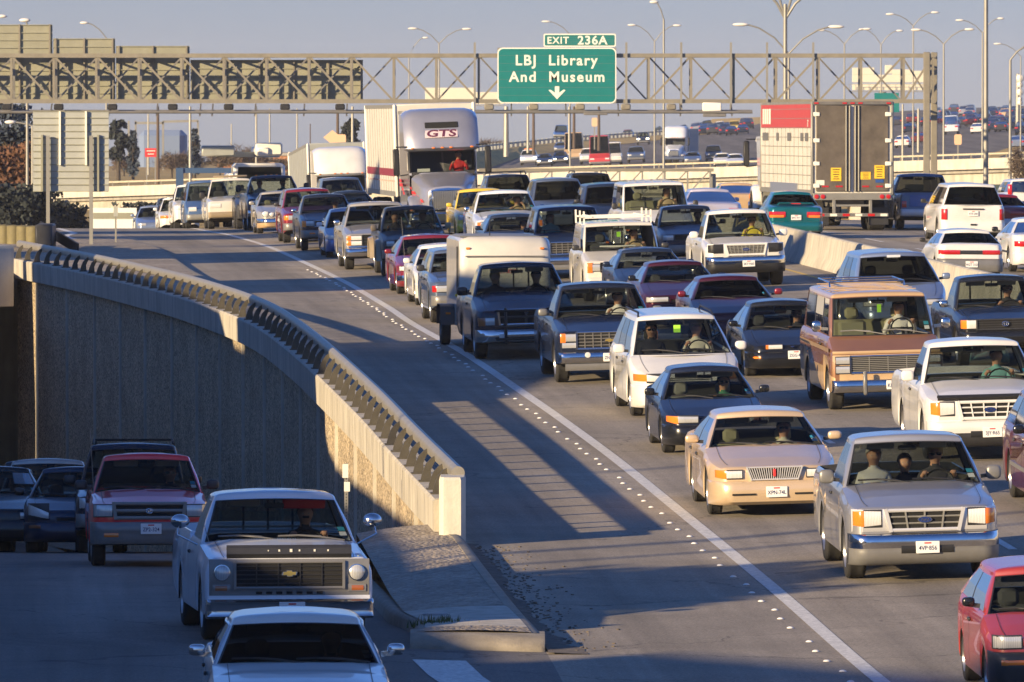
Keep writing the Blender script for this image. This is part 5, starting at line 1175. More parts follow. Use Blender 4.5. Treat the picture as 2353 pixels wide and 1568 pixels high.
S_ = spec(PICKUP, L=5.0, W=1.82, H=1.84, gc=.42, r=.42, tw=.28, n0=.9, nl=.25)
v = veh(952, 633, S_, 'dark_pickup', 'dusty black pickup with muddy fenders behind the burgundy sedan', 'pickup', 'dusty_black', yaw=-.075)
k = v.w2; v.grille(k*.6, .8, .98, 3, 0, 'trim'); v.lamp('headlight', k*.62, k*.85, .82, .96, 'lens', .02); v.bump(k*.98, cb(.5), 'galv_dark')
for sg in (-1, 1):
    for ax in (v.S['fo'], v.S['fo'] + v.S['wb']): mb = MB(); mb.grid([[(sg*(k + q), ax + .54*math.cos(a)*w, .42 + .54*math.sin(a)*w) for a in [math.pi*i/10 for i in range(11)]] for q, w in ((-.05, .86), (.10, .86), (.12, 1.02), (-.05, 1.1))], 'dirty_tan'); v.part('fender_flare', mb)
usual(v, m='dirty_tan', mw=.2, mh=.2); v.antenna(.6, .8, 1.2); v.finish()
person(v, 1, 'driver of the dusty black pickup with muddy fenders', 'shirt_tan'); person(v, -1, 'passenger with raised arm in the dusty black pickup', 'shirt_dark', pose='wave')
v = veh(998, 673, spec(LUX, L=5.3, W=1.95, H=1.43, n0=.72), 'burgundy_sedan', 'burgundy red sedan with bright headlight in the left lane', 'car', 'burgundy', yaw=-.075)
k = v.w2; v.lamp('headlight', k*.5, k*.92, .60, .70, 'lens_hot', .02); v.grille(.42, .58, .70, 3, 0, 'chrome', 'galv_dark', .02, .02); car_bumper(v, 'burgundy', .54, .2, .1, 'chrome'); usual(v, ((.05, 1.1), (1.13, 2.1)), 'burgundy', .22, .14); v.antenna(-.7, 1.2, 1.0); v.finish()
v = veh(1040, 699, spec(LUX, L=5.0, W=1.85, H=1.42, seat='seat_tan'), 'white_coupe', 'white coupe partly hidden behind the blue grey wagon and cargo trailer', 'car', 'white', yaw=-.075)
k = v.w2; v.lamp('headlight', k*.5, k*.9, .6, .7, 'lens', .02); car_bumper(v, 'white'); usual(v, m='white'); v.finish()
v = veh(1078, 739, spec(SUV, W=1.8, H=1.62, r=.34), 'blue_grey_wagon', 'blue grey wagon beside and behind the white cargo trailer', 'car', 'blue_grey', yaw=-.075)
k = v.w2; v.lamp('headlight', k*.5, k*.85, .7, .84, 'lens', .02); v.lamp('turn_signal', k*.85, k*.95, .7, .84, 'red_lens', .02); v.bump(k*.98, cb(.4), 'bumper_grey'); usual(v, ((.03, 1.0), (1.03, 1.9)), 'trim', .22, .17); v.finish()
S_ = spec(SMALLPU, W=1.70, H=1.66, gc=.34)
v = veh(754, 574, S_, 'black_pickup', 'black compact pickup with chrome grille edge in the far left lane', 'pickup', 'navy', yaw=-.08)
k = v.w2; v.grille(k*.5, .72, .90, 1, 2, 'chrome', 'trim', .03, .02); v.lamp('headlight', k*.53, k*.80, .74, .90, 'lens', .02); v.lamp('turn_signal', k*.80, k*.94, .72, .90, 'amber', .02); b = v.bump(k*.985, cb(.40, 1.0), 'bumper_grey'); v.lamp('marker_light', k*.5, k*.7, .50, .55, 'amber', .16); usual(v, m='chrome'); v.finish()
person(v, 1, 'driver in a pale cap in the black compact pickup', 'shirt_dark', cap='shirt_pale')
v = veh(812, 590, spec(COMPACT, W=1.66, H=1.40, yb=4.0, rear=[(4.1,.95),(4.25,.9)]), 'blue_hatchback', 'light blue hatchback sliver between black and silver pickups', 'car', 'steel_blue', lod=1, yaw=-.08)
v.lamp('headlight', .5, .8, .55, .66, 'lens_hot', .02); v.mirrors('grey_white'); car_bumper(v, 'bright_blue'); v.finish()
v = veh(714, 556, spec(SUV, W=1.80, H=1.68), 'maroon_suv', 'maroon sport utility left of the black compact pickup', 'suv', 'burgundy', lod=1, yaw=-.08)
v.lamp('headlight', .58, .72, .72, .86, 'lens', .02); v.lamp('turn_signal', .72, .86, .72, .86, 'amber', .02); v.bump(.88, cb(.40), 'bumper_grey'); v.mirrors('trim'); v.finish()
v = veh(650, 535, spec(LUX, L=4.86, W=1.82, H=1.44, seat='seat_tan', n0=.6), 'bronze_sedan', 'bronze silver sedan with four round headlights near the crest', 'car', 'dusty_silver', lod=0, yaw=-.08)
v.roundlamp('headlight', .62, .66, .10, 'lens_hot', .02); v.roundlamp('headlight', .40, .64, .075, 'lens_hot', .02); v.grille(.2, .5, .7, 0, 5, 'chrome'); v.bump(.9, [(.03,.52),(-.06,.51),(-.1,.46),(-.1,.36),(-.07,.24),(.06,.19)], lambda j: 'chrome' if j in (1, 2) else 'tan'); usual(v, m='dusty_silver'); v.finish()
S_ = spec(PICKUP, L=6.0, W=2.05, H=1.98, gc=.45, r=.42, tw=.28, n0=.92, nl=.2, zn=1.15, zc=1.32, zb=1.36, rear=[(3.1,1.36),(5.9,1.36)], bed=(3.2, 5.8), seat='seat_tan')
v = veh(632, 524, S_, 'dark_pickup', 'tall dark blue pickup with roof marker lights and two people near the crest', 'pickup', 'dark_blue', yaw=-.08, Yfix=308)
k = v.w2; v.grille(k*.5, .85, 1.1, 2, 1); v.lamp('headlight', k*.55, k*.88, .92, 1.08, 'lens_hot', .02); v.lamp('turn_signal', k*.55, k*.88, .80, .90, 'amber', .02); v.bump(k*.98, cb(.52), 'chrome'); v.mirrors('black', .24, .3, .1, .1); mb = MB(); [mb.box((x, v.S['yt'] + .2, 1.99), (.09, .06, .04), 'amber', .01) for x in (-.55, -.2, 0, .2, .55)]; v.part('roof_marker_light', mb); v.finish()
person(v, 1, 'driver in dark cap in the tall dark blue pickup near the crest', 'shirt_teal', cap='shirt_dark'); person(v, -1, 'passenger in pale green in the tall dark blue pickup near the crest', 'shirt_pale', pose='rest')
S_ = spec(PICKUP, L=5.6, W=2.0, H=1.9, n0=.92, nl=.2, zn=1.05)
v = veh(537, 524, S_, 'white_pickup', 'white pickup with tan roof light bar near the crest', 'pickup', 'offwhite', lod=1, yaw=-.08, Yfix=322)
k = v.w2; v.lamp('headlight', k*.5, k*.9, .8, .95, 'lens_hot', .02); v.bump(k*.98, cb(.42), 'dirty_tan'); mb = MB(); mb.box((0, 2.3, 1.96), (1.3, .18, .08), 'dirty_tan', .03); v.part('light_bar', mb); v.mirrors('black', .25, .3); v.finish()
v = veh(578, 527, spec(SUV, W=1.2, H=1.3, L=3.0, wb=1.8, fo=.6), 'dark_car', 'narrow dark vehicle between the white and the tall dark blue pickups', 'car', 'dusty_black', lod=1, yaw=-.08, Yfix=318); v.finish()
v = veh(480, 524, spec(MINIVAN, W=1.86, H=1.85, n0=.85, nl=.4), 'blue_van', 'blue van near the crest left of the white pickup', 'van', 'truck_blue', lod=1, yaw=-.08, Yfix=330); v.lamp('headlight', .5, .8, .66, .82, 'lens_hot', .02); v.bump(.9, cb(.32), 'galv'); v.mirrors('trim'); v.finish()
v = veh(452, 524, spec(PICKUP, W=1.9, H=1.85), 'white_truck', 'white truck sliver between the blue van and the white car at the crest', 'truck', 'white', lod=1, yaw=-.085, Yfix=345); v.lamp('headlight', .55, .85, .8, .95, 'lens_hot', .02); v.mirrors('white'); v.finish()
v = veh(412, 524, spec(COMPACT, W=1.7, H=1.45), 'white_car', 'white car with bright mirror sinking behind the road crest', 'car', 'white', lod=1, yaw=-.085, Yfix=352); v.lamp('headlight', .5, .8, .55, .66, 'amber', .02); v.mirrors('white'); v.finish()
v = veh(408, 524, spec(SUV, W=1.8, H=1.85), 'dark_suv', 'dark purple sport utility at the crest behind the white car', 'suv', 'dark_blue', lod=1, yaw=-.085, Yfix=372); v.mirrors('trim'); v.finish()
v = veh(358, 524, spec(SEDAN, W=1.75, H=1.5), 'pale_blue_car', 'pale blue car, leftmost of the cars at the crest', 'car', 'steel_blue', lod=1, yaw=-.085, Yfix=372); v.lamp('headlight', .45, .8, .58, .68, 'lens', .02); v.mirrors('steel_blue'); v.finish()
v = veh(790, 540, spec(MINIVAN, W=1.9, H=1.8), 'dark_minivan', 'dark blue minivan in front of the white box truck, left of the semi', 'van', 'blue_grey', lod=1, yaw=-.08, Yfix=318); v.mirrors('trim'); v.finish()
v = veh(812, 545, spec(SEDAN, W=1.72, H=1.36), 'dark_blue_sedan', 'dark blue sedan tucked against the semi trailer side', 'car', 'dark_blue', lod=1, yaw=-.08, Yfix=292); v.mirrors('dark_blue'); v.finish()

# ---------------- freeway away from the camera (rear views)
def tail(v, x0, x1, z0, z1, amber=False, plate=None, bz=.5, bm=None, pz=.72, po=.03, zo=None):
    v.lamp('tail_light', x0*v.w2, x1*v.w2, z0, z1, 'red_lens', .02, rear=True, z0o=zo)
    if amber: v.lamp('turn_signal', (x0 + .06)*v.w2, (x1 - .02)*v.w2, z0 - .015, z0 + (z1 - z0)*.4, 'amber', .026, rear=True)
    b = v.bump(v.w2*.985, [(.02, bz), (-.06, bz - .01), (-.10, bz - .06), (-.10, bz - .2), (-.07, .24), (.05, .2)], bm or v.col, rear=True)
    if plate: v.plate(plate, 0, pz, po, rear=True)
v = veh(1822, 547, spec(COMPACT, W=1.69, H=1.40, yr=3.05, yb=3.55, rear=[(3.6,1.0),(4.25,.93)], zb=.97, sglass='dark_glass'), 'teal_sedan', 'teal green sedan seen from behind next to the median barrier', 'car', 'teal', away=True, yaw=-.072)
tail(v, .38, .95, .64, .80, True, 'BVC·91T', .52, 'teal', .63, .03); mb = MB(); mb.tube([(-.55, v.L - .15, 1.0), (-.5, v.L - .12, 1.06), (.5, v.L - .12, 1.06), (.55, v.L - .15, 1.0)], .022, 'teal', 6); v.part('spoiler', mb); mb = MB(); mb.box((0, v.L - .1, 1.045), (.3, .03, .03), 'red_lens'); v.part('brake_light', mb); mb = MB(); mb.tube([(-.42, v.L - .3, .22), (-.42, v.L + .06, .22)], .04, 'galv', 10); v.part('exhaust_pipe', mb); v.finish()
v = veh(2126, 528, spec(PICKUP, L=5.4, W=1.98, H=1.80, n0=.95, zb=1.16, rear=[(3.1,1.16),(5.38,1.16)], bed=(3.2, 5.3), sglass='dark_glass'), 'blue_pickup', 'old blue pickup seen from behind right of the semi trailer', 'pickup', 'truck_blue', away=True, yaw=-.072)
v.lamp('tail_light', .78*v.w2, .93*v.w2, .72, .92, 'red_lens', .02, rear=True); v.bump(v.w2*.98, cb(.45), 'grey_white', rear=True); mb = MB(); mb.box((0, v.L + .01, .93), (1.35, .02, .36), 'bright_blue', .01); v.part('tailgate_panel', mb); v.plate('', 0, .55, .17, rear=True); v.mirrors('chrome'); v.finish()
v = veh(2226, 555, spec(MINIVAN, L=4.9, W=1.95, H=1.74, glass='side_glass', sglass='dark_glass', low='bumper_grey', lowz=3), 'white_minivan', 'white minivan seen from behind with dark rear window', 'van', 'white', away=True, yaw=-.072)
v.lamp('tail_light', .80*v.w2, .96*v.w2, .66, .98, 'red_lens', .02, rear=True); v.bump(v.w2*.985, [(.02,.58),(-.08,.57),(-.12,.50),(-.11,.32),(.04,.28)], 'white', rear=True); v.plate('XTB 56R', 0, .85, .03, rear=True); mb = MB(); mb.box((0, v.L + .02, .98), (.62, .03, .035), 'trim'); v.part('tailgate_handle', mb); mb = MB(); mb.box((0, v.L + .13, .52), (.18, .02, .05), 'black'); v.part('hitch', mb); v.mirrors('black', .2, .15); v.finish()
v = veh(2222, 644, spec(HATCH, L=3.9, W=1.67, H=1.28, zb=.93, yr=3.05, yb=3.72, rear=[(3.73,.93),(3.86,.9)], sglass='dark_glass', low='bumper_grey', lowz=3, zn=.66, zc=.85), 'white_hatchback', 'white low hatchback seen from behind with full width red lights', 'car', 'white', away=True, yaw=-.075)
v.lamp('tail_light', .34*v.w2, .96*v.w2, .66, .77, 'red_lens', .02, rear=True); mb = MB(); v.panel(mb, v.xs(-.28, .28, 4), .665, .765, .018, 'trim', True); v.part('light_panel', mb); b = v.bump(v.w2*.985, [(.02,.56),(-.08,.55),(-.12,.50),(-.12,.32),(-.08,.24),(.04,.22)], 'bumper_grey', rear=True); v.plate('WZT 31D', 0, .42, .13, rear=True, parent=b); mb = MB(); mb.tube([(.4, v.L - .3, .2), (.4, v.L + .08, .2)], .05, 'galv', 10); v.part('exhaust_pipe', mb); v.mirrors('black', .18, .12); v.finish()
v = veh(2296, 550, spec(SEDAN, W=1.78, H=1.36, glass='side_glass', sglass='dark_glass'), 'maroon_coupe', 'maroon coupe with red light bar just right of the white minivan', 'car', 'burgundy', away=True, yaw=-.072)
v.lamp('tail_light', .2*v.w2, .95*v.w2, .74, .86, 'red_lens', .02, rear=True); v.bump(v.w2*.98, cb(.42), 'grey_white', rear=True); v.mirrors(); v.finish()
v = veh(2362, 520, spec(SUV, W=1.8, H=1.62, yr=4.4), 'white_wagon', 'white wagon with tall red corner light at the right picture edge', 'car', 'white', away=True, yaw=-.072, lod=0, Yfix=300)
v.lamp('tail_light', .80*v.w2, .95*v.w2, .95, 1.4, 'red_lens', .03, rear=True); tail(v, .8, .95, .7, .8, plate='', bz=.5); v.mirrors('black'); v.finish()
v = veh(2392, 625, spec(SEDAN, W=1.76, H=1.40), 'white_sedan', 'white sedan at the right picture edge below the white wagon', 'car', 'white', away=True, yaw=-.072)
tail(v, .5, .95, .68, .82, plate='', bz=.54); mb = MB(); [mb.box((sg*(v.w2 + .003), 2.4, .52), (.02, 3.0, .05), 'trim') for sg in (-1, 1)]; v.part('side_moulding', mb); usual(v, m='black_paint', stick=False); v.finish()
v = veh(1632, 540, spec(SEDAN, W=1.78, H=1.42), 'lavender_coupe', 'pale lavender coupe seen from behind between white van and semi truck', 'car', 'lavender', away=True, yaw=-.072, lod=1)
v.lamp('tail_light', .5*v.w2, .95*v.w2, .7, .84, 'red_lens', .02, rear=True); v.mirrors(); v.finish()
v = veh(1352, 505, spec(SUV, W=1.86, H=1.74, glass='dark_glass', sglass='dark_glass'), 'black_suv', 'black sport utility with roof rails far behind the large white passenger van', 'suv', 'black_paint', away=True, yaw=-.08, lod=1, Yfix=325)
mb = MB(); [mb.tube([(sg*.62, 2.0, 1.72), (sg*.6, 2.2, 1.79), (sg*.6, 4.2, 1.79), (sg*.62, 4.4, 1.72)], .02, 'black', 5) for sg in (-1, 1)]; v.part('roof_rack', mb); v.finish()
v = veh(1694, 520, spec(SEDAN, W=1.75, H=1.4), 'tan_car', 'car with a glowing tail light between lavender coupe and teal sedan', 'car', 'tan', away=True, yaw=-.075, lod=1, Yfix=318); v.lamp('tail_light', .5*v.w2, .95*v.w2, .68, .84, 'red_lens', .02, rear=True); v.finish()
# ================================================================ TRUCKS AND TRAILERS
def wheel_pair(root, y, r, w2, tw, dual=False):
    for sg in (-1, 1):
        mb = MB(); x = sg*(w2 - tw/2); W2 = tw*(2 if dual else 1); x = sg*(w2 - W2/2)
        mb.lathe([(-.5*W2, .55*r), (-.5*W2, .9*r), (-.42*W2, r), (.42*W2, r), (.5*W2, .9*r), (.5*W2, .55*r)], (x, y, r), (1, 0, 0), 'rubber', 18); w = mb.build('wheel', root)
        mb = MB(); mb.lathe([(sg*.48*W2, .57*r), (sg*.3*W2, .5*r), (sg*.4*W2, .2*r), (sg*.45*W2, 0)], (x, y, r), (1, 0, 0), 'rim', 14); mb.build('rim', w)
def tractor(p, r, label, col, name='semi_truck', logo=None, stripes=False, fairing=True):
    t = empty(name, label, 'truck', p); t.rotation_euler = r
    mb = MB(); rows = []                                    # hood, narrow at the grille and broad at the windshield
    for y, w, z0, z1 in ((.0, .60, .85, 1.50), (.03, .62, .82, 1.56), (.25, .70, .8, 1.60), (.8, .86, .9, 1.76), (1.7, 1.02, .95, 1.99)):
        h = [(0, z1 + .04), (w*.6, z1 + .02), (w*.88, z1 - .03), (w, z1 - .14), (w, z0)]; rows.append([(x, y, z) for x, z in h[::-1]] + [(-x, y, z) for x, z in h[1:]])
    mb.grid(rows, col); mb.f.append(list(range(9))); mb.m.append('chrome'); hood = mb.build('hood', t)
    mb = MB(); mb.box((0, -.02, 1.17), (1.02, .06, .60), 'chrome', .03); g = mb.build('grille', t); mb = MB()
    for i in range(15): mb.box((0, -.055, .91 + i*.037), (.94, .012, .014), 'galv_dark')
    for i in range(17): mb.box((-.46 + i*.0575, -.06, 1.17), (.010, .012, .54), 'galv')
    mb.build('grille_bars', g)
    for sg in (-1, 1):
        mb = MB(); rows = []
        for k in range(9):
            a = math.pi*(k/8); rows.append([(sg*x, 1.05 - .72*math.cos(a)*q, .55 + .78*math.sin(a)*q) for x, q in ((.66, .9), (.72, 1.), (1.10, 1.), (1.19, .93), (1.2, .78))])
        mb.grid(rows, col); mb.build('fender', t, 60)
        mb = MB(); mb.box((sg*.90, .24, .93), (.40, .10, .20), 'chrome', .04); hl = mb.build('headlight', t); mb = MB(); [mb.lathe([(0, .085), (.02, .07), (.03, 0)], (sg*.90 + dx, .19, .93), (0, -1, 0), 'lens_hot', 14) for dx in (-.09, .09)]; mb.build('bulb', hl)
        mb = MB(); mb.box((sg*1.14, .26, .93), (.09, .1, .18), 'amber', .02); mb.build('turn_signal', t)
        mb = MB(); mb.box((sg*1.46, 1.95, 2.38), (.20, .10, .86), 'black', .04); mb.tube([(sg*1.1, 1.9, 2.86), (sg*1.46, 1.95, 2.86)], .02, 'black'); mb.tube([(sg*1.1, 1.9, 1.98), (sg*1.46, 1.95, 1.94)], .02, 'black'); mb.build('side_mirror', t)
    mb = MB(); mb.box((0, -.04, .62), (2.36, .22, .36), 'chrome', .07); mb.build('bumper', t)
    # cab and sleeper with the tall roof fairing: rows run up the front and back over the roof
    prof = [(1.62, 1.95), (1.66, 2.02), (1.92, 2.70), (1.80, 2.74), (1.72, 2.80), (1.74, 2.92), (1.90, 3.30), (2.18, 3.72), (2.42, 3.92), (2.75, 4.02), (3.3, 4.05), (4.3, 4.05)] if fairing else [(1.62, 1.95), (1.66, 2.02), (1.92, 2.70), (1.95, 2.80), (2.3, 2.95), (4.3, 2.98)]
    us = [-1, -.97, -.88, -.72, -.45, 0, .45, .72, .88, .97, 1]; rows = []
    for i, (y, z) in enumerate(prof):
        up = max(0, (z - 2.75)/1.3) if fairing else 0; w = 1.06 if z < 2.72 else 1.19
        rows.append([(u*w, y + .28*abs(u)**5 + (.05*(1 - abs(u)) if 2.85 < z < 3.8 else 0), z - (.16*abs(u)**8 if z > 3.8 else 0)) for u in us])
    mb = MB(); mb.grid(rows, lambda i, j: 'SKIP' if i == 1 and 1 <= j <= 8 else 'black' if i == 1 else col); kp = [q for q in range(len(mb.f)) if mb.m[q] != 'SKIP']; mb.f = [mb.f[q] for q in kp]; mb.m = [mb.m[q] for q in kp]; mb.box((0, 2.95, 2.3), (2.0, .05, 1.2), 'seat_grey'); mb.box((0, 1.95, 1.98), (2.0, .5, .14), 'dash')
    for sg in (-1, 1):
        e = [(sg*(1.06 if z < 2.72 else 1.19), y + .28, z - (.16 if z > 3.8 else 0)) for y, z in prof]
        P = e + [(sg*1.22, 4.3, .75), (sg*1.20, 2.0, .75), (sg*1.06, 1.85, 1.2)]; mb.add(P, [list(range(len(P)))], col)
    mb.add([(-1.2, 4.3, .75), (1.2, 4.3, .75), (1.2, 4.3, 4.0 if fairing else 2.95), (-1.2, 4.3, 4.0 if fairing else 2.95)], [(0, 1, 2, 3)], 'galv'); cabo = mb.build('cab', t, 35)
    for sg in (-1, 1):
        mb = MB(); F = lambda u, v: (u*1.04, 1.66 + .26*v + .28*abs(u)**5 - .012, 2.04 + .62*v)
        mb.grid([[F(sg*u, v) for u in (.03, .25, .5, .72, .86, .93)] for v in (0, .5, 1)], 'windshield'); mb.build('windshield', t)
        mb = MB(); mb.add([(sg*1.085, y, z) for y, z in ((2.15, 2.1), (2.75, 2.1), (2.75, 2.65), (2.28, 2.65))], [(0, 1, 2, 3)], 'dark_glass'); mb.build('side_window', t)
    mb = MB(); mb.add([(u, 1.70 + .26*v, 2.0 + .66*v) for u, v in ((-1.03, 0), (1.03, 0), (1.03, 1), (-1.03, 1))], [(0, 1, 2, 3)], 'seat_dark'); 
    if fairing:
        mb = MB(); [mb.box((x, 1.71 + .28*abs(x/1.19)**5, 2.80), (.11, .06, .05), 'amber', .015) for x in (-.95, -.28, 0, .28, .95)]; mb.build('marker_light', t)
        sl = Matrix.Rotation(-math.atan2(.28, .42), 4, 'X')
        if logo:
            def onf(z): return 1.74 + .05 + (z - 2.92)*(.16/.38) - .02
            mb = MB(); mb.box((.02, onf(3.52) + .05, 3.52), (1.06, .03, .22), 'under', .08, sl); mb.build('roof_window', cabo)
            mb = MB(); mb.box((.0, onf(3.24), 3.24), (1.04, .02, .28), 'logo_pale', .05, sl); pl = mb.build('sign_panel', cabo); mb = MB()
            V, Q = text_geo(logo, .36, .03, 1.02); mm = sl.to_3x3(); mb.add([mm @ Vector((x*1.45 + z*.18, -.016, z)) + Vector((0, onf(3.24), 3.24)) for x, y, z in V], Q, 'logo_ink'); mb.build('lettering', pl)
        if stripes:
            mb = MB()
            for z, a, b in ((1.40, .9, 2.7), (1.52, 1.3, 3.2), (1.65, 1.7, 4.2), (1.78, 2.2, 4.25)):
                for sg in (-1,): mb.add([(sg*(1.235), y, q) for y, q in ((a + .9, z - .05), (b, z - .05), (b, z + .05), (a + 1.2, z + .05))], [(0, 1, 2, 3)], 'sign_red')
                for sg in (-1,): mb.add([(sg*(.73 + (y - .2)*.215), y, q - .25) for y, q in ((a - .6, z - .05), (1.6, z - .03), (1.6, z + .06), (a - .4, z + .05))], [(0, 1, 2, 3)], 'sign_red')
            mb.build('side_stripes', cabo)
    wheel_pair(t, 1.05, .50, 1.17, .28)
    for y in (4.9, 6.2): wheel_pair(t, y, .50, 1.2, .28, True)
    mb = MB(); mb.box((0, 5.2, .85), (.9, 3.2, .22), 'galv_dark'); mb.build('chassis', t); return t
def trailer(p, r, label, side='trailer_side', L=14.6, stripe=None, rear_detail=False, top=4.08):
    t = empty('semi_trailer', label, 'trailer', p); t.rotation_euler = r; W = 1.29; z0 = 1.12
    mb = MB(); mb.box((0, L/2, (z0 + top)/2), (2*W, L, top - z0), side, .03); box = mb.build('box', t)
    mb = MB()
    for sg in (-1, 1):
        for y in (0.0, L): mb.box((sg*(W - .02), y, (z0 + top)/2), (.10, .10, top - z0 + .01), 'galv' if rear_detail else 'white_panel', .03)
    mb.build('corner_post', box)
    mb = MB()
    for sg in (-1, 1):
        for i in range(1, 12): mb.box((sg*(W + .004), i*L/12, (z0 + top)/2), (.012, .03, top - z0 - .1), 'galv')
        mb.box((sg*(W + .006), L/2, top - .06), (.02, L - .2, .12), 'galv'); mb.box((sg*(W + .006), L/2, z0 + .09), (.02, L - .2, .16), 'galv')
    mb.build('side_seams', box)
    if stripe:
        mb = MB(); [mb.box((sg*(W + .006), L/2, 1.90), (.018, L - .24, .24), stripe) for sg in (-1, 1)]; mb.build('side_stripe', box)
        mb = MB(); [mb.box((-(W + .008), .3 + i*.28, 1.62), (.012, .12, .05), 'red_lens' if i % 2 else 'sign_white') for i in range(int(L/.28) - 2)]; mb.build('reflector_strip', box)
    for y in (L - 3.2, L - 1.9): wheel_pair(t, y, .50, 1.25, .27, True)
    mb = MB(); mb.box((0, L - 2.6, .9), (1.0, 3.0, .3), 'galv_dark'); mb.build('bogie', t)
    mb = MB(); [mb.box((sg*.9, 3.0, .65), (.14, .14, .95), 'galv_dark') for sg in (-1, 1)]; mb.build('landing_gear', t)
    if rear_detail:
        y = L
        for sg in (-1, 1):
            mb = MB(); mb.box((sg*.60, y + .025, 2.60), (1.10, .05, 2.72), 'trailer_door', .02); d = mb.build('rear_door', t)
            mb = MB(); [mb.tube([(sg*x, y + .08, 1.25), (sg*x, y + .08, 3.95)], .022, 'galv', 8) for x in (.09, .20)]; mb.build('lock_rod', d)
            for z in (1.42, 2.12, 2.85, 3.68): mb = MB(); mb.box((sg*1.14, y + .07, z), (.20, .03, .13), 'white_panel', .02); mb.build('hinge', d)
            mb = MB(); [mb.box((sg*x, y + .058, 1.40), (.22, .01, .05), 'red_lens') for x in (.42, .86)]; mb.build('reflector', d)
        for x, z, w, h, txt in ((-.86, 1.86, .32, .42, 'CAUTION'), (-.42, 1.74, .32, .24, 'WIDE TURNS'), (.52, 1.78, .33, .42, 'DANGER')):
            mb = MB(); mb.box((x, y + .058, z), (w, .012, h), 'sign_yellow'); s_ = mb.build('warning_sign', t); mb = MB()
            for i, k in enumerate((.36, .18, 0, -.18, -.34)): mb.box((x, y + .066, z + h*k), (w*(.7, .55, .6, .45, .6)[i], .004, h*.06), 'black')
            mb.build('sign_print', s_)
        mb = MB(); mb.box((-.86, y + .058, 1.57), (.26, .012, .10), 'bright_blue'); mb.build('sticker', t); mb = MB(); mb.box((1.02, y + .058, 1.52), (.26, .012, .16), 'sign_white'); mb.build('license_plate', t)
        mb = MB(); mb.box((0, y + .03, 4.03), (2.56, .07, .10), 'galv_dark', .01); [mb.box((x, y + .07, 4.03), (.14, .02, .05), 'red_lens') for x in (-1.15, -.25, 0, .25, 1.15)]; mb.build('header', t)
        mb = MB(); mb.box((0, y + .02, 1.08), (2.5, .08, .22), 'galv', .01); sill = mb.build('sill', t)
        for sg in (-1, 1):
            for dx in (.0, .2):
                mb = MB(); mb.lathe([(0, .075), (.03, .07), (.035, 0)], (sg*(1.14 - dx), y + .06, 1.08), (0, 1, 0), 'red_lens', 14); mb.build('tail_light', sill)
        mb = MB(); mb.box((0, y + .02, .50), (2.3, .10, .11), 'galv_dark', .01); [mb.box((-1.0 + i*.4, y + .075, .50), (.22, .012, .08), 'red_lens' if i % 2 else 'sign_white') for i in range(6)]
        for sg in (-1, 1): mb.box((sg*.58, y + .01, .76), (.10, .08, .5), 'galv', .01)
        mb.box((0, y, .80), (1.1, .06, .06), 'galv'); mb.build('underride_guard', t)
        for sg in (-1, 1): mb = MB(); mb.box((sg*.95, L - .9, .45), (.62, .03, .55), 'trim'); mb.build('mud_flap', t)
        mb = MB()
        for x_ in (W + .009, -(W + .009)):
            mb.box((x_, L/2, 3.62), (.016, L - .2, .76), 'trailer_red'); 
        mb.build('side_band', box); mb = MB()
        for i in range(9): mb.box((W + .014, L/2, 1.45 + i*.30), (.012, L - .3, .016), 'galv')
        mb.build('side_ribs', box); mb = MB()
        for yy, w in ((11.9, .55), (12.6, .4), (13.2, .45), (13.8, .35)): mb.box((W + .02, L - yy, 3.62), (.008, w, .5), 'sign_white')
        mb.build('side_mark', box); mb = MB(); V, Q = text_geo('R7', .3, .02); mb.add([(W + .02, L - .9 + x, z + 3.38) for x, y_, z in V], Q, 'sign_white'); mb.build('side_number', box)
        mb = MB()
        for yy, w in ((13.2, 1.6), (9.6, .6), (6.2, 1.0), (2.6, .7), (1.3, .8)): mb.box((W + .02, L - yy, 2.96), (.008, w, .26), 'galv_dark')
        mb.build('side_print', box); mb = MB(); mb.box((W + .02, 7.0, 1.2), (.10, 7.4, .55), 'skirt'); mb.build('side_skirt', t)
    return t
paint('logo_pale', (.62, .50, .50), 0, .5); mat('logo_ink', (.10, .02, .05), .5)
TR = dict(fo=1.05, wb=5.0, L=20.3)
p, r = pose(1027, 543, TR, yaw=-.080); t = tractor(p, r, 'silver semi truck with tall roof fairing lettered in dark red and chrome grille', 'cab_silver', logo='GTS', stripes=True)
M_ = Matrix.Translation(p) @ Matrix.Rotation(r[2], 4, 'Z')
trailer(tuple(M_ @ Vector((0, 5.0, .12))), r, 'long pale semi trailer with dark red stripe behind the silver semi truck', stripe='stripe_red')
class Dummy: pass
dv = Dummy(); dv.root = t; dv.sx = .55; dv.seaty = 2.35; dv.hip = 1.85; person(dv, 1, 'truck driver in red shirt in the silver semi truck', 'shirt_red', cap='shirt_dark', sc=1.05)
mb = MB(); mb.box((-.6, 1.98, 2.1), (.4, .05, .1), 'sign_white'); mb.build('dash_paper', t)
L_ = 14.6; AW = dict(fo=1.05, wb=L_ - 2.6 + 3.0, L=20.3)
# the semi going away: its trailer's rear doors face the camera
X, Y, z = on_road(1953, 530); a = -.080; d = Vector((math.sin(math.atan(a)), math.cos(math.atan(a)), 0)); sl = (zg(X + d.x*12, Y + 12) - z)/12
p = Vector((X, Y, z)) + d*(L_ - .5); p.z = z + sl*(L_ - .5); rr = (-math.atan(sl), 0, -math.atan(a) + math.pi)
def awayt(k): return (X + d.x*k, Y + d.y*k, z + sl*k)
for_rear = awayt(L_ - .6)
t2 = trailer(for_rear, rr, 'semi trailer with grey rear doors, yellow warning signs and red side band', rear_detail=True)
t3 = tractor(awayt(L_ + 4.4), rr, 'white semi truck pulling the red banded trailer away from the camera', 'white', fairing=False)
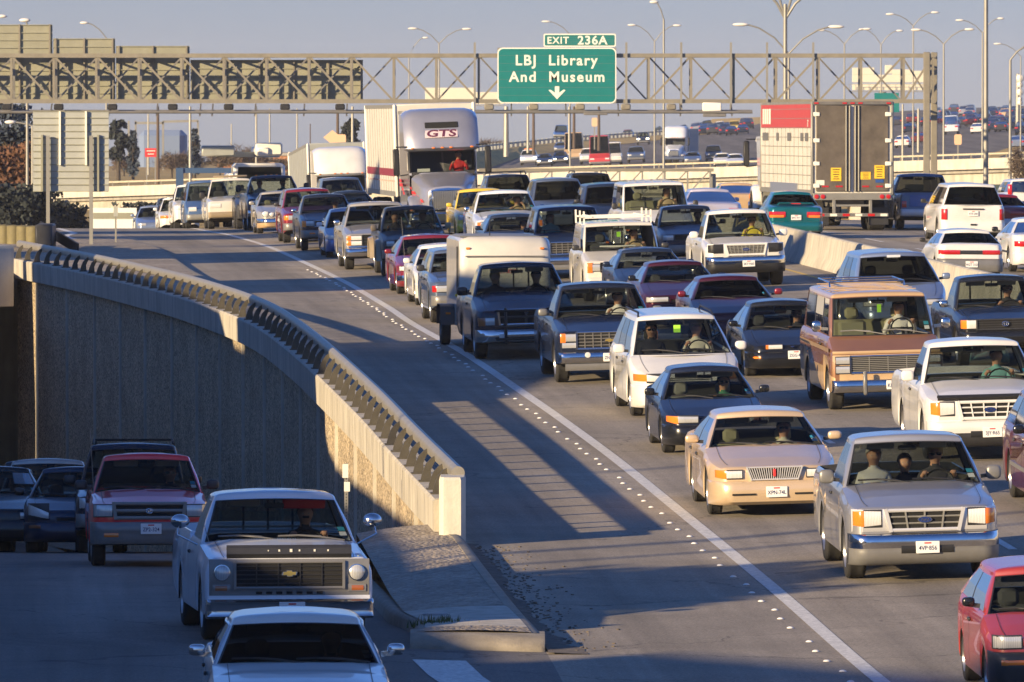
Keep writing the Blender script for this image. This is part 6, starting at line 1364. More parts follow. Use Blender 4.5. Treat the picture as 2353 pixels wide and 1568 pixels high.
# white box rig near the crest
p, r = pose(792, 548, TR, yaw=-.085, Yfix=380); tractor(p, r, 'white semi truck with rounded roof fairing near the crest', 'white'); M_ = Matrix.Translation(p) @ Matrix.Rotation(r[2], 4, 'Z')
trailer(tuple(M_ @ Vector((0, 5.0, .1))), r, 'grey sided trailer behind the white semi truck near the crest', side='alu_pale', top=4.0)
# enclosed cargo trailer
Xc, Yc, zc = on_road(1150, 790); a = -.078; ct = empty('cargo_trailer', 'white enclosed cargo trailer hitched behind the dark blue pickup with grille guard', 'trailer', (Xc + .10, Yc - 1.95, zg(Xc, Yc - 1.95)), -math.atan(a)); W = .93
mb = MB(); prof = [(.0, .42), (-.02, 1.2), (-.02, 1.80), (.0, 1.98), (.06, 2.12), (.16, 2.22), (.32, 2.27), (3.8, 2.27), (3.86, 2.2), (3.86, .42)]; us = [-1, -.985, -.94, -.8, 0, .8, .94, .985, 1]
rows = [[(u*W, y + (.10*abs(u)**10 if y < 1 else 0), z - (.10*abs(u)**14 if z > 2 else 0)) for u in us] for y, z in prof]
mb.grid(rows, lambda i, j: 'galv' if i == 6 and 1 < j < 6 else 'white')
for sg in (-1, 1): P = [(sg*W, y + (.10 if y < 1 else 0), z - (.10 if z > 2 else 0)) for y, z in prof]; mb.add(P, [list(range(len(P)))], 'white')
mb.f.append([0*9 + 0, 0*9 + 8, 9*9 + 8, 9*9]); mb.m.append('under'); mb.m = ['offwhite' if k_ == 'white' else k_ for k_ in mb.m]; bx = mb.build('box', ct, 35)
mb = MB(); [mb.bar((x0, -.03, 1.86), (x1, -.03, 1.86), .03, .025, 'galv_dark') for x0, x1 in ((-.82, .82),)]; mb.bar((-W*.97, .30, 2.25), (W*.97, .30, 2.25), .03, .03, 'galv_dark'); mb.build('trim', bx)
for sg in (-1, 1):
    mb = MB(); mb.box((sg*.76, .02, 2.02), (.09, .05, .045), 'amber', .01); mb.build('marker_light', ct)
    mb = MB(); mb.grid([[(sg*x, y, z) for x in (W + .005, W + .30)] for y, z in ((1.42, .42), (1.50, .78), (1.62, .84), (2.42, .84), (2.54, .78), (2.62, .42))], 'trim'); mb.add([(sg*(W + .02), 1.44, .42), (sg*(W + .29), 1.44, .42), (sg*(W + .29), 1.50, .80), (sg*(W + .02), 1.50, .80)], [(0, 1, 2, 3)], 'trim'); fd = mb.build('fender', ct)
    mb = MB(); mb.box((sg*(W + .14), 1.42, .66), (.10, .02, .04), 'amber'); mb.build('marker_light', fd)
    mb = MB(); mb.lathe([(-.1, .18), (-.1, .3), (-.08, .33), (.08, .33), (.1, .3), (.1, .18)], (sg*(W + .16), 2.02, .33), (1, 0, 0), 'rubber', 20); w_ = mb.build('wheel', ct); mb = MB(); mb.lathe([(.09*sg, .19), (.04*sg, .15), (.07*sg, 0)], (sg*(W + .16), 2.02, .33), (1, 0, 0), 'rim', 16); mb.build('rim', w_)
mb = MB(); mb.add([(-W - .006, y, z) for y, z in ((.55, .5), (1.25, .5), (1.25, 2.05), (.55, 2.05))], [(0, 1, 2, 3)], 'offwhite'); mb.bar((-W - .02, .55, .5), (-W - .02, .55, 2.05), .02, .025, 'black'); mb.box((-W - .03, .62, 1.05), (.05, .2, .05), 'sign_yellow', .01); mb.build('side_door', ct)
mb = MB(); put_text(mb, 'PACE', .11, (.05, -.034, 1.55), 'sign_red', .012, 1.0, sx=1.3); mb.box((-.17, -.03, 1.55), (.05, .006, .09), 'black'); mb.build('lettering', bx)
mb = MB(); mb.tube([(-.5, .1, .45), (0, -1.1, .45), (.5, .1, .45)], .04, 'black', 6); mb.tube([(0, -1.1, .45), (0, -1.1, .25)], .03, 'black', 6); mb.build('tongue', ct)
mb = MB(); mb.tube([(-.25, .9, 2.25), (-.25, .9, 2.6)], .012, 'black', 5); mb.build('antenna', ct)
# bucket truck beyond the crest
X, Y, z = (600 - CX)*360/F, 360, zg((600 - CX)*360/F, 360); bt = empty('utility_truck', 'utility bucket truck with white boom behind the tall dark blue pickup', 'truck', (X, Y, z), .085)
mb = MB(); mb.box((0, 2.2, 2.1), (2.2, 1.8, 1.5), 'white', .12); mb.build('cab', bt); mb = MB(); mb.add([(x, 1.28, q) for x, q in ((-.95, 2.1), (.95, 2.1), (.9, 2.7), (-.9, 2.7))], [(0, 1, 2, 3)], 'dark_glass'); mb.build('windshield', bt); mb = MB(); mb.box((0, 5.2, 1.7), (2.4, 4.2, 1.4), 'white_panel', .05); mb.build('body', bt)
mb = MB(); mb.box((.1, 2.6, 3.35), (.5, 5.0, .36), 'white_panel', .06); mb.bar((-1.9, 1.2, 3.25), (.9, 3.4, 3.2), .25, .22, 'alu_pale'); mb.build('boom', bt); mb = MB(); mb.box((.35, .7, 3.45), (1.15, .9, .55), 'sign_white', .08); bk = mb.build('bucket', bt); mb = MB(); mb.box((-1.75, 1.4, 3.38), (1.4, .7, .45), 'alu_pale', .05); mb.build('tool_box', bt)
wheel_pair(bt, 1.8, .48, 1.1, .28); wheel_pair(bt, 6.0, .48, 1.1, .28, True)
# ================================================================ OVERHEAD SIGN GANTRY
GY = 356.0; gx = lambda x: (x - CX) * GY / F; gz = lambda y: CZ - (y - YH) * GY / F
ga = empty('sign_gantry', 'long weathered steel truss sign gantry spanning the freeway', 'gantry', (gx(2140), GY, zg(gx(2140), GY)))
def gpart(mb, name, parent=None, smooth=38):
    o = mb.build(name, parent or ga, smooth)
    if not parent: o.location = -ga.location
    return o
XV = [1100 + 97.6 * k for k in range(-13, 11)] + [2143]; ZT, ZB = gz(128), gz(233); DY = 1.9
mb = MB()
for y in (GY, GY + DY):
    for z in (ZT, ZB): mb.bar((gx(-170), y, z), (gx(2150), y, z), .17, .17, 'steel')
gpart(mb, 'chord', smooth=0)
def onebar(nm, *a):
    mb = MB(); mb.bar(*a); gpart(mb, nm, smooth=0)
for i, x in enumerate(XV):
    for y, m in ((GY, 'steel'), (GY + DY, 'galv_dark')): onebar('truss_vertical', (gx(x), y, ZB), (gx(x), y, ZT), .10, .10, m)
    for z in (ZT, ZB): onebar('cross_strut', (gx(x), GY, z), (gx(x), GY + DY, z), .08, .08, 'steel')
for a, b in zip(XV, XV[1:]):
    f = (a, b) if b <= 1101 else (b, a)
    onebar('truss_diagonal', (gx(f[0]), GY - .01, ZT), (gx(f[1]), GY - .01, ZB), .085, .085, 'steel'); onebar('truss_diagonal', (gx(f[1]), GY + DY, ZT), (gx(f[0]), GY + DY, ZB), .07, .07, 'galv_dark')
for x, dy in ((2129, 0), (2151, DY)):
    mb = MB(); z0 = zg(gx(x), GY) - .5; mb.box((gx(x), GY + dy, (z0 + gz(120))/2), (.27, .27, gz(120) - z0), 'steel', .02); gpart(mb, 'leg')
for x in (1091, 1439, 1565, 1679, 1762, 1868):
    mb = MB(); mb.bar((gx(x), GY - .16, gz(98)), (gx(x), GY - .16, gz(262)), .09, .07, 'galv'); gpart(mb, 'sign_bracket', smooth=0)
mb = MB(); mb.tube([(gx(-170), GY - 1.3, gz(258)), (gx(1727), GY - 1.3, gz(258))], .06, 'galv_dark', 8); mb.tube([(gx(-170), GY - .7, gz(255)), (gx(1727), GY - .7, gz(255))], .045, 'galv_dark', 8)
for x in (30, 120, 253, 363, 462, 490, 588, 700, 798, 1000, 1175, 1300, 1420, 1562, 1680): mb.bar((gx(x), GY - 1.3, gz(266)), (gx(x), GY - .1, gz(240)), .06, .06, 'galv_dark')
gpart(mb, 'lamp_walkway')
for x in (20, 139, 262, 400, 528, 657, 783, 1124, 1226, 1332, 1437, 1541):
    mb = MB(); mb.box((gx(x), GY - 1.25, gz(246)), (.40, .35, .24), 'black' if x < 900 else 'steel', .04); mb.box((gx(x), GY - 1.2, gz(246) + .13), (.3, .25, .03), 'galv'); gpart(mb, 'sign_light')
mb = MB(); mb.box((gx(1634), GY - 1.2, gz(246)), (.78, .3, .36), 'white_panel', .03); gpart(mb, 'equipment_box'); mb = MB(); mb.box((gx(1640), GY - 1.25, gz(265)), (.95, .5, .14), 'galv_dark', .02); mb.box((gx(1368), GY - 1.25, gz(262)), (1.0, .5, .10), 'galv_dark', .02); gpart(mb, 'equipment_tray')
# sign panels
def sign_back(x0, x1, y0, y1, Y, label, name='road_sign', m='alu_back', ribs=True, stiff=None):
    w = (x1 - x0)*Y/F; h = (y1 - y0)*Y/F; c = at((x0 + x1)/2, (y0 + y1)/2, Y); t = empty(name, label, 'sign', c)
    mb = MB(); mb.box((0, .03, 0), (w, .04, h), m, 0); n = max(2, int(h/.305))
    for i in range(n + 1): mb.box((0, -.005, -h/2 + i*h/n), (w, .09, .035), m)
    mb.build('panel', t, 0); mb = MB()
    for u in stiff or [-.46, 0, .46]: mb.box((u*w, -.06, 0), (.07, .07, h*1.02), 'steel')
    mb.build('stiffener', t, 0); return t
sign_back(-30, 121, 58, 233, GY + 2.4, 'tallest grey sign back at the upper left corner')
sign_back(123, 265, 90, 233, GY + 2.4, 'grey sign back second from left, a step lower than its neighbour')
sign_back(267, 436, 107, 233, GY + 2.4, 'grey sign back third from left with top edge just above truss')
sign_back(438, 834, 139, 233, GY + 2.4, 'widest sign back wholly behind the truss, left of the open bays', stiff=[-.49, -.3, -.1, .1, .3, .49])
def green_sign(x0, x1, y0, y1, Y, label, lines, name='road_sign', border=True):
    w = (x1 - x0)*Y/F; h = (y1 - y0)*Y/F; c = at((x0 + x1)/2, (y0 + y1)/2, Y); t = empty(name, label, 'sign', c)
    def rrect(w, h, r, n=5): return [(sx*(w/2 - r) + r*math.cos(a), sz*(h/2 - r) + r*math.sin(a)) for sx, sz, a0 in ((1, 1, 0), (-1, 1, 90), (-1, -1, 180), (1, -1, 270)) for a in [R(a0 + 90*i/n) for i in range(n + 1)]]
    mb = MB(); mb.box((0, .035, 0), (w, .05, h), 'galv')
    if border: mb.prism(rrect(w, h, min(.22, h*.12)), .0, .02, 'sign_white'); mb.prism(rrect(w - .10, h - .10, min(.19, h*.1)), -.006, .01, 'sign_green')
    else: mb.box((0, .0, 0), (w, .02, h), 'sign_green')
    for i in range(1, 7): mb.box((0, -.0075, -h/2 + h*i/7), (w - .12, .003, .008), 'galv_dark')
    mb.build('panel', t, 0)
    for txt, size, px, py, bold, sp, sx in lines:
        mb = MB(); p = at(px, py, Y) - c; put_text(mb, txt, size, (p.x, -.012, p.z), 'sign_white', bold, sp, sx=sx); mb.build('lettering', t, 0)
    return t
SY = GY - .35
sg_ = green_sign(1143, 1416, 110, 238, SY, 'large green overhead exit sign with two white lines of lettering and down arrow', [('LBJ  Library', .60, 1278, 140, .022, 1.18, 1.0), ('And  Museum', .60, 1280, 178, .022, 1.20, 1.0)])
mb = MB(); p = at(1280, 213, SY) - sg_.location; A = [(-.36,.10),(0,-.28),(.36,.10),(.27,.12),(.09,-.01),(.09,.26),(-.09,.26),(-.09,-.01),(-.27,.12)]
mb.prism([(x + p.x, z + p.z) for x, z in A], -.016, -.008, 'sign_white'); mb.build('arrow', sg_, 0)
green_sign(1249, 1415, 78, 108, SY, 'small green tab sign reading EXIT 236A on top of the large green sign', [('EXIT', .40, 1282, 94, .02, 1.15, 1.0), ('236A', .50, 1361, 94, .024, 1.12, 1.05)], border=True)
# ================================================================ SIGN BACKS AND POSTS AT THE LEFT
bs = empty('large_sign', 'large two post sign seen from behind beside the far railing', 'sign', at(160, 440, 259)); b0 = bs.location
def brel(x, y, dy=0): q = at(x, y, 259) - b0; return Vector((q.x, dy, q.z))
mb = MB(); a, b = brel(76, 256), brel(250, 440); w = b.x - a.x; h = a.z - b.z; cx = (a.x + b.x)/2; cz = (a.z + b.z)/2
mb.box((cx, .05, cz), (w, .05, h), 'alu_pale')
for i in range(13): mb.box((cx, .01, b.z + h*i/12.), (w, .05, .025), 'alu_back')
mb.build('panel', bs, 0)
for x, y0, y1 in ((138, 256, 380), (198, 256, 380)): mb = MB(); p, q = brel(x, y0, -.05), brel(x, y1, -.05); mb.bar(p, q, .06, .09, 'sign_white'); mb.build('stiffener', bs, 0)
for x, y0, y1 in ((97, 310, 440), (226, 310, 440)): mb = MB(); p, q = brel(x, y0, -.06), brel(x, y1, -.06); mb.bar(p, q, .06, .12, 'alu_back'); mb.build('stiffener', bs, 0)
for x, yb in ((111, 566), (210, 582)):
    mb = MB(); p = brel(x, 312, -.14); zb_ = CZ + hermite(GRADE, 259) - b0.z; mb.bar((p.x, p.y, zb_ - .3), p, .11, .11, 'galv'); mb.build('post', bs, 0)
ps = empty('marker_post', 'slim marker post standing on the verge before the white banner', 'post', at(266, 570, 262)); mb = MB(); mb.bar((0, 0, -.2), (0, 0, 1.28), .05, .03, 'galv'); mb.build('post', ps, 0); mb = MB(); mb.box((0, -.03, 1.12), (.13, .02, .3), 'alu_pale'); mb.build('plate', ps, 0)
bn = empty('banner', 'low white banner board with grey band behind the road crest', 'banner', at(263, 520, 395)); mb = MB(); mb.box((0, 0, .35), (2.05, .05, 1.0), 'white_panel'); mb.build('board', bn, 0); mb = MB(); mb.box((-.06, -.03, .48), (1.85, .02, .28), 'alu_back'); mb.build('grey_band', bn, 0)
mb = MB(); [mb.box((x, 0, -.6), (.08, .06, 1.0), 'galv_dark') for x in (-.9, .9)]; mb.build('post', bn, 0)
dl = empty('delineator_post', 'perforated metal post with white reflectors at the foot of the sunny wall', 'post', (-2.42, 124.4, zlow(124.4) + .17)); mb = MB(); mb.box((0, 0, .68), (.055, .03, 1.36), 'galv'); [mb.box((0, -.017, .1 + i*.045), (.014, .004, .018), 'black') for i in range(27)]; mb.build('post', dl, 0)
mb = MB(); mb.box((-.012, -.02, 1.25), (.085, .012, .20), 'sign_white'); mb.build('reflector', dl, 0); mb = MB(); mb.box((.012, -.02, 1.02), (.085, .012, .14), 'sign_white'); mb.build('reflector', dl, 0)
cc = empty('crash_cushion', 'row of dull yellow crash drums at the left edge behind the railing', 'barrier', at(50, 552, 252))
for i in range(6):
    mb = MB(); x = -1.0 + i*.33; y = 3.5 - i*.8; mb.lathe([(-.25, .0), (-.25, .22), (.28, .22), (.31, .18), (.33, 0)], (x, y, .1), (0, 0, 1), 'drum_yellow' if 'drum_yellow' in MATS else mat('drum_yellow', (.16, .135, .06), .7, noise=.2).name, 14); mb.build('drum', cc)
mb = MB(); mb.box((.75, -.8, .12), (.5, 2.2, .75), 'trim', .05); mb.build('steel_nose', cc); gr = empty('guard_rail', 'short dark guard rail sloping away beside the crash drums', 'railing', at(150, 572, 252)); mb = MB(); mb.bar((-.9, 3, .62), (.5, -2.5, .05), .06, .3, 'black'); mb.build('beam', gr); mb = MB(); mb.bar((-.4, 1, .4), (-.4, 1, -.3), .1, .1, 'trim'); mb.build('post', gr)
# ================================================================ BRIDGE ACROSS THE BACKGROUND
fb = empty('concrete_bridge', 'long pale concrete bridge crossing behind the traffic jam', 'bridge', at(1180, 405, 585))
def fbp(mb, n, sm=0): o = mb.build(n, fb, sm); o.location = -fb.location; return o
A0, B0 = at(-200, 443, 612), at(2700, 350, 572); dirb = (B0 - A0); qn = Vector((dirb.y, -dirb.x, 0)).normalized()
def along(k): return A0 + dirb*k
for nm, z0, z1, off, th, m in (('parapet', -.72, .0, .0, .30, 'concrete_pale'), ('deck', -.98, -.724, .35, 11.0, 'concrete_dark'), ('girder', -1.95, -.984, .6, 10.5, 'concrete')):
    mb = MB(); a, b = along(0), along(1); n = -qn if qn.y > 0 else qn; up = Vector((0,0,1))
    P = [p - n*o_ + up*z for p in (a, b) for o_, z in ((off, z0), (off + th, z0), (off + th, z1), (off, z1))]
    mb.add(P, [(3,2,1,0),(4,5,6,7),(0,1,5,4),(1,2,6,5),(2,3,7,6),(3,0,4,7)], m); fbp(mb, nm)
mb = MB(); n = -qn if qn.y > 0 else qn
a, b = along(0) - n*.15 + Vector((0,0,.30)), along(1) - n*.15 + Vector((0,0,.30)); mb.bar(a, b, .10, .12, 'steel'); fbp(mb, 'rail_beam')
for i in range(75): mb = MB(); p = along((i + .5)/75) - n*.15; mb.bar(p, p + Vector((0,0,.3)), .10, .10, 'steel'); fbp(mb, 'rail_post')
for x in (-60, 240, 520, 800, 1080, 1400, 1720, 2010, 2233, 2480):
    k = (x + 200)/2900; p = along(k); mb = MB(); mb.box((p.x, p.y + 5.5, p.z - 5.9), (.8, 9.0, 8.0), 'concrete_pale'); fbp(mb, 'pier')
mb = MB()                                                 # embankments seen below the bridge
for x0, x1, yt, yb, Y, m in ((-200, 900, 478, 560, 640, 'concrete'), (1500, 2700, 404, 470, 655, 'concrete_pale')):
    a, b, c, d = at(x0, yb, Y), at(x1, yb, Y), at(x1, yt, Y + 14), at(x0, yt, Y + 14); mb.add([a, b, c, d], [(0, 1, 2, 3)], m)
tag(mb.build('embankment', smooth=0), kind='structure')
mb = MB(); mb.grid([[at(x, y, Y) for x in (2080, 2160, 2260, 2360, 2700)] for y, Y in ((520, 470), (448, 500), (424, 540))], 'grass_green'); tag(mb.build('grass_slope', smooth=0), kind='structure')
# lower truss beyond the crest (second gantry) and the blue frame
g2 = empty('sign_truss', 'lower grey truss gantry in front of the far bridge', 'gantry', at(1638, 460, 455)); 
def p2(x, y, d=0): q = at(x, y, 455) - g2.location; return (q.x, d, q.z)
mb = MB(); mb.bar(p2(1100, 391), p2(1640, 391), .17, .17, 'steel'); mb.bar(p2(1100, 447), p2(1640, 447), .15, .15, 'steel'); mb.bar(p2(1100, 391, 1.8), p2(1640, 391, 1.8), .15, .15, 'galv_dark'); mb.build('chord', g2, 0); mb = MB()
for i in range(11): mb.bar(p2(1112 + i*52, 391), p2(1112 + i*52, 447), .09, .09, 'galv')
for i in range(10): a, b = (1112 + i*52, 1112 + (i + 1)*52); mb.bar(p2(b, 391), p2(a, 447), .07, .07, 'galv')
mb.build('truss_web', g2, 0); mb = MB(); mb.box((0, .4, -.9), (.34, .4, 4.6), 'galv', .03); mb.build('leg', g2)
bf = empty('overhead_barrier', 'dark blue steel overhead frame behind the crest at left', 'frame', at(413, 520, 420)); q = lambda x, y: at(x, y, 420) - bf.location
mb = MB(); a, b = q(413, 540), q(413, 386); mb.bar(a, b, .36, .36, 'frame_blue' if mat('frame_blue', (.03, .07, .15), .5) else '', (0, 1, 0)); mb.build('post', bf, 0); mb = MB(); mb.bar(q(405, 392), q(640, 392), .2, .26, 'frame_blue'); mb.build('beam', bf, 0); mb = MB(); mb.bar(q(632, 392), q(632, 540), .3, .3, 'frame_blue'); mb.build('post', bf, 0)
# ================================================================ FAR ROADS
def farz(X, Y): return plane_far(X, Y) + .06
fl = [on_road(x, y, farz, 640, 1690) for x, y in ((1092, 398), (1190, 364), (1300, 345), (1450, 330), (1600, 312), (1700, 296))]
FL = [(Y, X) for X, Y, z in fl]; FL.sort()
mb = MB(); rows = []; uv = []
for Y in frange(645, 1695, 35):
    x0 = hermite(FL, max(Y, FL[0][0])) if Y < FL[-1][0] else FL[-1][1] + (Y - FL[-1][0])*.06; xs = [x0 + (170 - x0)*k/14 for k in range(15)]; rows.append([(x, Y, farz(x, Y)) for x in xs]); uv += [(x, Y) for x in xs]
mb.grid(rows, 'far_asphalt'); tag(mb.build('far_freeway', smooth=80, uv=uv), kind='structure')
RP = [(x, y, q[1] + 70) for (x, y), q in zip(((1060, 333), (1173, 322), (1311, 309), (1440, 301), (1560, 294), (1680, 287)), fl)]; RPt = [at(*p) for p in RP]
mb = MB(); mb.grid([[p + Vector((0, 0, -1.0)) + Vector((.5, 0, 0)) for p in RPt], [p + Vector((-7, 4, -1.0)) for p in RPt]], 'far_asphalt'); tag(mb.build('ramp_road', smooth=60), kind='structure')
mb = MB(); rows = []
for p, l in zip(RPt, fl):
    t = p + Vector((.5, 0, -.9)); l = Vector(l) + Vector((0, 0, .05)); rows.append([t + (l - t)*k + Vector((0, 0, .2*math.sin(k*9 + p.y) if 0 < k < 1 else 0)) for k in (0, .25, .5, .75, 1)])
mb.grid(rows, 'grass'); tag(mb.build('grass_bank', smooth=60), kind='structure')
rr_ = empty('guard_rail', 'long pale guard rail along the raised ramp in the distance', 'railing', RPt[3])
def poly_at(P, k): f = k*(len(P) - 1); i = min(int(f), len(P) - 2); return P[i] + (P[i+1] - P[i])*(f - i)
mb = MB(); mb.grid([[p + Vector((0, 0, -.55)) - RPt[3] for p in RPt], [p + Vector((0, 0, -.30)) - RPt[3] for p in RPt]], 'galv'); mb.build('beam', rr_, 60)
for i in range(70): mb = MB(); p = poly_at(RPt, (i + .3)/70) - RPt[3]; mb.box(p + Vector((-.1, -.2, -.62)), (.26, .2, .8), 'alu_pale'); mb.build('rail_post', rr_, 0)
mb = MB(); a, b, c, d = on_road(2190, 385, farz, 640, 1690), on_road(2260, 378, farz, 640, 1690), on_road(2350, 338, farz, 640, 1690), on_road(2330, 336, farz, 640, 1690)
mb.add([(x, y, z + .03) for x, y, z in (a, b, c, d)], [(0, 1, 2, 3)], 'grass'); tag(mb.build('dirt_strip', smooth=0), kind='structure')
# ================================================================ FAR TRAFFIC (one mesh each)
FARG = 'far traffic beyond the bridge'
KIN = dict(s=SEDAN, u=SUV, p=PICKUP, v=spec(FULLVAN, H=2.5, L=5.6), m=MINIVAN, h=HATCH, k=spec(FULLVAN, H=3.4, W=2.3, L=7, zc=1.4, zb=1.5, yt=1.3, rear=[(6.9,1.5),(6.98,1.4)], yb=6.85, yr=6.7, wb=4.4, win=[(.03,.16)], glass='dark_glass'))
FAR = [(1216,381,'p','grey_white',0,'far white pickup with orange roof lights, first of the oncoming cars past the bridge'),(1252,383,'s','dark_blue',0,'far dark car right of the white pickup with orange roof lights'),(1288,378,'s','navy',0,'far dark car with lit headlight left of the tan truck'),(1289,352,'s','blue_grey',0,'far dark car above and behind the one beside the tan truck'),
 (1320,372,'k','tan',0,'far tan box truck among the oncoming cars'),(1353,378,'p','white',0,'far white pickup between the tan truck and the red truck'),(1379,384,'k','red_far',0,'far red truck left of the white camper van'),(1409,380,'v','white',0,'far white camper van right of the red truck'),(1462,374,'p','blue_grey',0,'far blue grey pickup right of the white camper van'),
 (1478,333,'u','dark_blue',0,'far dark sport utility with bright headlight below the lamp posts'),(1443,320,'s','rosewood',0,'far dark maroon car on the curve above the bridge'),(1518,311,'m','blue_grey',0,'far bluish van on the upper curve left of the semi'),(1572,306,'s','navy',0,'far dark car just above the far semi trailer'),(1600,303,'s','silver',0,'small silver car on the skyline road, left one of the row'),(1627,301,'u','navy',0,'small dark sport utility on the skyline road'),(1655,299,'s','white',0,'small white car on the skyline road'),(1688,303,'u','orange',0,'far orange and red truck near the red banded trailer top'),
 (1660,384,'s','white',0,'far white car low behind the bridge railing left of semi trailer'),(1640,372,'u','dark_blue',0,'far dark sport utility behind the low white car'),(1690,386,'s','grey_white',0,'far pale car half hidden by the red banded trailer'),(1592,380,'s','blue_grey',0,'far blue grey car under the far semi'),
 (2074,340,'s','white',1,'white sedan on the far road right of the grey trailer doors'),(2112,331,'s','rosewood',1,'dark red car right of the far white sedan'),(2186,309,'v','grey_white',1,'far pale green and white truck right of the gantry legs'),(2246,308,'s','white',1,'far white sedan left of the thick lamp pole'),(2284,303,'u','dark_blue',1,'far dark blue sport utility right of the thick lamp pole'),(2338,342,'s','steel_blue',1,'far blue sedan with red lights at the right edge'),
 (2062,292,'u','charcoal',1,'far grey sport utility above the white sedan'),(2096,285,'u','rosewood',1,'far dark red truck with orange light near gantry leg'),(2128,290,'s','navy',1,'far dark car between the gantry legs'),(2164,283,'u','navy',1,'far dark vehicle on skyline just right of gantry'),(2206,290,'s','charcoal',1,'far charcoal car in the second row right of gantry'),(2232,291,'u','maroon',1,'far maroon sport utility left of thick pole'),(2262,282,'m','navy',1,'far dark van on the skyline by the thick pole'),(2296,285,'s','burgundy',1,'far red car in the skyline row'),(2310,276,'p','tan',1,'far tan loaded truck on the skyline row'),(2322,294,'u','charcoal',1,'far grey sport utility below the tan loaded truck'),(2346,286,'s','steel_blue',1,'far blue car at right edge of skyline row'),(2190,276,'s','navy',1,'tiny dark car at the skyline crest'),(2225,275,'s','charcoal',1,'tiny grey car at the skyline crest'),(2282,272,'u','dark_blue',1,'tiny blue sport utility at the skyline crest'),(2335,268,'u','navy',1,'dark truck at the skyline crest near right edge'),(2300,303,'s','charcoal',1,'far grey car two rows below the skyline'),(2350,312,'p','navy',1,'far dark pickup above the blue sedan at the right edge'),(2090,306,'s','dark_blue',1,'far dark blue car left of gantry legs')]
rn = random.Random(11)
for i in range(34):
    yy = rn.choice((264, 268, 274, 281, 289, 297)) + rn.uniform(-2, 2); FAR.append((rn.uniform(2150, 2352), yy, rn.choice('ssuump'), rn.choice(('navy', 'charcoal', 'dark_blue', 'black_paint', 'maroon', 'blue_grey', 'silver')), 1, 'tiny car in the dense far traffic along the upper right skyline'))
for i in range(14): FAR.append((rn.uniform(1590, 1720), rn.uniform(295, 312), rn.choice('ssum'), rn.choice(('navy', 'charcoal', 'dark_blue', 'silver')), 1, 'tiny car on the far skyline road left of the red banded trailer'))
for x, y, k, c, aw, lab in FAR:
    S_ = KIN[k]; X, Y, z = on_road(x, y, farz, 600, 1690)
    v = veh(x, y, S_, {'s': 'car', 'u': 'suv', 'p': 'pickup', 'v': 'van', 'm': 'van', 'h': 'car', 'k': 'truck'}[k], lab, {'s': 'car', 'u': 'suv', 'p': 'pickup', 'v': 'van', 'm': 'van', 'h': 'car', 'k': 'truck'}[k], c if c != 'orange' else 'yellow', 2, farz, bool(aw), (.09 if x > 1800 else .03), FARG, Yfix=Y)
    if aw: v.lamp('tail_light', .55*v.w2, .95*v.w2, S_['zn'] - .06, S_['zn'] + .12, 'red_lens', .02, rear=True)
    else: v.lamp('headlight', .5*v.w2, .9*v.w2, S_['zn'] - .2, S_['zn'] - .05, 'lamp_on' if x in (1252, 1288, 1478, 1216) else 'lens_hot', .03); v.bump(v.w2*.98, cb(.36), 'bumper_grey')
    if x == 1216: v.acc.box((0, 2.2, S_['H'] + .06), (1.0, .3, .14), 'amber', .03)
    o = v.finish(); o.rotation_euler = v.rot
v = veh(1288, 320, spec(SUV, H=2.0, W=2.0), 'van', 'blue van on the raised ramp above the grass bank', 'van', 'bright_blue', 2, lambda X, Y: at(1288, 320, 1190).z, False, .1, FARG, Yfix=1190); v.bump(.95, cb(.4), 'galv'); o = v.finish(); o.rotation_euler = v.rot
X, Y, z = on_road(1548, 377, farz, 600, 1690); r = (0, 0, -.09); tractor((X, Y, z), r, 'far white topped semi truck with chrome bumper beyond the bridge', 'grey_white'); M_ = Matrix.Translation((X, Y, z)) @ Matrix.Rotation(-.09, 4, 'Z'); trailer(tuple(M_ @ Vector((0, 5, 0))), r, 'grey blue trailer behind the far white topped semi truck', side='skirt', top=3.7)
# ================================================================ STREET LAMPS AND POLES
def lamp_post(x, yj, Y, heads, label, r=.10, y0=None, m='galv', name='street_lamp', ybase=None):
    p = at(x, yj, Y); zb_ = at(x, ybase, Y).z if ybase else min(terrain(p.x, Y), p.z - 6); t = empty(name, label, 'street lamp', (p.x, Y, zb_)); h = p.z - zb_
    mb = MB(); mb.tube([(0, 0, -.5), (0, 0, h + (at(x, y0, Y).z - p.z if y0 else 0))], [r, r*.62], m, 10); mb.build('pole', t)
    for hx, hy in heads:
        q = at(hx, hy, Y) - p; s = 1 if q.x > 0 else -1; L = abs(q.x); hd = max(.28, min(.46, L*.20))
        mb = MB(); mb.tube([(0, 0, h), (q.x*.3, 0, h + q.z*.55), (q.x*.62, 0, h + q.z*.88), (q.x*.82, 0, h + q.z*.98), (q.x - s*hd*.4, 0, h + q.z)], r*.42, m, 7); mb.build('arm', t)
        mb = MB(); mb.ball((q.x, 0, h + q.z), (hd, .14, .10), 'lamp_head', 12, 8); mb.build('lamp_head', t)
    return t
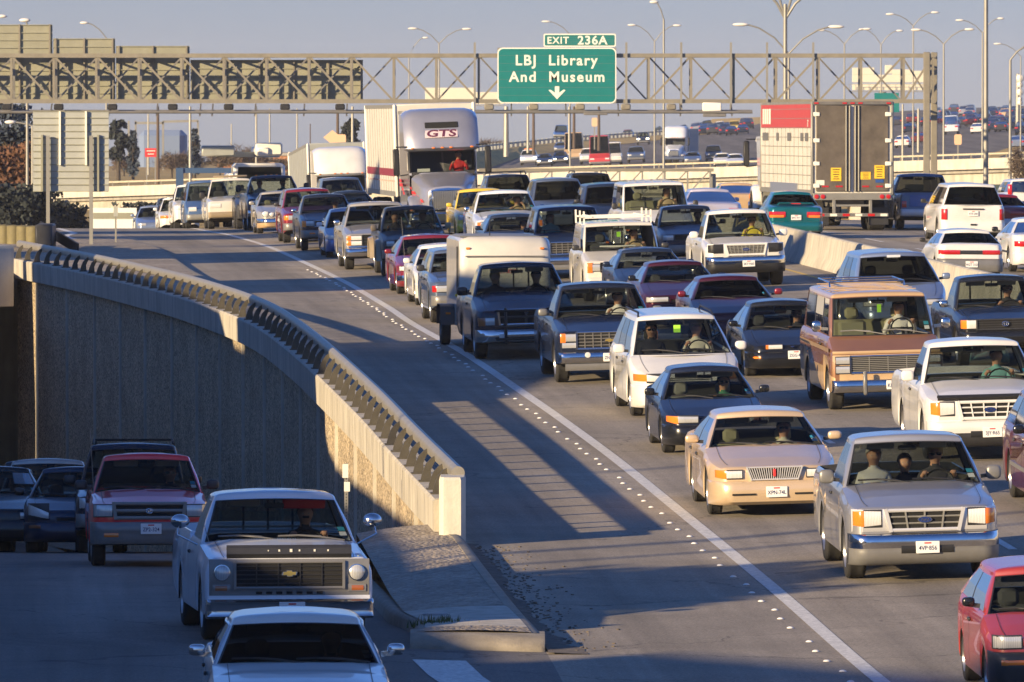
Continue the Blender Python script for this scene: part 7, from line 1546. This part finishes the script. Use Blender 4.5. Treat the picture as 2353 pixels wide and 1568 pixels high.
for a in [(1009, 101, 760, [(949, 66), (1073, 67)], 'double arm street lamp left of the green sign'), (940, 130, 900, [(978, 87)], 'single arm street lamp just left of the double arm lamp by the green sign'),
 (1525, 45, 520, [(1503, 5)], 'tall lamp post with one short arm rising right of the green sign'), (1504, 96, 780, [(1452, 58), (1556, 59)], 'double arm lamp crossing the tall post right of the green sign'), (1310, 80, 820, [(1255, 50)], 'street lamp whose single head shows above the EXIT tab'),
 (1812, 124, 470, [(1702, 57), (1921, 62)], 'near double arm lamp with large heads behind the right truss', .11), (1940, 102, 760, [(1886, 70), (1992, 67)], 'double arm lamp over the right billboard, left one'), (2024, 103, 830, [(1981, 68), (2067, 71)], 'double arm lamp over the right billboard, right one'), (2098, 60, 760, [(2045, 33), (2148, 29)], 'highest double arm lamp right of the billboard'),
 (2168, 102, 640, [(2105, 69), (2227, 68)], 'double arm lamp just right of the gantry legs'), (2257, 76, 760, [(2205, 47), (2299, 43)], 'double arm lamp behind the thick pole'), (245, 88, 620, [(194, 53)], 'single arm lamp above the grey sign backs'), (63, 57, 420, [(58, 47)], 'rusty short lamp standing over the upper left sign backs', .10), (-10, 60, 480, [(6, 38)], 'street lamp at the very upper left corner'),
 (2321, 138, 480, [(2372, 104)], 'street lamp at the right edge with arm reaching out of frame', .12), (75, 290, 420, [(24, 281)], 'low street lamp left of the large two post sign', .11), (2345, 130, 900, [(2292, 101)], 'small lamp head near the right edge')]: lamp_post(*a)
lamp_post(1804, 45, 430, [(1740, -22), (1880, -20), (1760, -40), (1850, -42)], 'tall mast with several arms leaving the top of the picture', .16, y0=10)
tp = lamp_post(2265, -60, 365, [(2180, -110), (2350, -112)], 'thick pale lamp pole right of the gantry running out of the top', .145)
def pole(x, y0, y1, Y, m, r, label, name='utility_pole'):
    a, b = at(x, y1, Y), at(x, y0, Y); t = empty(name, label, 'pole', a); mb = MB(); mb.tube([(0, 0, -1), b - a], [r, r*.75], m, 8); mb.build('pole', t); return t
for i, (x, y0, y1, Y, m, r, lab) in enumerate([(363, 245, 400, 640, 'wood_pole', .13, 'brown wooden pole beside the red sign'), (776, 245, 380, 640, 'wood_pole', .13, 'brown wooden pole left of the semi trailer'), (1226, 245, 335, 900, 'wood_pole', .17, 'wooden pole under the green sign, left one of three'), (1319, 245, 320, 900, 'wood_pole', .17, 'wooden pole under the green sign, middle one of three'), (1376, 245, 325, 900, 'wood_pole', .17, 'wooden pole under the green sign, right one of three'),
 (437, 245, 440, 520, 'galv', .10, 'grey pole behind the blue overhead frame'), (589, 245, 380, 640, 'galv', .09, 'thin grey pole above the white pickup at the crest'), (620, 250, 380, 800, 'galv', .09, 'thin grey pole above the bucket truck, left one'), (683, 250, 370, 800, 'galv', .09, 'thin grey pole above the bucket truck, right one'), (810, 245, 360, 520, 'galv', .10, 'grey pole at the left edge of the semi trailer'), (1163, 245, 330, 640, 'galv', .22, 'thick grey pole right of the silver semi mirror'), (1308, 245, 322, 760, 'galv', .12, 'grey pole right of the blue van on the ramp'), (1213, 245, 330, 900, 'galv', .16, 'pale pole beside the left wooden pole'), (532, 285, 350, 900, 'galv', .08, 'short pale pole over the brown bushes'), (341, 262, 400, 820, 'galv', .10, 'pale pole touching the red sign on its left'), (2074, 240, 345, 640, 'galv', .10, 'grey pole crossing the far white sedan'), (2110, 250, 320, 640, 'galv', .12, 'grey pole left of the gantry legs'), (713, 285, 345, 900, 'wood_pole', .07, 'thin dark pole with a small box on top')]): pole(x, y0, y1, Y, m, r, lab)
# ================================================================ BILLBOARDS, FAR SIGNS, BUILDINGS
def billboard(label, panels, Y, px, ybase, cat_=None):
    c = at(px, ybase, Y); t = empty('billboard', label, 'billboard', c); topz_ = max(at(px, p[1], Y).z for p in panels) - c.z
    for x0, y0, x1, y1 in panels:
        mb = MB(); a, b = at(x0, y1, Y) - c, at(x1, y0, Y) - c; mb.box(((a.x + b.x)/2, 0, (a.z + b.z)/2), (b.x - a.x, .6, b.z - a.z), 'far_white', .05); mb.build('panel', t, 0)
    x0 = min(p[0] for p in panels); x1 = max(p[2] for p in panels); y1 = max(p[3] for p in panels); a, b = at(x0 - 8, y1 + 3, Y) - c, at(x1 + 8, y1 + 3, Y) - c
    mb = MB(); mb.bar(a + Vector((0, -1, 0)), b + Vector((0, -1, 0)), .9, .12, 'galv'); n = 12
    for i in range(n + 1): p = a + (b - a)*(i/n); mb.bar(p + Vector((0, -1.4, 0)), p + Vector((0, -1.4, 1.1)), .07, .07, 'galv')
    mb.bar(a + Vector((0, -1.4, 1.1)), b + Vector((0, -1.4, 1.1)), .06, .06, 'galv'); mb.build('catwalk', t, 0)
    mb = MB(); mb.tube([(0, .8, -8), (0, .8, (a.z + b.z)/2)], .6, 'galv', 10); mb.build('post', t); return t
billboard('cream double billboard behind the truss left of the green sign', [(977, 202, 1089, 240), (1092, 212, 1156, 240)], 1500, 1060, 300)
billboard('wide cream billboard with two rows of panels behind the right truss', [(1958, 156, 2009, 172), (2033, 150, 2050, 170), (2050, 160, 2092, 172), (2092, 163, 2123, 172), (1958, 172, 2125, 190), (1958, 193, 2125, 208)], 1300, 2028, 270)
green_sign(2009, 2065, 214, 229, 700, 'small far green sign panel above its wider neighbour, right of centre truss', [], border=False); green_sign(1996, 2066, 231, 258, 700, 'far green sign panel peeking out right of the trailer top', [], border=False); green_sign(1870, 1986, 232, 252, 700, 'far wide green sign panel mostly hidden behind trailer top', [], border=False); green_sign(1780, 1802, 232, 252, 700, 'far narrow green sign panel left of the red banded trailer', [], border=False)
def small_sign(x, y, w, h, Y, m, label, ybase, diamond=False, cat_='sign'):
    c = at(x, ybase, Y); t = empty('road_sign', label, 'sign', c); z = at(x, y, Y).z - c.z; W_, H_ = w*Y/F, h*Y/F; mb = MB()
    if diamond: mb.prism([(0, z - H_/2), (W_/2, z), (0, z + H_/2), (-W_/2, z)], -.02, .02, m)
    else: mb.prism([(sx*W_/2*f, z + sz*H_/2*g_) for sx, sz in ((1, 1), (-1, 1), (-1, -1), (1, -1)) for f, g_ in (((1, .7), (.8, 1)) if sx*sz > 0 else ((.8, 1), (1, .7)))], -.02, .02, m)
    mb.build('panel', t, 0); mb = MB(); mb.bar((0, .06, -1), (0, .06, z), .12, .08, 'galv'); mb.build('post', t, 0); return t
mat('peach', (.62, .42, .26), .6)
small_sign(764, 316, 42, 34, 560, 'peach', 'peach coloured diamond sign back left of the semi trailer', 385, True); small_sign(783, 322, 24, 26, 575, 'peach', 'rounded peach sign tucked behind the diamond sign', 385); small_sign(669, 362, 16, 24, 600, 'sign_white', 'small white sign over the bucket truck', 390); small_sign(626, 384, 14, 20, 600, 'peach', 'small cream sign left of the bucket truck bucket', 400)
small_sign(1366, 281, 13, 20, 900, 'peach', 'small cream sign standing on the ramp in the distance', 322); small_sign(2201, 321, 17, 24, 620, 'peach', 'cream sign on the far road right of the gantry', 356)
t = empty('red_sign', 'red sign on two posts beside brown trees in the left distance', 'sign', at(347, 395, 700)); mb = MB(); q = at(347, 351, 700) - t.location; mb.box((0, 0, q.z), (.98, .06, .72), 'sign_red'); mb.build('panel', t, 0)
mb = MB(); [mb.box((0, -.035, q.z + dz), (w, .01, .07), 'sign_white') for dz, w in ((.14, .7), (-.12, .5))]; mb.build('print', t, 0); mb = MB(); [mb.bar((x, .05, -1), (x, .05, q.z), .1, .1, 'galv') for x in (-.35, .35)]; mb.build('post', t, 0)
def house(label, x0, x1, y0, y1, Y, m, name='building', gable=False, dep=12):
    a, b = at(x0, y1, Y), at(x1, y0, Y); w, h = b.x - a.x, b.z - a.z; t = empty(name, label, 'building', ((a.x + b.x)/2, Y, a.z)); mb = MB()
    if gable: mb.prism([(-w/2, -2), (w/2, -2), (w/2, h*.45), (0, h), (-w/2, h*.45)], 0, dep, m)
    else: mb.box((0, dep/2, h/2 - 1), (w, dep, h + 2), m)
    mb.build('wall', t, 0); mb = MB()
    if gable: mb.prism([(-w/2 - .2, h*.42), (0, h + .12), (w/2 + .2, h*.42), (w/2 + .2, h*.5), (0, h + .3), (-w/2 - .2, h*.5)], -.2, dep + .2, 'wood_pole')
    else: mb.box((0, dep/2, h + .15), (w + .4, dep + .4, .3), 'concrete_dark')
    mb.build('roof', t, 0)
    if not gable:
        n = max(2, int(w/3))
        for i in range(n): mb = MB(); mb.box((-w/2 + w*(i + .5)/n, -.02, h*.5), (w/n*.4, .08, h*.35), 'dark_glass'); mb.build('window', t, 0)
    return t
mat('brick', (.42, .20, .10), .9, noise=.2, nscale=1); mat('shed_brown', (.20, .13, .08), .9, noise=.2)
house('low orange brick building behind the bare brown bushes', 500, 560, 362, 392, 860, 'brick'); house('orange brick roofed building left of the small white sign', 628, 700, 358, 385, 900, 'brick'); house('little brown gabled shed beyond the crest left of the white banner', 118, 168, 476, 545, 420, 'shed_brown', 'shed', True, 5)
t = empty('steel_frame', 'pale open steel frame of a substation between the left trees', 'frame', at(370, 392, 900)); q = lambda x, y, d=0: at(x, y, 900) - t.location + Vector((0, d, 0)); mb = MB()
for x in (296, 312, 375, 437, 455): mb.bar(q(x, 395), q(x, 278), .2, .2, 'galv')
for a, b in (((310, 283), (376, 283)), ((376, 280), (456, 278))): mb.bar(q(*a), q(*b), .2, .25, 'galv')
mb.build('frame', t, 0); t = empty('tower_block', 'hazy blue tower block between the pale steel frame posts', 'building', at(385, 392, 980)); mb = MB(); a, b = at(318, 395, 980) - t.location, at(424, 300, 980) - t.location; mb.box(((a.x + b.x)/2, 5, (a.z + b.z)/2 - 1), (b.x - a.x, 8, b.z - a.z + 2), 'far_blue', .6); mb.build('wall', t, 0)
# cell tower at the right edge
t = empty('cell_tower', 'slim antenna tower with dishes near the right picture edge', 'tower', at(2338, 280, 1100)); mb = MB(); mb.tube([(0, 0, -4), at(2338, 170, 1100) - t.location], [.35, .2], 'galv', 8); mb.build('mast', t); mb = MB()
for y, s in ((180, 1.), (195, .8), (212, .9), (228, .6), (236, .7)): p = at(2338, y, 1100) - t.location; mb.ball(p + Vector((.3, -.3, 0)), (.5*s, .25, .5*s), 'lamp_head', 10, 7)
mb.build('antennas', t)
# ================================================================ TREES
def leafmat(k, c): mat(k, c, .9, noise=.5, nscale=.6); return k
leafmat('leaf_dark', (.025, .032, .030)); leafmat('leaf_rust', (.15, .07, .035)); leafmat('leaf_green', (.035, .045, .025)); leafmat('twig', (.12, .085, .06)); leafmat('leaf_blue', (.04, .055, .075)); mat('bark', (.07, .055, .04), .95, noise=.3)
def tree(x, ytop, ybase, wpx, Y, leaf, label, n=1500, seed=1, ls=.28, bare=False, pos=None, hw=None, name='tree', cone=False):
    rn = random.Random(seed)
    if pos: p = Vector(pos); h, w = hw
    else: p = at(x, ybase, Y); h = (ybase - ytop)*Y/F; w = wpx*Y/F/2
    t = empty(name, label, 'tree', p); mb = MB(); mb.tube([(0, 0, -.6), (rn.uniform(-.1, .1)*h*.1, 0, h*.35), (rn.uniform(-.05, .05)*h, 0, h*.72)], [h*.032 + .05, h*.022 + .03, .02], 'bark', 8); tips = []
    for i in range(14 if not bare else 34):
        a = rn.uniform(0, 6.283); z = h*rn.uniform(.15, .6); e = Vector((math.cos(a)*w*rn.uniform(.5, .95), math.sin(a)*w*rn.uniform(.5, .95), z + h*rn.uniform(.12, .38))); mb.tube([(0, 0, z), (e.x*.45, e.y*.45, z + (e.z - z)*.6), e], [h*.012 + .02, h*.008 + .015, .012], 'bark' if not bare else 'twig', 5); tips.append(e)
    mb.build('trunk', t, 60); mb = MB(); cl = [(e, rn.uniform(.22, .42)*w) for e in tips] + [(Vector((rn.uniform(-.6, .6)*w, rn.uniform(-.6, .6)*w, h*rn.uniform(.35, .92))), rn.uniform(.2, .4)*w) for _ in range(16)]
    if cone: cl = [(Vector((rn.uniform(-.5, .5)*w*(1 - k/18), rn.uniform(-.5, .5)*w, h*(.08 + .88*k/18))), w*(.75 - .6*k/18)) for k in range(18)]
    for i in range(n):
        c, r = rn.choice(cl); d = Vector((rn.gauss(0, .5), rn.gauss(0, .5), rn.gauss(0, .42)))*r; q = c + d; s = ls*rn.uniform(.6, 1.4); q.z = min(q.z, h*1.02)
        u = Vector((rn.uniform(-1, 1), rn.uniform(-1, 1), rn.uniform(-1, 1))).normalized(); v_ = u.cross(Vector((rn.uniform(-1, 1), rn.uniform(-1, 1), rn.uniform(-1, 1)))).normalized()
        if bare: u *= 2.2; v_ *= .14
        mb.add([q - u*s, q + v_*s*.7, q + u*s, q - v_*s*.7], [(0, 1, 2, 3)], leaf)
    mb.build('crown', t, 0); return t
tree(20, 222, 520, 170, 440, 'leaf_blue', 'tall dark bluish tree at the left edge behind the gantry', 5200, 2, .13); tree(34, 330, 510, 120, 430, 'leaf_rust', 'rust brown tree at the left edge behind the large sign', 5200, 3, .12); tree(45, 428, 560, 190, 410, 'leaf_dark', 'dark evergreen mass below the rust brown tree', 6000, 4, .13, name='shrub'); tree(150, 470, 560, 120, 415, 'leaf_dark', 'dark shrub beside the gabled shed', 2600, 14, .12, name='shrub'); tree(330, 470, 560, 180, 420, 'leaf_dark', 'dark shrub mass behind the white banner', 3600, 15, .13, name='shrub')
tree(272, 275, 405, 40, 720, 'leaf_dark', 'dark tree right behind the large sign edge', 900, 5, .3); tree(305, 296, 400, 34, 760, 'leaf_blue', 'dark narrow cypress left of the red sign', 800, 6, .25, cone=True); tree(447, 292, 400, 34, 760, 'leaf_blue', 'dark narrow cypress right of the blue tower block', 800, 7, .25, cone=True)
for i, (x, yt, w, lab) in enumerate([(285, 362, 60, 'low bare brown bush by the large sign edge'), (395, 352, 70, 'bare brown bush under the blue tower block'), (440, 358, 60, 'bare brown bush left of the blue frame'), (505, 345, 70, 'bare brown bush left of the brick building'), (545, 334, 80, 'tallest bare brown bush before the brick building'), (592, 348, 70, 'bare brown bush right of the brick building'), (650, 368, 60, 'bare brown bush behind the bucket truck'), (720, 360, 70, 'bare brown bush behind the grey trailer')]): tree(x, yt, 398, w, 790, 'twig', lab, 900, 20 + i, .22, True, name='bush')
tree(800, 268, 385, 56, 760, 'leaf_dark', 'dark tree left of the semi trailer top', 1000, 8, .3); tree(2350, 335, 440, 60, 470, 'twig', 'bare reddish bush at the right edge below the far road', 900, 9, .16, True, name='bush'); tree(1128, 322, 352, 60, 1150, 'twig', 'low brown brush left of the ramp in the distance', 400, 10, .3, True, name='bush')
# ================================================================ SHADOW CASTERS UNSEEN LEFT OF THE FRAME: MADE-UP BLOCKS, THEN POLES AND TREES
mat('stucco', (.34, .30, .25), .9, noise=.15, nscale=1); mat('stucco_dark', (.20, .17, .15), .9, noise=.15, nscale=1)
TE = math.tan(R(SUN_EL))
def block(Y0, Y1, k, reach, label, m='stucco', dep=6.0, g0=2.2):    # unseen block added to shade the road between two points of the edge line
    E0 = Vector((Xe(Y0), Y0, 0)); E1 = Vector((Xe(Y1), Y1, 0)); nn = Vector((-LIGHT.y, LIGHT.x, 0)); w = (E1 - E0).dot(nn); mid = (E0 + E1)/2 - LIGHT*k; top = zg(E1.x, Y1) + TE*(k + (E1 - E0).dot(LIGHT)/2 + reach)
    t = empty('shade_block', label, 'building', (mid.x, mid.y, g0), math.atan2(nn.y, nn.x)); h = top - g0; mb = MB(); mb.box((0, -dep/2, h/2 - 3), (w, dep, h + 6), m); o = mb.build('wall', t, 0)
    n = max(2, int(w/2.6)); fl_ = max(1, int(h/3.2))
    for sy in (.02, -dep - .02):
        for f in range(fl_):
            for i in range(n): mb = MB(); mb.box((-w/2 + w*(i + .5)/n, sy, 1.7 + f*3.2), (w/n*.5, .10, 1.5), 'dark_glass'); mb.build('window', t, 0)
    mb = MB(); mb.box((0, -dep/2, h + .06), (w + .1, dep + .3, .12), 'concrete_dark'); mb.build('roof', t, 0); return t
block(160.5, 179, 30, -3.4, 'unseen three storey block added outside the left edge to shade the road'); block(217, 228, 36, 8, 'unseen tall block added outside the left edge for shade, nearest of three', 'stucco_dark'); block(245, 256, 38, 3, 'unseen tall block added outside the left edge for shade, middle of three'); block(278, 290, 40, 2, 'unseen tall block added outside the left edge for shade, farthest of three', 'stucco_dark'); block(299, 315, 44, 2, 'unseen broad block added outside the left edge for shade, beyond the tall ones')
block(70, 101.5, 40, -9.5, 'unseen long low brick block added outside the left edge for shade near the camera', 'brick')
for i, (x, y) in enumerate(((1400, 1085), (1400, 1257), (1400, 1284))):
    X, Y, z = on_road(x, y); k = (46, 40, 36)[i]; t = empty('utility_pole', ('wooden utility pole outside the left edge, nearest the railing end', 'thick wooden utility pole outside the left edge', 'thin wooden utility pole outside the left edge')[i], 'pole', (X - LIGHT.x*k, Y - LIGHT.y*k, 2.2)); mb = MB(); r = (.09, .14, .09)[i]; mb.tube([(0, 0, -1), (0, 0, TE*(k + 16))], [r, r*.8], 'wood_pole', 8); mb.build('pole', t)
for i, (x, y, k, hh, w) in enumerate(((1330, 1372, 21, 3.4, 1.9), (1215, 1352, 20, 3.2, 1.9))):
    X, Y, z = on_road(x, y); X -= LIGHT.x*k; Y -= LIGHT.y*k; h = z + TE*k + 1.3 - 2.2
    tree(0, 0, 0, 0, 0, 'leaf_green', ('bushy green tree outside the left edge', 'smaller bushy green tree outside the left edge')[i], 2600, 40 + i, .2, pos=(X, Y, 2.2), hw=(h, w))

# ================================================================ HAZE
mb = MB(); mb.box((0, 1750, -35), (1900, 3800, 130), 'haze' if MATS.setdefault('haze', bpy.data.materials.new('haze')) else ''); hzm = MATS['haze']; hzm.use_nodes = True; nt = hzm.node_tree; nt.nodes.clear()
pv = nt.nodes.new('ShaderNodeVolumePrincipled'); pv.inputs['Color'].default_value = (.86, .88, .95, 1); pv.inputs['Density'].default_value = 0.00008; ho = nt.nodes.new('ShaderNodeOutputMaterial'); nt.links.new(pv.outputs[0], ho.inputs['Volume'])
tag(mb.build('haze', smooth=0), kind='stuff')
